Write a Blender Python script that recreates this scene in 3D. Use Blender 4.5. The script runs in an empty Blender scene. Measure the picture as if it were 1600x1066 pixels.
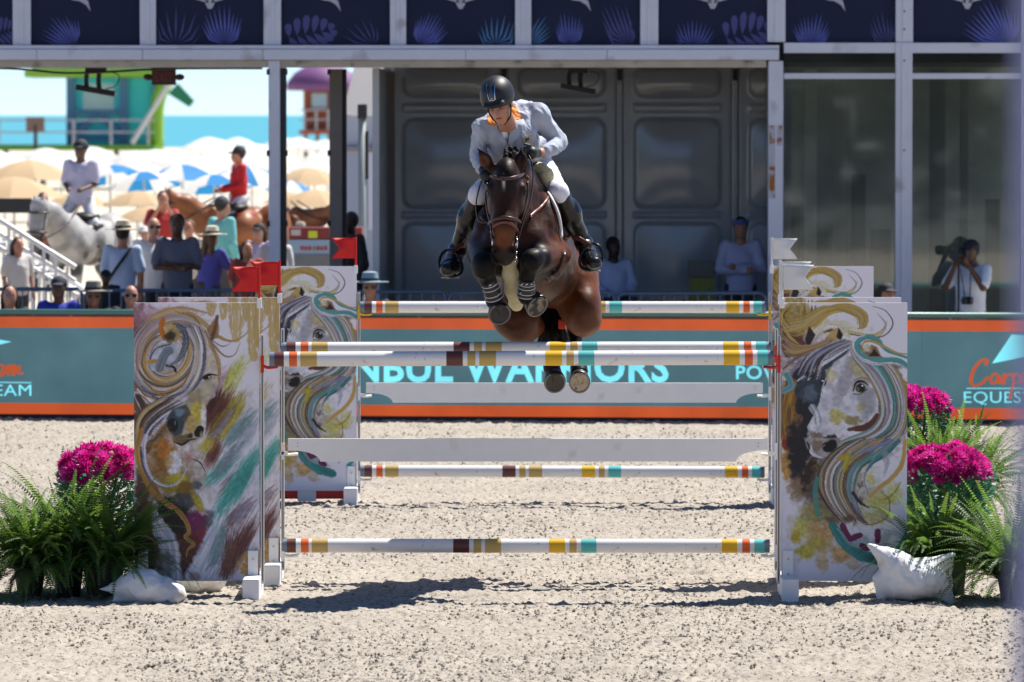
import bpy, bmesh, math, random
import numpy as np
from mathutils import Vector, Matrix, Euler

sc = bpy.context.scene
col = sc.collection
R = math.radians

# ------------------------------------------------------------------ camera
FPX = 9000.0                       # focal length in pixels of the 1600 px photograph
CAM_H = 3.335
PITCH = math.atan((533 - 180) / FPX)
cd = bpy.data.cameras.new('camera')
cd.sensor_width = 36.0
cd.lens = 36.0 * FPX / 1600.0
cd.clip_start = 0.5
cd.clip_end = 90000
cd.dof.use_dof = True
cd.dof.focus_distance = 40.3
cd.dof.aperture_fstop = 5.0
cam = bpy.data.objects.new('camera', cd)
col.objects.link(cam)
cam.location = (0, 0, CAM_H)
cam.rotation_euler = (R(90) - PITCH, 0, 0)
sc.camera = cam

# ------------------------------------------------------------------ sky, sun, exposure
SUN_DIR = Vector((0.45, 0.42, 1.0)).normalized()      # towards the sun
w = bpy.data.worlds.new('World'); sc.world = w; w.use_nodes = True
nt = w.node_tree; nt.nodes.clear()
sky = nt.nodes.new('ShaderNodeTexSky'); sky.sky_type = 'NISHITA'; sky.sun_disc = False
sky.sun_elevation = math.asin(SUN_DIR.z)
sky.sun_rotation = math.atan2(SUN_DIR.x, SUN_DIR.y)
sky.altitude = 0; sky.air_density = 0.45; sky.dust_density = 0.0; sky.ozone_density = 5.0
bgn = nt.nodes.new('ShaderNodeBackground'); bgn.inputs[1].default_value = 0.092
out = nt.nodes.new('ShaderNodeOutputWorld')
nt.links.new(sky.outputs[0], bgn.inputs[0]); nt.links.new(bgn.outputs[0], out.inputs[0])
sd = bpy.data.lights.new('sun', 'SUN'); sd.energy = 4.6; sd.angle = R(0.53); sd.color = (1.0, 0.955, 0.89)
sun = bpy.data.objects.new('sun', sd); col.objects.link(sun)
sun.rotation_euler = SUN_DIR.to_track_quat('Z', 'Y').to_euler()
sun.location = (20, 20, 40)
sc.view_settings.view_transform = 'Standard'; sc.view_settings.look = 'None'
sc.view_settings.gamma = 1; sc.view_settings.use_curve_mapping = False
sc.view_settings.exposure = 0.78
sc.render.engine = 'CYCLES'
sc.cycles.use_denoising = True
sc.cycles.max_bounces = 6; sc.cycles.transparent_max_bounces = 16
sc.cycles.caustics_reflective = False; sc.cycles.caustics_refractive = False
sc.cycles.sample_clamp_indirect = 6.0

# ------------------------------------------------------------------ helpers
rng = random.Random(7)
_cp, _sp = math.cos(PITCH), math.sin(PITCH)
def at(px, py, Y):
    """point of the place seen at photograph pixel (px, py) at depth Y metres"""
    u = (px - 800) / FPX; v = -(py - 533) / FPX
    dy = _cp + v * _sp; dz = -_sp + v * _cp
    t = Y / dy
    return Vector((u * t, Y, CAM_H + dz * t))
def atx(px, Y): return (px - 800) * Y / FPX * 1.0005
def atz(py, Y): return at(800, py, Y).z

def lin(c):
    c = np.asarray(c, float)
    return np.where(c <= 0.04045, c / 12.92, ((c + 0.055) / 1.055) ** 2.4)
def rgb(r, g, b): return tuple(float(x) for x in lin((r / 255., g / 255., b / 255.)))

_mats = {}
def M(name, color=(0.5, 0.5, 0.5), rough=0.6, metal=0.0, spec=0.5, noise=None, bump=None, emis=None, vcol=False,
      coat=0.0, trans=None, sheen=0.0, dirt=None):
    if name in _mats: return _mats[name]
    m = bpy.data.materials.new(name); m.use_nodes = True
    t = m.node_tree; n = t.nodes; l = t.links
    b = n['Principled BSDF']
    b.inputs['Base Color'].default_value = (*color, 1)
    b.inputs['Roughness'].default_value = rough
    b.inputs['Metallic'].default_value = metal
    b.inputs['Specular IOR Level'].default_value = spec
    b.inputs['Coat Weight'].default_value = coat
    b.inputs['Coat Roughness'].default_value = 0.15
    if sheen: b.inputs['Sheen Weight'].default_value = sheen
    tc = n.new('ShaderNodeTexCoord')
    src = None
    if vcol:
        a = n.new('ShaderNodeAttribute'); a.attribute_name = 'Col'; src = a.outputs['Color']
    if noise:
        sc_, amt = noise[:2]
        nz = n.new('ShaderNodeTexNoise'); nz.inputs['Scale'].default_value = sc_; nz.inputs['Detail'].default_value = 6
        nz.inputs['Roughness'].default_value = 0.62
        l.new(tc.outputs['Object'], nz.inputs['Vector'])
        mr = n.new('ShaderNodeMapRange'); mr.inputs[1].default_value = 0.25; mr.inputs[2].default_value = 0.75
        mr.inputs[3].default_value = 1 - amt; mr.inputs[4].default_value = 1 + amt
        l.new(nz.outputs['Fac'], mr.inputs[0])
        mx = n.new('ShaderNodeVectorMath'); mx.operation = 'SCALE'
        if src: l.new(src, mx.inputs[0])
        else: mx.inputs[0].default_value = color
        l.new(mr.outputs[0], mx.inputs['Scale']); src = mx.outputs[0]
    if dirt:
        dc, dscale, lo, hi = dirt
        nz = n.new('ShaderNodeTexNoise'); nz.inputs['Scale'].default_value = dscale; nz.inputs['Detail'].default_value = 8
        l.new(tc.outputs['Object'], nz.inputs['Vector'])
        mr = n.new('ShaderNodeMapRange'); mr.inputs[1].default_value = lo; mr.inputs[2].default_value = hi
        l.new(nz.outputs['Fac'], mr.inputs[0])
        mx = n.new('ShaderNodeMix'); mx.data_type = 'RGBA'
        l.new(mr.outputs[0], mx.inputs[0])
        if src: l.new(src, mx.inputs[6])
        else: mx.inputs[6].default_value = (*color, 1)
        mx.inputs[7].default_value = (*dc, 1); src = mx.outputs[2]
    if src: l.new(src, b.inputs['Base Color'])
    if bump:
        nz = n.new('ShaderNodeTexNoise'); nz.inputs['Scale'].default_value = bump[0]; nz.inputs['Detail'].default_value = 5
        l.new(tc.outputs['Object'], nz.inputs['Vector'])
        bp = n.new('ShaderNodeBump'); bp.inputs['Strength'].default_value = bump[1]; bp.inputs['Distance'].default_value = bump[2] if len(bump) > 2 else 0.01
        l.new(nz.outputs['Fac'], bp.inputs['Height']); l.new(bp.outputs[0], b.inputs['Normal'])
    if emis:
        b.inputs['Emission Color'].default_value = (*emis[0], 1); b.inputs['Emission Strength'].default_value = emis[1]
    if trans:
        tr = n.new('ShaderNodeBsdfTranslucent'); tr.inputs[0].default_value = (*trans[0], 1)
        ms = n.new('ShaderNodeMixShader'); ms.inputs[0].default_value = trans[1]
        l.new(b.outputs[0], ms.inputs[1]); l.new(tr.outputs[0], ms.inputs[2])
        l.new(ms.outputs[0], n['Material Output'].inputs[0])
    _mats[name] = m
    return m

def tag(o, label=None, cat=None, group=None, kind=None):
    if label: o['label'] = label
    if cat: o['category'] = cat
    if group: o['group'] = group
    if kind: o['kind'] = kind
    return o

def base_of(o):
    v = Vector((0, 0, 0))
    while o is not None:
        v += o.location; o = o.parent
    return v

def empty(name, loc, label=None, cat=None, group=None):
    o = bpy.data.objects.new(name, None); o.empty_display_size = 0.1
    o.location = loc; col.objects.link(o)
    return tag(o, label, cat, group)

def np_mesh(name, V, faces, colors=None, smooth=True):
    """faces: (m,k) int array"""
    V = np.asarray(V, np.float32); faces = np.asarray(faces, np.int32)
    me = bpy.data.meshes.new(name)
    nf, k = faces.shape
    me.vertices.add(len(V)); me.vertices.foreach_set('co', V.ravel())
    me.loops.add(nf * k); me.loops.foreach_set('vertex_index', faces.ravel())
    me.polygons.add(nf)
    me.polygons.foreach_set('loop_start', np.arange(0, nf * k, k, dtype=np.int32))
    me.polygons.foreach_set('loop_total', np.full(nf, k, np.int32))
    me.polygons.foreach_set('use_smooth', np.full(nf, smooth, bool))
    me.update(calc_edges=True)
    if colors is not None:
        a = me.color_attributes.new('Col', 'FLOAT_COLOR', 'POINT')
        c4 = np.ones((len(V), 4), np.float32); c4[:, :3] = colors
        a.data.foreach_set('color', c4.ravel())
    me.validate()
    return me

def link(name, me, mat, parent=None, loc=None):
    o = bpy.data.objects.new(name, me)
    if mat is not None and not me.materials: me.materials.append(mat)
    o.parent = parent
    if loc is not None: o.location = loc
    col.objects.link(o)
    return o

class MB:
    """collects faces in world coordinates; build() links one mesh object"""
    def __init__(s): s.v = []; s.f = []
    def add(s, vs, fs):
        n = len(s.v); s.v += [tuple(v) for v in vs]; s.f += [tuple(i + n for i in f) for f in fs]; return s
    def box(s, x0, x1, y0, y1, z0, z1):
        return s.add([(x0,y0,z0),(x1,y0,z0),(x1,y1,z0),(x0,y1,z0),(x0,y0,z1),(x1,y0,z1),(x1,y1,z1),(x0,y1,z1)],
                     [(0,3,2,1),(4,5,6,7),(0,1,5,4),(1,2,6,5),(2,3,7,6),(3,0,4,7)])
    def obox(s, c, ax, ay, az, hx, hy, hz):
        c = Vector(c); ax = Vector(ax).normalized(); ay = Vector(ay).normalized(); az = Vector(az).normalized()
        P = [c + ax*hx*i + ay*hy*j + az*hz*k for k in (-1,1) for j in (-1,1) for i in (-1,1)]
        return s.add(P, [(0,2,3,1),(4,5,7,6),(0,1,5,4),(1,3,7,5),(3,2,6,7),(2,0,4,6)])
    def tube(s, pts, r, n=8, caps=True, flat=None):
        """tube along points; r number or list; flat=(axis, factor) squashes the section along axis"""
        pts = [Vector(p) for p in pts]; m = len(pts)
        rs = r if isinstance(r, (list, tuple)) else [r] * m
        prev = None; base = len(s.v)
        for i, p in enumerate(pts):
            d = (pts[min(i+1, m-1)] - pts[max(i-1, 0)]).normalized()
            if prev is None:
                u = d.orthogonal().normalized()
                if flat is not None:
                    q = Vector(flat[0]); q = q - d * q.dot(d)
                    if q.length > 1e-6: u = q.normalized()
            else:
                u = prev - d * prev.dot(d)
                if flat is not None:
                    q = Vector(flat[0]); q = q - d * q.dot(d)
                    if q.length > 1e-3: u = q
                u.normalize()
            prev = u; v = d.cross(u)
            fx = flat[1] if flat is not None else 1.0
            for k in range(n):
                a = 2*math.pi*k/n
                s.v.append(tuple(p + u*(math.cos(a)*rs[i]*fx) + v*(math.sin(a)*rs[i])))
        for i in range(m-1):
            for k in range(n):
                a = base+i*n+k; b = base+i*n+(k+1) % n
                s.f.append((a, b, b+n, a+n))
        if caps:
            s.f.append(tuple(base+k for k in range(n))[::-1]); s.f.append(tuple(base+(m-1)*n+k for k in range(n)))
        return s
    def prism(s, poly, y0, y1, f=lambda a, y, b: (a, y, b)):
        """extrude polygon (a,b) list between y0 and y1; f maps (a,y,b)->xyz"""
        n = len(poly)
        vs = [f(a, y0, b) for a, b in poly] + [f(a, y1, b) for a, b in poly]
        fs = [tuple(range(n)), tuple(range(2*n-1, n-1, -1))]
        fs += [(i, i+n, (i+1) % n + n, (i+1) % n) for i in range(n)]
        return s.add(vs, fs)
    def lathe(s, prof, c, n=24):
        base = len(s.v); m = len(prof)
        for r, z in prof:
            for k in range(n):
                a = 2*math.pi*k/n
                s.v.append((c[0]+r*math.cos(a), c[1]+r*math.sin(a), c[2]+z))
        for i in range(m-1):
            for k in range(n):
                a = base+i*n+k; b = base+i*n+(k+1) % n
                s.f.append((a, b, b+n, a+n))
        return s
    def sphere(s, c, r, n=12, sq=(1,1,1)):
        base = len(s.v); rings = max(4, n//2)
        for i in range(1, rings):
            th = math.pi*i/rings
            for k in range(n):
                a = 2*math.pi*k/n
                s.v.append((c[0]+r*sq[0]*math.sin(th)*math.cos(a), c[1]+r*sq[1]*math.sin(th)*math.sin(a), c[2]+r*sq[2]*math.cos(th)))
        t = len(s.v); s.v.append((c[0],c[1],c[2]+r*sq[2])); s.v.append((c[0],c[1],c[2]-r*sq[2]))
        for i in range(rings-2):
            for k in range(n):
                a = base+i*n+k; b = base+i*n+(k+1) % n
                s.f.append((a, a+n, b+n, b))
        for k in range(n):
            s.f.append((t, base+k, base+(k+1) % n))
            q = base+(rings-2)*n; s.f.append((t+1, q+(k+1) % n, q+k))
        return s
    def build(s, name, mat, parent=None, smooth=False, bevel=0.0, fix=True, local=False, base=None):
        me = bpy.data.meshes.new(name)
        b = Vector((0,0,0))
        loc = None
        if not local:
            if parent is not None: b = base_of(parent)
            elif base is not None: b = Vector(base); loc = b
        me.from_pydata([(v[0]-b.x, v[1]-b.y, v[2]-b.z) for v in s.v], [], s.f)
        if fix or bevel:
            bm = bmesh.new(); bm.from_mesh(me)
            if fix: bmesh.ops.recalc_face_normals(bm, faces=bm.faces)
            if bevel:
                es = [e for e in bm.edges if len(e.link_faces) == 2 and e.calc_face_angle(0) > 0.5]
                bmesh.ops.bevel(bm, geom=es, offset=bevel, segments=2, affect='EDGES', profile=0.6, clamp_overlap=True)
            bm.to_mesh(me); bm.free()
        if smooth:
            me.polygons.foreach_set('use_smooth', [True]*len(me.polygons))
            if smooth == 'auto': me.set_sharp_from_angle(angle=R(40))
        o = link(name, me, mat, parent)
        if loc is not None: o.location = loc
        return o

def copy_tree(o, parent=None, loc=None):
    c = o.copy(); col.objects.link(c); c.parent = parent
    if loc is not None: c.location = loc
    for ch in list(o.children): copy_tree(ch, c)
    return c

def spline(pts, n=8, closed=False):
    """Catmull-Rom through points -> denser list of tuples"""
    P = [np.array(p, float) for p in pts]; m = len(P); outp = []
    rngm = m if closed else m-1
    for i in range(rngm):
        p0 = P[(i-1) % m] if (closed or i > 0) else 2*P[0]-P[1]
        p1 = P[i]; p2 = P[(i+1) % m]
        p3 = P[(i+2) % m] if (closed or i+2 < m) else 2*P[-1]-P[-2]
        for k in range(n):
            t = k/n
            outp.append(0.5*((2*p1)+(-p0+p2)*t+(2*p0-5*p1+4*p2-p3)*t*t+(-p0+3*p1-3*p2+p3)*t**3))
    if not closed: outp.append(P[-1])
    return [tuple(q) for q in outp]

# ------------------------------------------------------------------ numpy noise
def _hash(ix, iy, seed):
    h = (ix.astype(np.int64)*374761393 + iy.astype(np.int64)*668265263 + seed*1442695041) & 0xffffffff
    h = ((h ^ (h >> 13)) * 1274126177) & 0xffffffff
    return ((h ^ (h >> 16)) & 0xffff) / 65535.0
def vnoise(x, y, seed=0):
    ix = np.floor(x); iy = np.floor(y); fx = x-ix; fy = y-iy
    fx = fx*fx*(3-2*fx); fy = fy*fy*(3-2*fy)
    ix = ix.astype(np.int64); iy = iy.astype(np.int64)
    a = _hash(ix, iy, seed); b = _hash(ix+1, iy, seed); c = _hash(ix, iy+1, seed); d = _hash(ix+1, iy+1, seed)
    return a+(b-a)*fx+(c-a)*fy+(a-b-c+d)*fx*fy
def fbm(x, y, seed=0, o=4):
    s = 0; a = 0.5
    for i in range(o):
        s = s+a*vnoise(x*2**i, y*2**i, seed+i*17); a *= 0.5
    return s

# ------------------------------------------------------------------ smooth bodies: distance field + surface nets
def cap(a, b, ra, rb, k=0.03, flat=None, op='u', tag=0):
    return dict(t='c', a=np.array(a, float), b=np.array(b, float), ra=ra, rb=rb, k=k, flat=flat, op=op, tag=tag)
def ell(c, r, k=0.03, rot=None, op='u', tag=0):
    Rm = np.eye(3) if rot is None else np.array(Euler(rot).to_matrix())
    return dict(t='e', c=np.array(c, float), r=np.array(r, float), k=k, R=Rm, op=op, tag=tag)
def sdf_mesh(prims, vox, inflate=0.0):
    lo = np.full(3, 1e9); hi = np.full(3, -1e9); bb = []
    for p in prims:
        if p['t'] == 'c':
            r = max(p['ra'], p['rb'])
            if p['flat'] is not None: r *= max(1.0, p['flat'][1])
            a = np.minimum(p['a'], p['b'])-r; b = np.maximum(p['a'], p['b'])+r
        else:
            ext = np.sqrt(((p['R']*p['r'])**2).sum(1)); a = p['c']-ext; b = p['c']+ext
        m = abs(inflate)+p['k']+2.5*vox
        bb.append((a-m, b+m))
        if p['op'] == 'u': lo = np.minimum(lo, a-m); hi = np.maximum(hi, b+m)
    n = np.ceil((hi-lo)/vox).astype(int)+1
    F = np.full(n, 0.5, np.float32)
    ax = [lo[i]+vox*np.arange(n[i]) for i in range(3)]
    for p, (a, b) in zip(prims, bb):
        i0 = np.clip(np.floor((a-lo)/vox).astype(int), 0, n-1); i1 = np.clip(np.ceil((b-lo)/vox).astype(int)+1, 1, n)
        if (i1 <= i0).any(): continue
        X = ax[0][i0[0]:i1[0], None, None]; Y = ax[1][None, i0[1]:i1[1], None]; Z = ax[2][None, None, i0[2]:i1[2]]
        if p['t'] == 'c':
            ab = p['b']-p['a']; L2 = max(ab@ab, 1e-9)
            px, py, pz = X-p['a'][0], Y-p['a'][1], Z-p['a'][2]
            t = np.clip((px*ab[0]+py*ab[1]+pz*ab[2])/L2, 0, 1)
            qx, qy, qz = px-t*ab[0], py-t*ab[1], pz-t*ab[2]
            d2 = qx*qx+qy*qy+qz*qz
            if p['flat'] is not None:
                nx = np.array(p['flat'][0], float); nx /= np.linalg.norm(nx); f = p['flat'][1]
                q = qx*nx[0]+qy*nx[1]+qz*nx[2]
                d2 = d2-q*q+(q/f)**2
                D = (np.sqrt(d2)-(p['ra']+(p['rb']-p['ra'])*t))*min(1.0, f)
            else:
                D = np.sqrt(d2)-(p['ra']+(p['rb']-p['ra'])*t)
        else:
            px, py, pz = X-p['c'][0], Y-p['c'][1], Z-p['c'][2]; Rm = p['R']; r = p['r']
            u = (px*Rm[0, 0]+py*Rm[1, 0]+pz*Rm[2, 0]); v = (px*Rm[0, 1]+py*Rm[1, 1]+pz*Rm[2, 1]); w_ = (px*Rm[0, 2]+py*Rm[1, 2]+pz*Rm[2, 2])
            k0 = np.sqrt((u/r[0])**2+(v/r[1])**2+(w_/r[2])**2); k1 = np.sqrt((u/r[0]**2)**2+(v/r[1]**2)**2+(w_/r[2]**2)**2)+1e-9
            D = k0*(k0-1)/k1
        D = D.astype(np.float32)
        S = F[i0[0]:i1[0], i0[1]:i1[1], i0[2]:i1[2]]
        k = max(p['k'], 1e-5)
        if p['op'] == 'u':
            D = D-inflate
            h = np.clip(0.5+0.5*(D-S)/k, 0, 1)
            S[...] = D*(1-h)+S*h-k*h*(1-h)
        else:
            D = -D
            h = np.clip(0.5-0.5*(D-S)/k, 0, 1)
            S[...] = D*(1-h)+S*h+k*h*(1-h)
    # surface nets
    c = [F[i:n[0]-1+i, j:n[1]-1+j, k:n[2]-1+k] for i in (0, 1) for j in (0, 1) for k in (0, 1)]
    neg = sum((q < 0).astype(np.int8) for q in c)
    act = (neg > 0) & (neg < 8)
    idx = np.full(act.shape, -1, np.int64); ids = np.argwhere(act); idx[act] = np.arange(len(ids))
    acc = np.zeros((len(ids), 3)); cnt = np.zeros(len(ids))
    cv = [q[act] for q in c]
    off = [(i, j, k) for i in (0, 1) for j in (0, 1) for k in (0, 1)]
    for a in range(8):
        for b in range(a+1, 8):
            if sum(abs(off[a][q]-off[b][q]) for q in range(3)) != 1: continue
            va, vb = cv[a], cv[b]; m = (va < 0) != (vb < 0)
            t = np.where(m, va/np.where(m, va-vb, 1), 0)
            for q in range(3):
                acc[:, q] += np.where(m, off[a][q]+(off[b][q]-off[a][q])*t, 0)
            cnt += m
    V = lo+(ids+acc/cnt[:, None])*vox
    faces = []
    for d in range(3):
        e1, e2 = (d+1) % 3, (d+2) % 3
        A = F.take(range(0, n[d]-1), d); B = F.take(range(1, n[d]), d)
        m = (A < 0) != (B < 0)
        g = np.argwhere(m)
        ok = (g[:, e1] > 0) & (g[:, e2] > 0) & (g[:, e1] < n[e1]-1) & (g[:, e2] < n[e2]-1)
        g = g[ok]; flip = A[m][ok] < 0
        def I(o1, o2):
            q = g.copy(); q[:, e1] += o1; q[:, e2] += o2
            return idx[q[:, 0], q[:, 1], q[:, 2]]
        qd = np.stack([I(-1, -1), I(0, -1), I(0, 0), I(-1, 0)], 1)
        qd[~flip] = qd[~flip][:, ::-1]
        faces.append(qd)
    return V, np.concatenate(faces)

def body(name, prims, vox, mat, parent=None, colfn=None, inflate=0.0, post=None):
    V, Fq = sdf_mesh(prims, vox, inflate)
    C = colfn(V) if colfn else None
    if post is not None: V = post(V)
    b = np.array(base_of(parent)) if parent is not None else np.zeros(3)
    me = np_mesh(name, V-b, Fq, C, True)
    return link(name, me, mat, parent)
# ================================================================== ground, arena sand, sea
def sand_material(name, base, dark, speck, spec_amt):
    m = bpy.data.materials.new(name); m.use_nodes = True
    t = m.node_tree; n = t.nodes; l = t.links; b = n['Principled BSDF']
    b.inputs['Roughness'].default_value = 0.95; b.inputs['Specular IOR Level'].default_value = 0.15
    tc = n.new('ShaderNodeTexCoord')
    def nz(scale, detail=4):
        q = n.new('ShaderNodeTexNoise'); q.inputs['Scale'].default_value = scale; q.inputs['Detail'].default_value = detail
        l.new(tc.outputs['Object'], q.inputs['Vector']); return q
    a = nz(1.3); f = nz(26, 3); g = nz(60, 3)
    r1 = n.new('ShaderNodeMapRange'); r1.inputs[1].default_value = 0.3; r1.inputs[2].default_value = 0.7
    l.new(a.outputs['Fac'], r1.inputs[0])
    mx = n.new('ShaderNodeMix'); mx.data_type = 'RGBA'; mx.inputs[6].default_value = (*base, 1); mx.inputs[7].default_value = (*dark, 1)
    l.new(r1.outputs[0], mx.inputs[0])
    r2 = n.new('ShaderNodeMapRange'); r2.inputs[1].default_value = 0.52; r2.inputs[2].default_value = 0.64; r2.inputs[4].default_value = spec_amt
    l.new(f.outputs['Fac'], r2.inputs[0])
    m2 = n.new('ShaderNodeMix'); m2.data_type = 'RGBA'; m2.inputs[7].default_value = (*speck, 1)  # specks: damp grains, with the shade of small clods put into the colour
    l.new(r2.outputs[0], m2.inputs[0]); l.new(mx.outputs[2], m2.inputs[6])
    l.new(m2.outputs[2], b.inputs['Base Color'])
    bp = n.new('ShaderNodeBump'); bp.inputs['Strength'].default_value = 0.7; bp.inputs['Distance'].default_value = 0.01
    l.new(g.outputs['Fac'], bp.inputs['Height']); l.new(bp.outputs[0], b.inputs['Normal'])
    return m
SAND = sand_material('arena_sand', (0.425, 0.38, 0.32), (0.35, 0.31, 0.26), (0.17, 0.15, 0.13), 0.8)
BEACH = sand_material('beach_sand', (0.62, 0.56, 0.46), (0.55, 0.49, 0.40), (0.4, 0.35, 0.28), 0.5)

g = MB(); g.add([(-20000,-20000,-0.12),(20000,-20000,-0.12),(20000,620,-0.12),(-20000,620,-0.12)], [(0,1,2,3)])
tag(g.build('ground', BEACH, fix=False), 'pale sandy ground running out to the sea', 'ground', kind='structure')
msea = bpy.data.materials.new('sea_water'); msea.use_nodes = True
_t = msea.node_tree; _b = _t.nodes['Principled BSDF']
_b.inputs['Base Color'].default_value = (0.06, 0.36, 0.42, 1); _b.inputs['Roughness'].default_value = 0.35
_tc = _t.nodes.new('ShaderNodeTexCoord'); _nz = _t.nodes.new('ShaderNodeTexNoise'); _nz.inputs['Scale'].default_value = 0.15; _nz.inputs['Detail'].default_value = 6
_t.links.new(_tc.outputs['Object'], _nz.inputs['Vector'])
_bp = _t.nodes.new('ShaderNodeBump'); _bp.inputs['Strength'].default_value = 0.6; _bp.inputs['Distance'].default_value = 1.0
_t.links.new(_nz.outputs['Fac'], _bp.inputs['Height']); _t.links.new(_bp.outputs[0], _b.inputs['Normal'])
g = MB(); g.add([(-25000,560,-0.4),(25000,560,-0.4),(60000,60000,-0.4),(-60000,60000,-0.4)], [(0,1,2,3)])
tag(g.build('sea', msea, fix=False), 'turquoise sea beyond the beach', 'sea', kind='structure')

def sand_height(x, y):
    big = fbm(x*0.5, y*0.35, 3, 3)-0.45
    mid = fbm(x*4, y*3, 11, 3)
    cl = vnoise(x*17, y*13, 21)
    cl2 = vnoise(x*34, y*24, 25)
    lump = np.clip(cl-0.55, 0, 1)**1.2*0.060*(0.4+mid)
    cl3 = vnoise(x*55, y*30, 29)
    hoofp = -np.clip(vnoise(x*2.3, y*2.0, 51)-.80, 0, 1)*.20
    return big*0.022+(mid-0.45)*0.018+hoofp+lump+np.clip(cl2-0.5, 0, 1)*0.030+np.clip(cl3-.5, 0, 1)*.020
def make_arena():
    ny, nx = 740, 640
    y = 30*(63.9/30)**np.linspace(0, 1, ny)
    u = np.linspace(-1, 1, nx)
    Yg = np.repeat(y[:, None], nx, 1); Xg = u[None, :]*(0.098*y[:, None]+1.4)
    h = sand_height(Xg, Yg)
    # raked flatter and a little trodden round the jump feet
    Z = -0.012+h
    V = np.stack([Xg, Yg, Z], -1).reshape(-1, 3)
    i = np.arange(ny-1)[:, None]*nx+np.arange(nx-1)[None, :]
    Fq = np.stack([i, i+1, i+nx+1, i+nx], -1).reshape(-1, 4)
    o = link('arena_sand', np_mesh('arena_sand', V, Fq, None, True), SAND)
    tag(o, 'trodden pale sand of the riding arena', 'sand', kind='structure')
    # wider flat apron
    m = MB(); m.add([(-60,-6,-0.06),(60,-6,-0.06),(60,64,-0.06),(-60,64,-0.06)], [(0,1,2,3)])
    tag(m.build('arena_apron', SAND, fix=False), 'flat sand around the arena', 'sand', kind='structure')
make_arena()
def ground_z(x, y): return float(-0.012+sand_height(np.array([x]), np.array([y]))[0])

def make_clods():
    r = np.random.RandomState(5); N = 90000
    y = 32*(62.0/32)**r.rand(N); x = (r.rand(N)*2-1)*(0.093*y+0.6)
    keep = r.rand(N) < np.clip((fbm(x*1.1, y*.8, 41, 4)-.25)*2.6, .12, 1); x, y = x[keep], y[keep]; N = len(x)
    h = sand_height(x, y)-0.012
    s = 0.004+0.0125*r.rand(N)**3.2
    # squashed octahedra, uneven
    base = np.array([(1,0,0),(0,1,0),(-1,0,0),(0,-1,0),(0,0,0.8),(0,0,-0.6)], float)
    V = (base[None]*(0.7+0.6*r.rand(N, 6, 1)))*s[:, None, None]
    a = r.rand(N)*6.28; ca, sa = np.cos(a)[:, None], np.sin(a)[:, None]
    Xr = V[..., 0]*ca-V[..., 1]*sa; Yr = V[..., 0]*sa+V[..., 1]*ca
    V[..., 0] = Xr+x[:, None]; V[..., 1] = Yr+y[:, None]; V[..., 2] += (h+s*0.25)[:, None]
    f = np.array([(0,1,4),(1,2,4),(2,3,4),(3,0,4),(1,0,5),(2,1,5),(3,2,5),(0,3,5)])
    Fq = (f[None]+6*np.arange(N)[:, None, None]).reshape(-1, 3)
    t = r.rand(N, 1); C = np.array([0.40, 0.355, 0.295])*(0.42+0.58*t**0.7)
    C = np.repeat(C, 6, 0)
    o = link('sand_clod', np_mesh('sand_clod', V.reshape(-1, 3), Fq, C, False), M('clod', rough=0.95, vcol=True, spec=0.1))
    tag(o, 'loose clods and grit lying on the arena sand', 'clods', kind='stuff')
make_clods()

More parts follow.
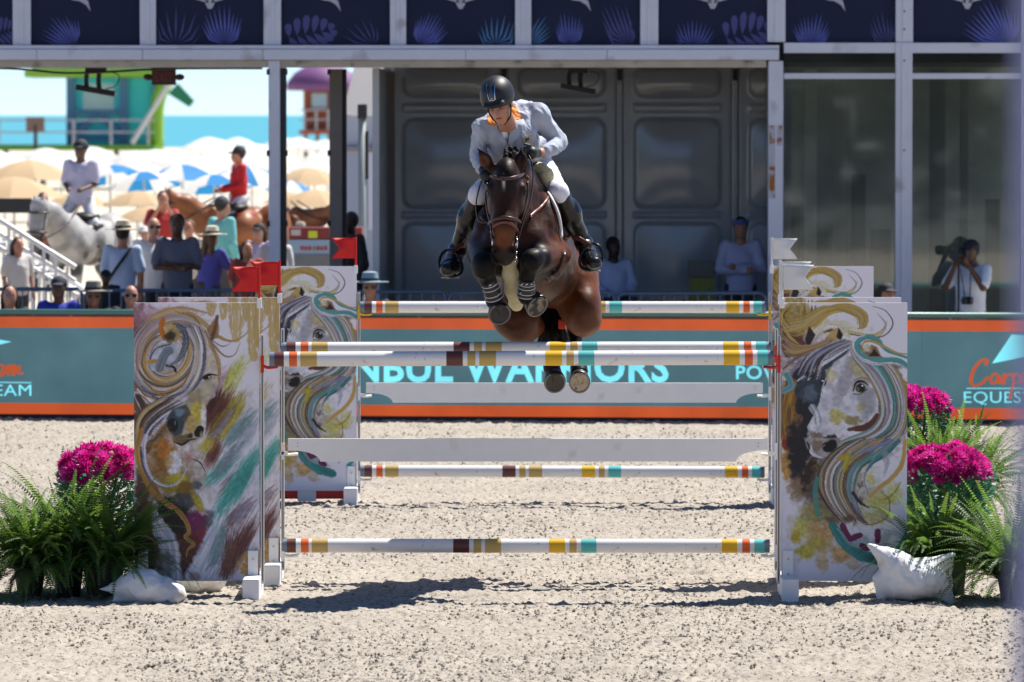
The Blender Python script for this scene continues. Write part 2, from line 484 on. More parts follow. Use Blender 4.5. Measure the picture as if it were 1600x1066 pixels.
# ================================================================== painted wings
class Canvas:
    def __init__(s, x0, y0, x1, y1, W=170, bg=(0.92, 0.905, 0.94)):
        s.x0, s.y0, s.x1, s.y1 = x0, y0, x1, y1
        s.W = W; s.H = int(W*(y1-y0)/(x1-x0))
        s.px = x0+(np.arange(s.W)+0.5)/s.W*(x1-x0); s.py = y0+(np.arange(s.H)+0.5)/s.H*(y1-y0)
        s.C = np.zeros((s.H, s.W, 3))+np.array(bg)
        s.seed = 1
    def win(s, lo, hi):
        i0, i1 = np.searchsorted(s.py, (lo[1], hi[1])); j0, j1 = np.searchsorted(s.px, (lo[0], hi[0]))
        return i0, i1, j0, j1
    def blob(s, c, rx, ry, color, a=1.0, rot=0, rag=0.5, soft=0.5, streak=None):
        s.seed += 1; m = 1.5*max(rx, ry)
        i0, i1, j0, j1 = s.win((c[0]-m, c[1]-m), (c[0]+m, c[1]+m))
        if i1 <= i0 or j1 <= j0: return
        X, Y = np.meshgrid(s.px[j0:j1]-c[0], s.py[i0:i1]-c[1])
        ca, sa = math.cos(rot), math.sin(rot); u = (X*ca+Y*sa)/rx; v = (-X*sa+Y*ca)/ry
        d = np.sqrt(u*u+v*v)
        fu, fv = (X*ca+Y*sa), (-X*sa+Y*ca)
        if streak: nz = fbm(fu/streak[0]+50, fv/streak[1]+90, s.seed, 3)
        else: nz = fbm(fu/7+50, fv/7+90, s.seed, 4)
        d = d+(nz-0.47)*2*rag
        A = np.clip((1-d)/max(soft, 1e-3), 0, 1)*a
        col_ = np.array(color)*(0.78+0.45*fbm(fu/4+7, fv/4+3, s.seed+5, 3))[..., None]
        S = s.C[i0:i1, j0:j1]; S += (col_-S)*A[..., None]
    def poly(s, pts, color, a=1.0, soft=1.5, vary=0.25):
        s.seed += 1
        P = np.array(pts, float); lo = P.min(0)-3; hi = P.max(0)+3
        i0, i1, j0, j1 = s.win(lo, hi)
        if i1 <= i0 or j1 <= j0: return
        X, Y = np.meshgrid(s.px[j0:j1], s.py[i0:i1])
        inside = np.zeros(X.shape, bool); dist = np.full(X.shape, 1e9); n = len(P)
        for q in range(n):
            x1, y1 = P[q]; x2, y2 = P[(q+1) % n]
            c = ((y1 > Y) != (y2 > Y)) & (X < (x2-x1)*(Y-y1)/((y2-y1) or 1e-9)+x1)
            inside ^= c
            dx, dy = x2-x1, y2-y1; t = np.clip(((X-x1)*dx+(Y-y1)*dy)/(dx*dx+dy*dy+1e-9), 0, 1)
            dist = np.minimum(dist, np.hypot(X-x1-t*dx, Y-y1-t*dy))
        sdv = np.where(inside, dist, -dist)
        A = np.clip(0.5+sdv/soft, 0, 1)*a
        colr = np.array(color)*(1-vary/2+vary*2*(fbm(X/9, Y/9, s.seed, 4)-0.25))[..., None]
        S = s.C[i0:i1, j0:j1]; S += (colr-S)*A[..., None]
    def stroke(s, pts, wd, color, color2=None, a=1.0, bris=5.0, dry=0.0, n=8):
        """wd: width in photo px, number or (start, mid, end)"""
        s.seed += 1
        P = np.array(spline(pts, n)); m = len(P)
        if not isinstance(wd, (tuple, list)): wd = (wd, wd, wd)
        tt = np.linspace(0, 1, m); Wd = np.interp(tt, np.linspace(0, 1, len(wd)), wd)/2
        mw = Wd.max()+2; lo = P.min(0)-mw; hi = P.max(0)+mw
        i0, i1, j0, j1 = s.win(lo, hi)
        if i1 <= i0 or j1 <= j0: return
        X, Y = np.meshgrid(s.px[j0:j1], s.py[i0:i1])
        best = np.full(X.shape, 1e9); U = np.zeros(X.shape); T = np.zeros(X.shape); WW = np.ones(X.shape)
        for q in range(m-1):
            (x1, y1), (x2, y2) = P[q], P[q+1]; dx, dy = x2-x1, y2-y1; L = math.hypot(dx, dy)+1e-9
            t = np.clip(((X-x1)*dx+(Y-y1)*dy)/(L*L), 0, 1)
            d = np.hypot(X-x1-t*dx, Y-y1-t*dy)
            k = d < best
            best = np.where(k, d, best); U = np.where(k, ((X-x1)*dy-(Y-y1)*dx)/L, U); T = np.where(k, (q+t)/(m-1), T)
            WW = np.where(k, Wd[q]+(Wd[q+1]-Wd[q])*t, WW)
        un = U/np.maximum(WW, 0.3); Ln = float(np.hypot(*np.diff(P, axis=0).T).sum())
        en = vnoise(np.sign(U)*7+31+0*T, T*Ln/5+3, s.seed+2)*.6+vnoise(un*3+11, T*Ln/9, s.seed+7)*.4
        A = np.clip((WW*(.78+.44*en)-best)/np.maximum(.8, WW*.22)+.3, 0, 1)*a
        b1 = vnoise(un*bris*.8+13, T*Ln/26+2, s.seed); b2 = vnoise(un*bris*2.2+3, T*Ln/40+9, s.seed+3)
        c1 = np.array(color); c2 = np.array(color2 if color2 is not None else np.array(color)*0.72)
        mixv = np.clip((b1*0.65+b2*0.35-0.3)/0.4, 0, 1)[..., None]
        colr = c1*(1-mixv)+c2*mixv
        if dry: A = A*np.clip(((.6*vnoise(un*bris*1.5+5, T*Ln/14+1, s.seed+9)+.4*vnoise(un*bris*3+5, T*Ln/7+1, s.seed+10))-dry)/0.22, 0, 1)
        S = s.C[i0:i1, j0:j1]; S += (colr-S)*A[..., None]

def hair(c, T, ga, gb, n, pal, wd=(3, 9), a=.85, seed=1, jit=8):
    r = random.Random(seed); ga = np.array(ga, float); gb = np.array(gb, float)
    for i in range(n):
        t = r.random(); j = np.cumsum([(r.uniform(-jit, jit)*.5, r.uniform(-jit, jit)*.5) for _ in ga], 0)
        lo = r.random()*.35*len(ga) if r.random() < .5 else 0; q = ga+(gb-ga)*t+j; q = q[int(lo):]
        if len(q) < 3: continue
        w_ = r.uniform(*wd); k = r.randrange(len(pal)); c1 = np.array(pal[k])*r.uniform(.85, 1.12); c2 = np.array(pal[(k+1+r.randrange(3)) % len(pal)])
        c.stroke(T(*[tuple(p) for p in q]), (w_*.4/4.636, w_*1.5/4.636, w_*1.2/4.636, w_*.3/4.636), c1, c1*.7+c2*.3, a=a*r.uniform(.6, 1), bris=4, n=3)
TAN=(.77,.65,.42); GOLD=(.80,.63,.33); WHT=(.95,.94,.96); SLATE=(.19,.21,.26); LAV=(.62,.60,.70); BRN=(.42,.30,.21)
MAR=(.35,.19,.18); YEL=(.78,.71,.24); OLV=(.60,.53,.16); TEAL=(.24,.60,.58); TURQ=(.38,.76,.70); ORG=(.80,.47,.15); PNK=(.72,.55,.63); BLK=(.10,.10,.12)
def paint_a():
    c = Canvas(209, 472, 405, 908)
    U = lambda *p: [(200+x/4.636, 465+y/4.635) for x, y in p]
    L = lambda *p: [(200+x/4.636, 690+y/4.635) for x, y in p]
    B = lambda p, rx, ry, colr, a=.95, rot=0, rag=.55, soft=.42, streak=None: c.blob(p[0], rx*1.08/4.636, ry*1.08/4.636, colr, min(1, a*1.08), rot, rag, soft, streak)
    def D(p, wd, colr, a=.9, c2=None):
        (x0, y0), (x1, y1) = p[0], p[-1]; ln = math.hypot(x1-x0, y1-y0); an = math.atan2(y1-y0, x1-x0)
        c.blob(((x0+x1)/2, (y0+y1)/2), ln*.62, wd*.64/4.636, colr, a*.92, an, .75, .5, (16, 1.3))
        if c2 is not None: c.blob(((x0+x1)/2+1, (y0+y1)/2+1), ln*.5, wd*.5/4.636, c2, a*.8, an, .9, .5, (14, 1.0))
    S = lambda p, wd, *k, **kw: c.stroke(p, tuple(x*(1.30 if x > 12 else 1.1)/4.636 for x in (wd if isinstance(wd, tuple) else (wd,)*3)), *k, **kw)
    # washes
    B(U((300,520)),330,330,(.66,.60,.60),.75,0,.4,.8); B(U((450,820)),260,200,(.70,.64,.58),.7,0,.5,.8); B(U((180,930)),180,200,(.42,.32,.26),.85,0,.5,.7)
    B(L((330,250)),300,300,(.62,.52,.40),.75,0,.6,.8); B(L((260,720)),260,330,(.46,.38,.36),.75,0,.6,.8); B(L((640,760)),240,300,(.62,.58,.62),.6,0,.7,.9); B(L((760,300)),240,260,(.74,.74,.78),.6,0,.7,.9); B(U((760,860)),220,220,(.72,.72,.74),.55,0,.7,.9)
    B(U((70,330)),110,380,(.50,.33,.34),.9); B(U((150,120)),150,90,PNK,.5); B(U((330,140)),240,80,(.76,.62,.64),.6)
    for x, y1, wd in ((600,110,60),(690,140,50),(780,290,85),(850,160,40),(905,430,80),(930,330,50)):
        S(U((x,35),(x+4,y1*.6),(x,y1)), (wd,wd,wd*.6), (.80,.69,.44), (.74,.62,.36), a=.85, dry=.15)
    B(U((620,480)),60,150,(.80,.74,.62),.7); B(U((560,330)),60,200,(.78,.72,.66),.6)
    D(U((850,440),(610,830)), 95, (.80,.80,.42), .85, (.86,.86,.66)); D(U((800,470),(690,640)), 80, (.76,.78,.34), .8); D(U((720,520),(560,760)), 70, (.78,.62,.72), .8)
    D(U((665,640),(560,910)), 130, MAR, .98, (.25,.11,.11)); D(U((740,690),(590,970)), 110, (.44,.24,.16), .95, MAR); D(U((820,720),(590,1075)), 120, OLV, .95, YEL); D(U((770,790),(560,1070)), 60, BRN, .85, LAV)
    D(U((900,830),(690,1075)), 90, (.56,.64,.66), .8, (.40,.55,.56)); D(U((945,880),(810,1070)), 70, (.62,.66,.72), .7)
    # dark ground behind the mane, lower left
    S(U((70,780),(120,900),(100,1066)), 130, BRN, (.25,.18,.16), a=.9, dry=.1)
    # outer tan locks
    S(U((55,520),(70,300),(190,140),(380,75),(600,115)), (16,42,8), TAN, (.70,.55,.42), a=.9, bris=7)
    S(U((70,450),(110,240),(260,120),(430,110),(560,190),(640,270)), (20,34,16), (.82,.74,.58), TAN, a=.9)
    S(U((300,200),(420,120),(520,160),(640,270),(760,312),(870,250)), (30,26,7), TAN, (.66,.53,.36))
    S(U((560,240),(620,340),(700,420),(770,410),(810,325)), (14,12,5), (.70,.58,.46)); S(U((600,300),(680,350),(740,330)), (10,10,4), LAV)
    # swirl of mane : nested loops
    cen = np.array((285., 440.)); fam = [(1.36,TAN,BRN,44),(1.2,WHT,LAV,50),(1.06,LAV,SLATE,48),(.93,BRN,LAV,44),(.8,SLATE,LAV,44),(.68,WHT,LAV,30)]
    for i, (k, c1, c2, wd) in enumerate(fam):
        base = [(330,190),(430,230),(470,370),(430,520),(310,620),(170,610),(90,500),(95,370),(165,265),(225,225)]
        q = [tuple(cen+(np.array(p)-cen)*np.array((k, k*(1 if p[1] < 440 else 1.04)))) for p in base]
        S(U(*q), (10,wd*1.25,wd*1.3,wd,6), c1, c2, a=.95, bris=9, n=6)
    bs_ = np.array([(350,200),(450,260),(490,390),(430,530),(310,620),(180,610),(90,510),(90,370),(150,270),(215,225)], float)
    hair(c, U, cen+(bs_-cen)*1.38, cen+(bs_-cen)*.62, 85, (SLATE,SLATE,LAV,WHT,TAN,BLK,BRN,GOLD,LAV), (5, 17), .9, 5, 11)
    hair(c, U, [(560,230),(500,180),(430,140),(320,110),(200,150),(110,240),(60,380),(60,560)], [(600,300),(540,230),(470,190),(380,175),(300,190),(220,240),(130,330),(90,470)], 34, (TAN,WHT,GOLD,PNK,LAV,BRN), (6, 18), .8, 9, 10)
    hair(c, U, [(520,200),(560,330),(560,470),(520,600),(430,720),(320,790)], [(420,220),(480,350),(480,470),(440,580),(360,660),(260,720)], 40, (WHT,LAV,WHT,TAN,(.8,.76,.78),SLATE), (6, 18), .85, 11, 10)
    c.poly(U((170,400),(250,330),(350,320),(380,380),(330,460),(250,520),(170,530),(150,470)), (.72,.75,.80), .9)
    S(U((150,470),(200,370),(300,335)), 9, SLATE); S(U((230,500),(270,400),(300,380)), 50, (.45,.50,.54), a=.8); S(U((150,460),(200,455)), 22, ORG, TAN)
    S(U((280,490),(330,500),(345,530)), 14, BLK)
    S(U((330,195),(400,230),(420,330),(370,440),(280,500)), (16,40,12), SLATE, (.55,.58,.62), bris=9)
    S(U((255,160),(240,220),(265,290)), 30, ORG, (.65,.36,.10)); c.poly(U((270,190),(340,195),(385,270),(350,320),(290,320),(265,250)), TAN); B(U((310,275)),45,50,(.20,.19,.12),.9)
    S(U((70,660),(150,760),(260,790),(400,740),(520,640)), (10,34,10), WHT, LAV, bris=8); S(U((90,700),(200,790),(330,800),(430,770)), (8,20,6), TAN, BRN)
    S(U((110,600),(230,690),(380,640),(450,540)), (10,26,8), BRN, GOLD); S(U((100,640),(220,730),(400,680),(480,560)), (8,22,8), LAV, SLATE)
    # second lock falling to the lower left
    for k, (c1, c2) in enumerate(((TAN,BRN),(BRN,BLK),(GOLD,BRN),(SLATE,LAV),(WHT,LAV),(TAN,SLATE))):
        S(U((300+k*10,730+k*16),(170+k*20,830+k*18),(90+k*22,960+k*10),(60+k*14,1070)), (8,30,26), c1, c2, bris=7)
    hair(c, U, [(420,760),(250,860),(150,960),(120,1066)], [(260,700),(110,800),(60,900),(48,1066)], 36, (TAN,BRN,SLATE,WHT,GOLD,LAV,BLK), (6, 18), .9, 15, 9)
    # face
    c.poly(U((570,230),(610,170),(645,130),(662,220),(650,290),(605,300)), (.66,.52,.36)); S(U((645,135),(630,220),(605,295)), 22, BRN, MAR, a=.8)
    S(U((560,240),(600,340),(650,450),(660,560),(635,650)), (12,26,10), (.56,.44,.38), TAN)
    S(U((520,600),(560,560),(610,555),(650,560)), (6,14,5), BLK); B(U((575,578)),34,20,BLK,1,0,.15,.3); B(U((588,572)),8,7,WHT,1,0,.1,.4)
    S(U((560,640),(590,660),(600,700)), 50, (.60,.66,.70), WHT, a=.8); S(U((650,640),(590,720),(550,770)), 22, (.82,.62,.74), a=.7)
    c.poly(U((545,600),(640,560),(655,620),(600,720),(560,790),(555,900),(540,1010),(470,1050),(400,1075),(340,1045),(285,960),(278,870),(330,800),(430,740)), (.74,.69,.60), .95, 3)
    B(U((480,720)),60,70,(.62,.56,.44),.7); B(U((500,830)),60,100,(.80,.72,.30),.95); B(U((545,880)),22,110,WHT,.8); c.poly(U((280,870),(320,805),(420,770),(450,830),(410,900),(390,980),(340,1010),(296,960)), (.22,.27,.32), .95, 3); B(U((370,830)),50,35,(.50,.60,.66),.8); B(U((430,860)),40,60,(.40,.34,.28),.7)
    B(U((322,920)),42,52,(.05,.05,.06),1,.2,.2,.25); B(U((340,905)),10,22,(.40,.46,.52),.8); B(U((455,930)),48,80,(.78,.66,.42),.95); B(U((512,965)),32,44,(.06,.05,.05),1,.45,.2,.25); B(U((530,990)),14,30,(.72,.62,.5),.8)
    B(U((390,1020)),66,44,(.46,.38,.26),.95); S(U((330,1040),(390,1062),(440,1030),(490,1020)), (8,14,8), BLK); B(U((450,1000)),24,20,(.16,.12,.09),.8)
    S(U((548,770),(560,880),(545,1000)), (6,10,6), WHT)
    # lower half
    B(L((240,120)),130,230,(.60,.40,.16),.9,0,.6,.7); B(L((260,60)),60,90,ORG,.6); B(L((340,150)),55,120,WHT,.9); B(L((300,130)),40,60,(.80,.66,.40),.6)
    B(L((350,310)),130,90,OLV,.9); B(L((350,270)),80,45,YEL,.9); B(L((420,360)),60,90,(.52,.36,.14),.8)
    B(L((110,420)),70,260,(.40,.27,.20),.9); B(L((160,560)),50,110,(.62,.55,.22),.7)
    S(L((120,180),(170,330),(260,470)), (40,60,30), (.66,.42,.16), BRN, a=.9)
    B(L((120,700)),110,260,(.34,.24,.18),.9); B(L((400,760)),120,330,(.33,.17,.16),1,0,.4,.35); B(L((330,540)),135,155,(.11,.10,.12),1,0,.35,.35); B(L((420,420)),90,60,(.30,.30,.34),.8); B(L((500,590)),95,90,(.46,.14,.36),.9); B(L((500,690)),80,90,(.52,.20,.24),.85)
    B(L((420,860)),110,220,(.38,.21,.20),.95,0,.4,.5); B(L((600,560)),70,70,(.36,.26,.32),.7)
    S(L((190,520),(230,620),(300,760),(320,1010)), (40,110,110), WHT, (.72,.74,.82), a=1, bris=6); B(L((260,900)),70,110,(.42,.46,.48),.7); B(L((170,860)),60,110,(.22,.22,.18),.8)
    S(L((700,420),(640,640),(560,820),(470,980)), (60,110,110), WHT, (.74,.76,.84), bris=6); S(L((700,640),(660,800),(580,930)), (40,60,40), (.45,.58,.58), LAV, a=.85, dry=.2)
    S(L((640,960),(610,1010)), 120, WHT, (.8,.78,.82)); B(L((480,980)),40,50,(.62,.48,.44),.6)
    # diagonal slashes
    D(L((970,40),(750,340)), 90, (.66,.66,.72), .8); D(L((860,170),(680,360)), 80, (.46,.32,.32), .9, LAV); D(L((950,50),(650,520)), 115, TURQ, .98, (.22,.58,.54)); D(L((770,110),(560,300)), 85, TURQ, .9, (.40,.62,.60))
    D(L((820,10),(640,220)), 70, (.40,.52,.52), .85, LAV); D(L((650,0),(575,180)), 90, (.56,.30,.26), .9, MAR); D(L((600,-20),(530,60)), 90, YEL, .85)
    D(L((880,430),(720,600)), 95, (.40,.28,.27), .9, LAV); D(L((900,570),(700,960)), 120, (.40,.22,.19), .92, MAR); D(L((760,660),(700,1000)), 90, MAR, .85, (.5,.34,.28)); D(L((700,560),(600,900)), 60, (.45,.58,.58), .8)
    B(L((890,900)),100,120,(.78,.62,.34),1); B(L((500,310)),30,35,(.38,.40,.44),.9); D(L((470,370),(530,500)), 60, OLV, .9, YEL)
    S(L((455,120),(520,150),(560,220)), (6,10,4), SLATE); D(L((430,70),(440,140)), 70, (.72,.52,.48), .8)
    # long gold ribbon and white ribbon
    S(U((90,960),(75,1066))+L((72,30),(85,160),(150,320),(270,440),(350,490),(415,570),(440,650),(415,690),(470,740),(430,780),(420,835)), (34,40,34,30,26,22,8), GOLD, (.62,.44,.22), bris=4)
    S(U((130,1000),(110,1066))+L((112,60),(125,170),(180,270),(280,318),(370,285),(425,190)), (26,30,18,5), WHT, LAV, bris=4); S(L((95,40),(110,170),(165,280)), 14, SLATE, LAV)
    c.poly([(209,905.5),(405,905.5),(405,908),(209,908)], (.78,.74,.7))
    return c
def paint_b():
    c = Canvas(1222, 472, 1416, 912)
    U = lambda *p: [(1205+x/4.636, 465+y/4.635) for x, y in p]
    L = lambda *p: [(1205+x/4.636, 690+y/4.635) for x, y in p]
    B = lambda p, rx, ry, colr, a=.95, rot=0, rag=.55, soft=.42, streak=None: c.blob(p[0], rx*1.08/4.636, ry*1.08/4.636, colr, min(1, a*1.08), rot, rag, soft, streak)
    def D(p, wd, colr, a=.9, c2=None):
        (x0, y0), (x1, y1) = p[0], p[-1]; ln = math.hypot(x1-x0, y1-y0); an = math.atan2(y1-y0, x1-x0)
        c.blob(((x0+x1)/2, (y0+y1)/2), ln*.62, wd*.64/4.636, colr, a*.92, an, .75, .5, (16, 1.3))
        if c2 is not None: c.blob(((x0+x1)/2+1, (y0+y1)/2+1), ln*.5, wd*.5/4.636, c2, a*.8, an, .9, .5, (14, 1.0))
    S = lambda p, wd, *k, **kw: c.stroke(p, tuple(x*(1.30 if x > 12 else 1.1)/4.636 for x in (wd if isinstance(wd, tuple) else (wd,)*3)), *k, **kw)
    DG=(.70,.58,.28)
    B(U((220,420)),230,260,(.52,.46,.42),.7,0,.5,.8); B(U((840,820)),170,330,(.50,.44,.42),.85,0,.4,.7); B(U((190,850)),170,300,(.46,.36,.24),.85,0,.5,.7); B(L((420,260)),260,330,(.50,.45,.42),.8,0,.5,.8); B(L((640,420)),240,220,(.70,.68,.58),.65,0,.6,.8); B(L((330,660)),260,200,(.76,.68,.46),.6,0,.7,.9)
    # upper left gold whirl
    B(U((170,150)),150,160,(.66,.58,.36),.95); B(U((150,330)),110,110,(.42,.26,.22),.9)
    for k, (c1, c2) in enumerate(((DG,BRN),(BRN,DG),(YEL,DG),(DG,BRN),(OLV,TAN))):
        r = 150-k*26; S(U((170+r,60),(170+r*.9,170),(170,160+r*.7),(170-r,130),(150,60)), (10,26,26,20,8), c1, c2)
    for k, (c1, c2) in enumerate(((TAN,DG),(BRN,MAR),(MAR,LAV),(PNK,LAV),(BRN,GOLD),(LAV,WHT))):
        S(U((85,190+k*50),(140,290+k*32),(240,370+k*14),(330,330+k*16)), (10,26,8), c1, c2)
    # great loops over the head
    B(U((430,220)),260,80,(.82,.80,.62),.6); 
    S(U((110,250),(300,190),(420,90),(560,70),(660,120),(670,200),(620,225)), (16,46,46,40,8), TAN, DG, bris=8)
    S(U((300,230),(420,120),(540,95),(620,130)), (8,16,6), YEL, TAN); S(U((560,250),(720,280),(800,240),(830,170)), (20,30,8), (.82,.80,.60), DG, a=.8)
    S(U((730,60),(820,95),(872,180),(830,260),(740,290),(560,262)), (4,9,6), SLATE); S(U((760,110),(820,190),(790,260)), (4,14,6), LAV, a=.6)
    S(U((270,350),(330,240),(420,200),(500,215)), (20,40,14), WHT, TAN); S(U((380,250),(430,235),(470,235)), (8,16,6), BRN)
    # dark horse
    c.poly(U((120,620),(200,470),(330,390),(480,360),(560,380),(430,560),(380,700),(330,860),(270,1000),(250,1080),(150,1080),(170,880)), (.13,.14,.17), .95, 6)
    B(U((130,820)),60,220,(.72,.50,.14),.95); B(U((110,960)),50,130,(.55,.34,.14),.9); B(U((860,760)),110,300,(.40,.33,.31),.9)
    c.poly(U((160,520),(240,440),(340,390),(470,370),(600,330),(480,460),(400,580),(370,700),(345,830),(300,800),(260,760),(185,720),(180,650),(205,580)), (.20,.24,.29))
    B(U((270,700)),60,70,(.40,.46,.52),.7); B(U((250,900)),110,140,(.13,.14,.17),1,0,.4,.5); B(U((220,1010)),80,110,(.17,.15,.17),.95)
    for k, (c1, c2) in enumerate(((LAV,SLATE),(SLATE,BLK),(WHT,LAV),(SLATE,LAV),(LAV,WHT))):
        S(U((600-k*8,320+k*10),(470-k*10,390+k*14),(380-k*22,470+k*16),(350-k*40,590+k*4)), (10,24,10), c1, c2, bris=8)
    S(U((110,580),(200,490),(330,400),(480,375)), (10,30,10), LAV, (.5,.42,.46)); S(U((90,520),(180,440),(300,390)), (10,26,8), BRN, LAV)
    B(U((285,560)),46,26,BLK,1,.2,.2); B(U((292,556)),8,6,WHT,.9)
    c.poly(U((245,300),(275,205),(320,270),(270,370)), (.20,.16,.16)); c.poly(U((380,310),(430,240),(480,215),(520,260),(500,320),(440,360)), TAN); c.poly(U((470,285),(485,215),(515,270),(500,310)), BLK); c.poly(U((418,360),(425,310),(485,360)), MAR)
    # gold and rust at the left edge
    S(U((150,620),(120,760),(110,900),(130,1060)), (60,90,80), (.74,.55,.18), BRN, a=.95, dry=.1); S(U((120,560),(150,640),(95,680)), 36, TEAL, LAV); S(U((200,880),(150,980),(120,1066)), 50, (.70,.56,.34), BRN, dry=.2); S(U((170,960),(120,1060)), 36, (.55,.16,.22), MAR)
    # pale horse face
    c.poly(U((450,470),(540,410),(620,450),(700,560),(770,700),(770,840),(690,920),(560,950),(420,990),(310,1070),(255,1060),(245,980),(300,880),(350,760),(375,650),(395,590)), (.83,.83,.87), 1, 2)
    B(U((530,600)),60,190,(.60,.58,.62),.55,.35); B(U((620,520)),70,60,(.74,.66,.42),.6); B(U((480,860)),70,60,(.78,.72,.38),.75); B(U((650,790)),45,50,(.76,.70,.40),.7); B(U((590,900)),60,40,(.55,.48,.26),.7); B(U((690,760)),70,130,(.56,.57,.60),.6); B(U((430,560)),50,60,(.84,.80,.60),.7)
    B(U((640,640)),90,70,(.62,.60,.58),.6)
    S(U((590,680),(610,620),(660,610),(700,640)), (8,16,6), BLK); B(U((642,658)),38,34,(.12,.10,.09),1,0,.15,.3); B(U((625,665)),12,16,(.55,.48,.22),.8); B(U((655,640)),8,7,WHT,1); S(U((590,700),(640,700),(690,665)), 7, SLATE); S(U((600,600),(660,580),(720,610)), 10, (.72,.6,.4))
    B(U((378,615)),26,30,BLK,1,.2,.2); B(U((372,605)),7,6,WHT,1)
    S(U((395,590),(372,650),(350,780),(300,880),(255,960)), (8,9,8), WHT)
    S(U((300,800),(330,850),(340,900)), 40, (.42,.46,.52), WHT, a=.8)
    S(U((250,960),(245,1040),(290,1066)), 26, BLK); B(U((430,1040)),60,50,(.15,.13,.13),.95); B(U((330,1020)),50,50,(.50,.42,.34),.8); S(U((330,980),(420,935),(560,950),(700,985)), 9, WHT); S(U((560,960),(700,940),(760,860)), (20,50,30), MAR, (.5,.3,.2))
    # mane sweeping right and down
    fam = [(0,TAN,BRN,26),(22,BLK,SLATE,14),(38,WHT,LAV,30),(62,(.40,.46,.56),WHT,26),(84,TEAL,SLATE,22),(104,WHT,LAV,26),(128,BRN,BLK,30),(152,TAN,BRN,24),(176,SLATE,BLK,26),(198,LAV,BRN,22)]
    for o, c1, c2, wd in fam:
        S(U((575+o*.25,330),(600+o*.5,440-o*.1),(690+o*.7,540-o*.25),(770+o*.75,690-o*.1),(800+o*.7,840),(740+o*.8,950+o*.2),(600+o*.8,1030+o*.25),(480+o*.6,1080+o*.4)), (12,wd,wd*1.2,wd*1.2,wd,wd*.7), c1, c2, bris=7)
    for k, (c1, c2) in enumerate(((ORG,TAN),(TAN,(.6,.35,.2)),(YEL,OLV),(TEAL,SLATE),(PNK,MAR))):
        S(U((700,440+k*10),(830,490+k*22),(910,580+k*26),(985,640+k*34)), (10,28,24), c1, c2)
    hair(c, U, [(560,330),(590,440),(690,560),(770,700),(790,850),(720,960),(560,1030),(430,1090)], [(700,380),(790,430),(900,520),(965,680),(975,840),(940,980),(820,1080),(700,1130)], 80, (WHT,LAV,SLATE,TAN,BRN,(.40,.46,.56),TEAL,WHT,BLK), (5, 19), .9, 21, 9)
    hair(c, U, [(600,320),(470,380),(380,460),(340,600)], [(520,300),(380,350),(250,440),(180,560)], 34, (LAV,SLATE,WHT,SLATE,BLK,(.5,.42,.4)), (5, 15), .9, 23, 8)
    hair(c, U, [(90,250),(260,200),(420,90),(560,75),(660,130),(660,215)], [(90,150),(230,130),(380,60),(560,110),(620,150),(630,215)], 26, (TAN,DG,YEL,BRN,(.84,.8,.66)), (5, 16), .8, 25, 7)
    hair(c, U, [(85,420),(180,430),(300,380),(420,330)], [(85,240),(170,330),(280,350),(400,300)], 30, (MAR,BRN,LAV,TAN,PNK,DG), (6, 18), .85, 27, 9)
    # turquoise ring
    c.poly(U((665,410),(720,340),(760,360),(790,430),(700,430)), (.58,.46,.36)); c.poly(U((700,425),(740,370),(780,425)), (.20,.13,.12)); B(U((690,365)),35,40,(.84,.80,.66),.8)
    S(U((985,500),(900,455),(790,455),(690,445),(625,390),(625,320),(690,285),(760,305),(830,380),(985,440)), (26,34,34,30,14), TEAL, (.40,.62,.62), bris=7); S(U((990,520),(880,480),(750,480),(640,440),(590,370),(600,300),(670,270)), (10,22,10), LAV, WHT); S(U((650,400),(660,330),(720,315),(800,350),(900,400),(985,412)), (8,16,10), TAN, DG)
    # ---------------- lower half
    B(L((205,130)),85,240,(.20,.19,.23),.95,0,.4,.5); B(L((115,150)),45,160,(.76,.56,.26),.85); B(L((120,30)),40,60,(.55,.18,.16),.8); B(L((250,330)),110,130,(.38,.30,.24),.85); B(L((190,360)),70,90,(.62,.52,.40),.6)
    S(L((300,130),(270,240),(275,380)), (20,40,20), (.20,.13,.11), BRN); S(L((260,150),(235,260),(245,340)), 10, (.8,.72,.6)); B(L((330,240)),26,70,(.70,.66,.22),.8)
    B(L((200,60)),90,200,(.13,.12,.15),1); B(L((290,260)),70,150,(.22,.15,.12),.95); B(L((460,330)),190,240,(.40,.35,.33),.9); B(L((470,520)),190,110,(.42,.37,.26),.9)
    c.poly(L((240,-20),(262,50),(300,95),(375,128),(430,105),(480,40),(500,-20)), (.66,.63,.62), 1, 3); B(L((330,30)),50,50,(.52,.44,.36),.8)
    B(L((425,38)),56,44,(.05,.045,.05),1,-.3,.2,.25); S(L((262,10),(285,60),(300,90)), (10,16,8), BLK); S(L((290,40),(300,95),(370,125)), (14,22,10), WHT); S(L((320,90),(390,30)), 8, LAV)
    B(L((430,500)),170,140,(.45,.40,.32),.85); B(L((300,540)),120,110,(.66,.62,.36),.7)
    fam = [(0,TEAL,SLATE,34),(30,(.30,.22,.24),LAV,36),(62,TAN,BRN,18),(84,SLATE,LAV,36),(116,WHT,LAV,26),(140,SLATE,(.4,.4,.5),22),(164,GOLD,TAN,26),(196,WHT,YEL,24),(222,(.32,.26,.25),LAV,34),(254,WHT,LAV,22)]
    for o, c1, c2, wd in fam:
        S(L((640+o*.9,-10+o*.05),(500+o*.75,60+o*.12),(385+o*.9,200+o*.15),(370+o*.95,350+o*.05),(430+o*.8,480+o*.05),(530+o*.6,600-o*.03)), (wd*.7,wd,wd*1.2,wd*1.1,wd*.8,6), c1, c2, bris=7)
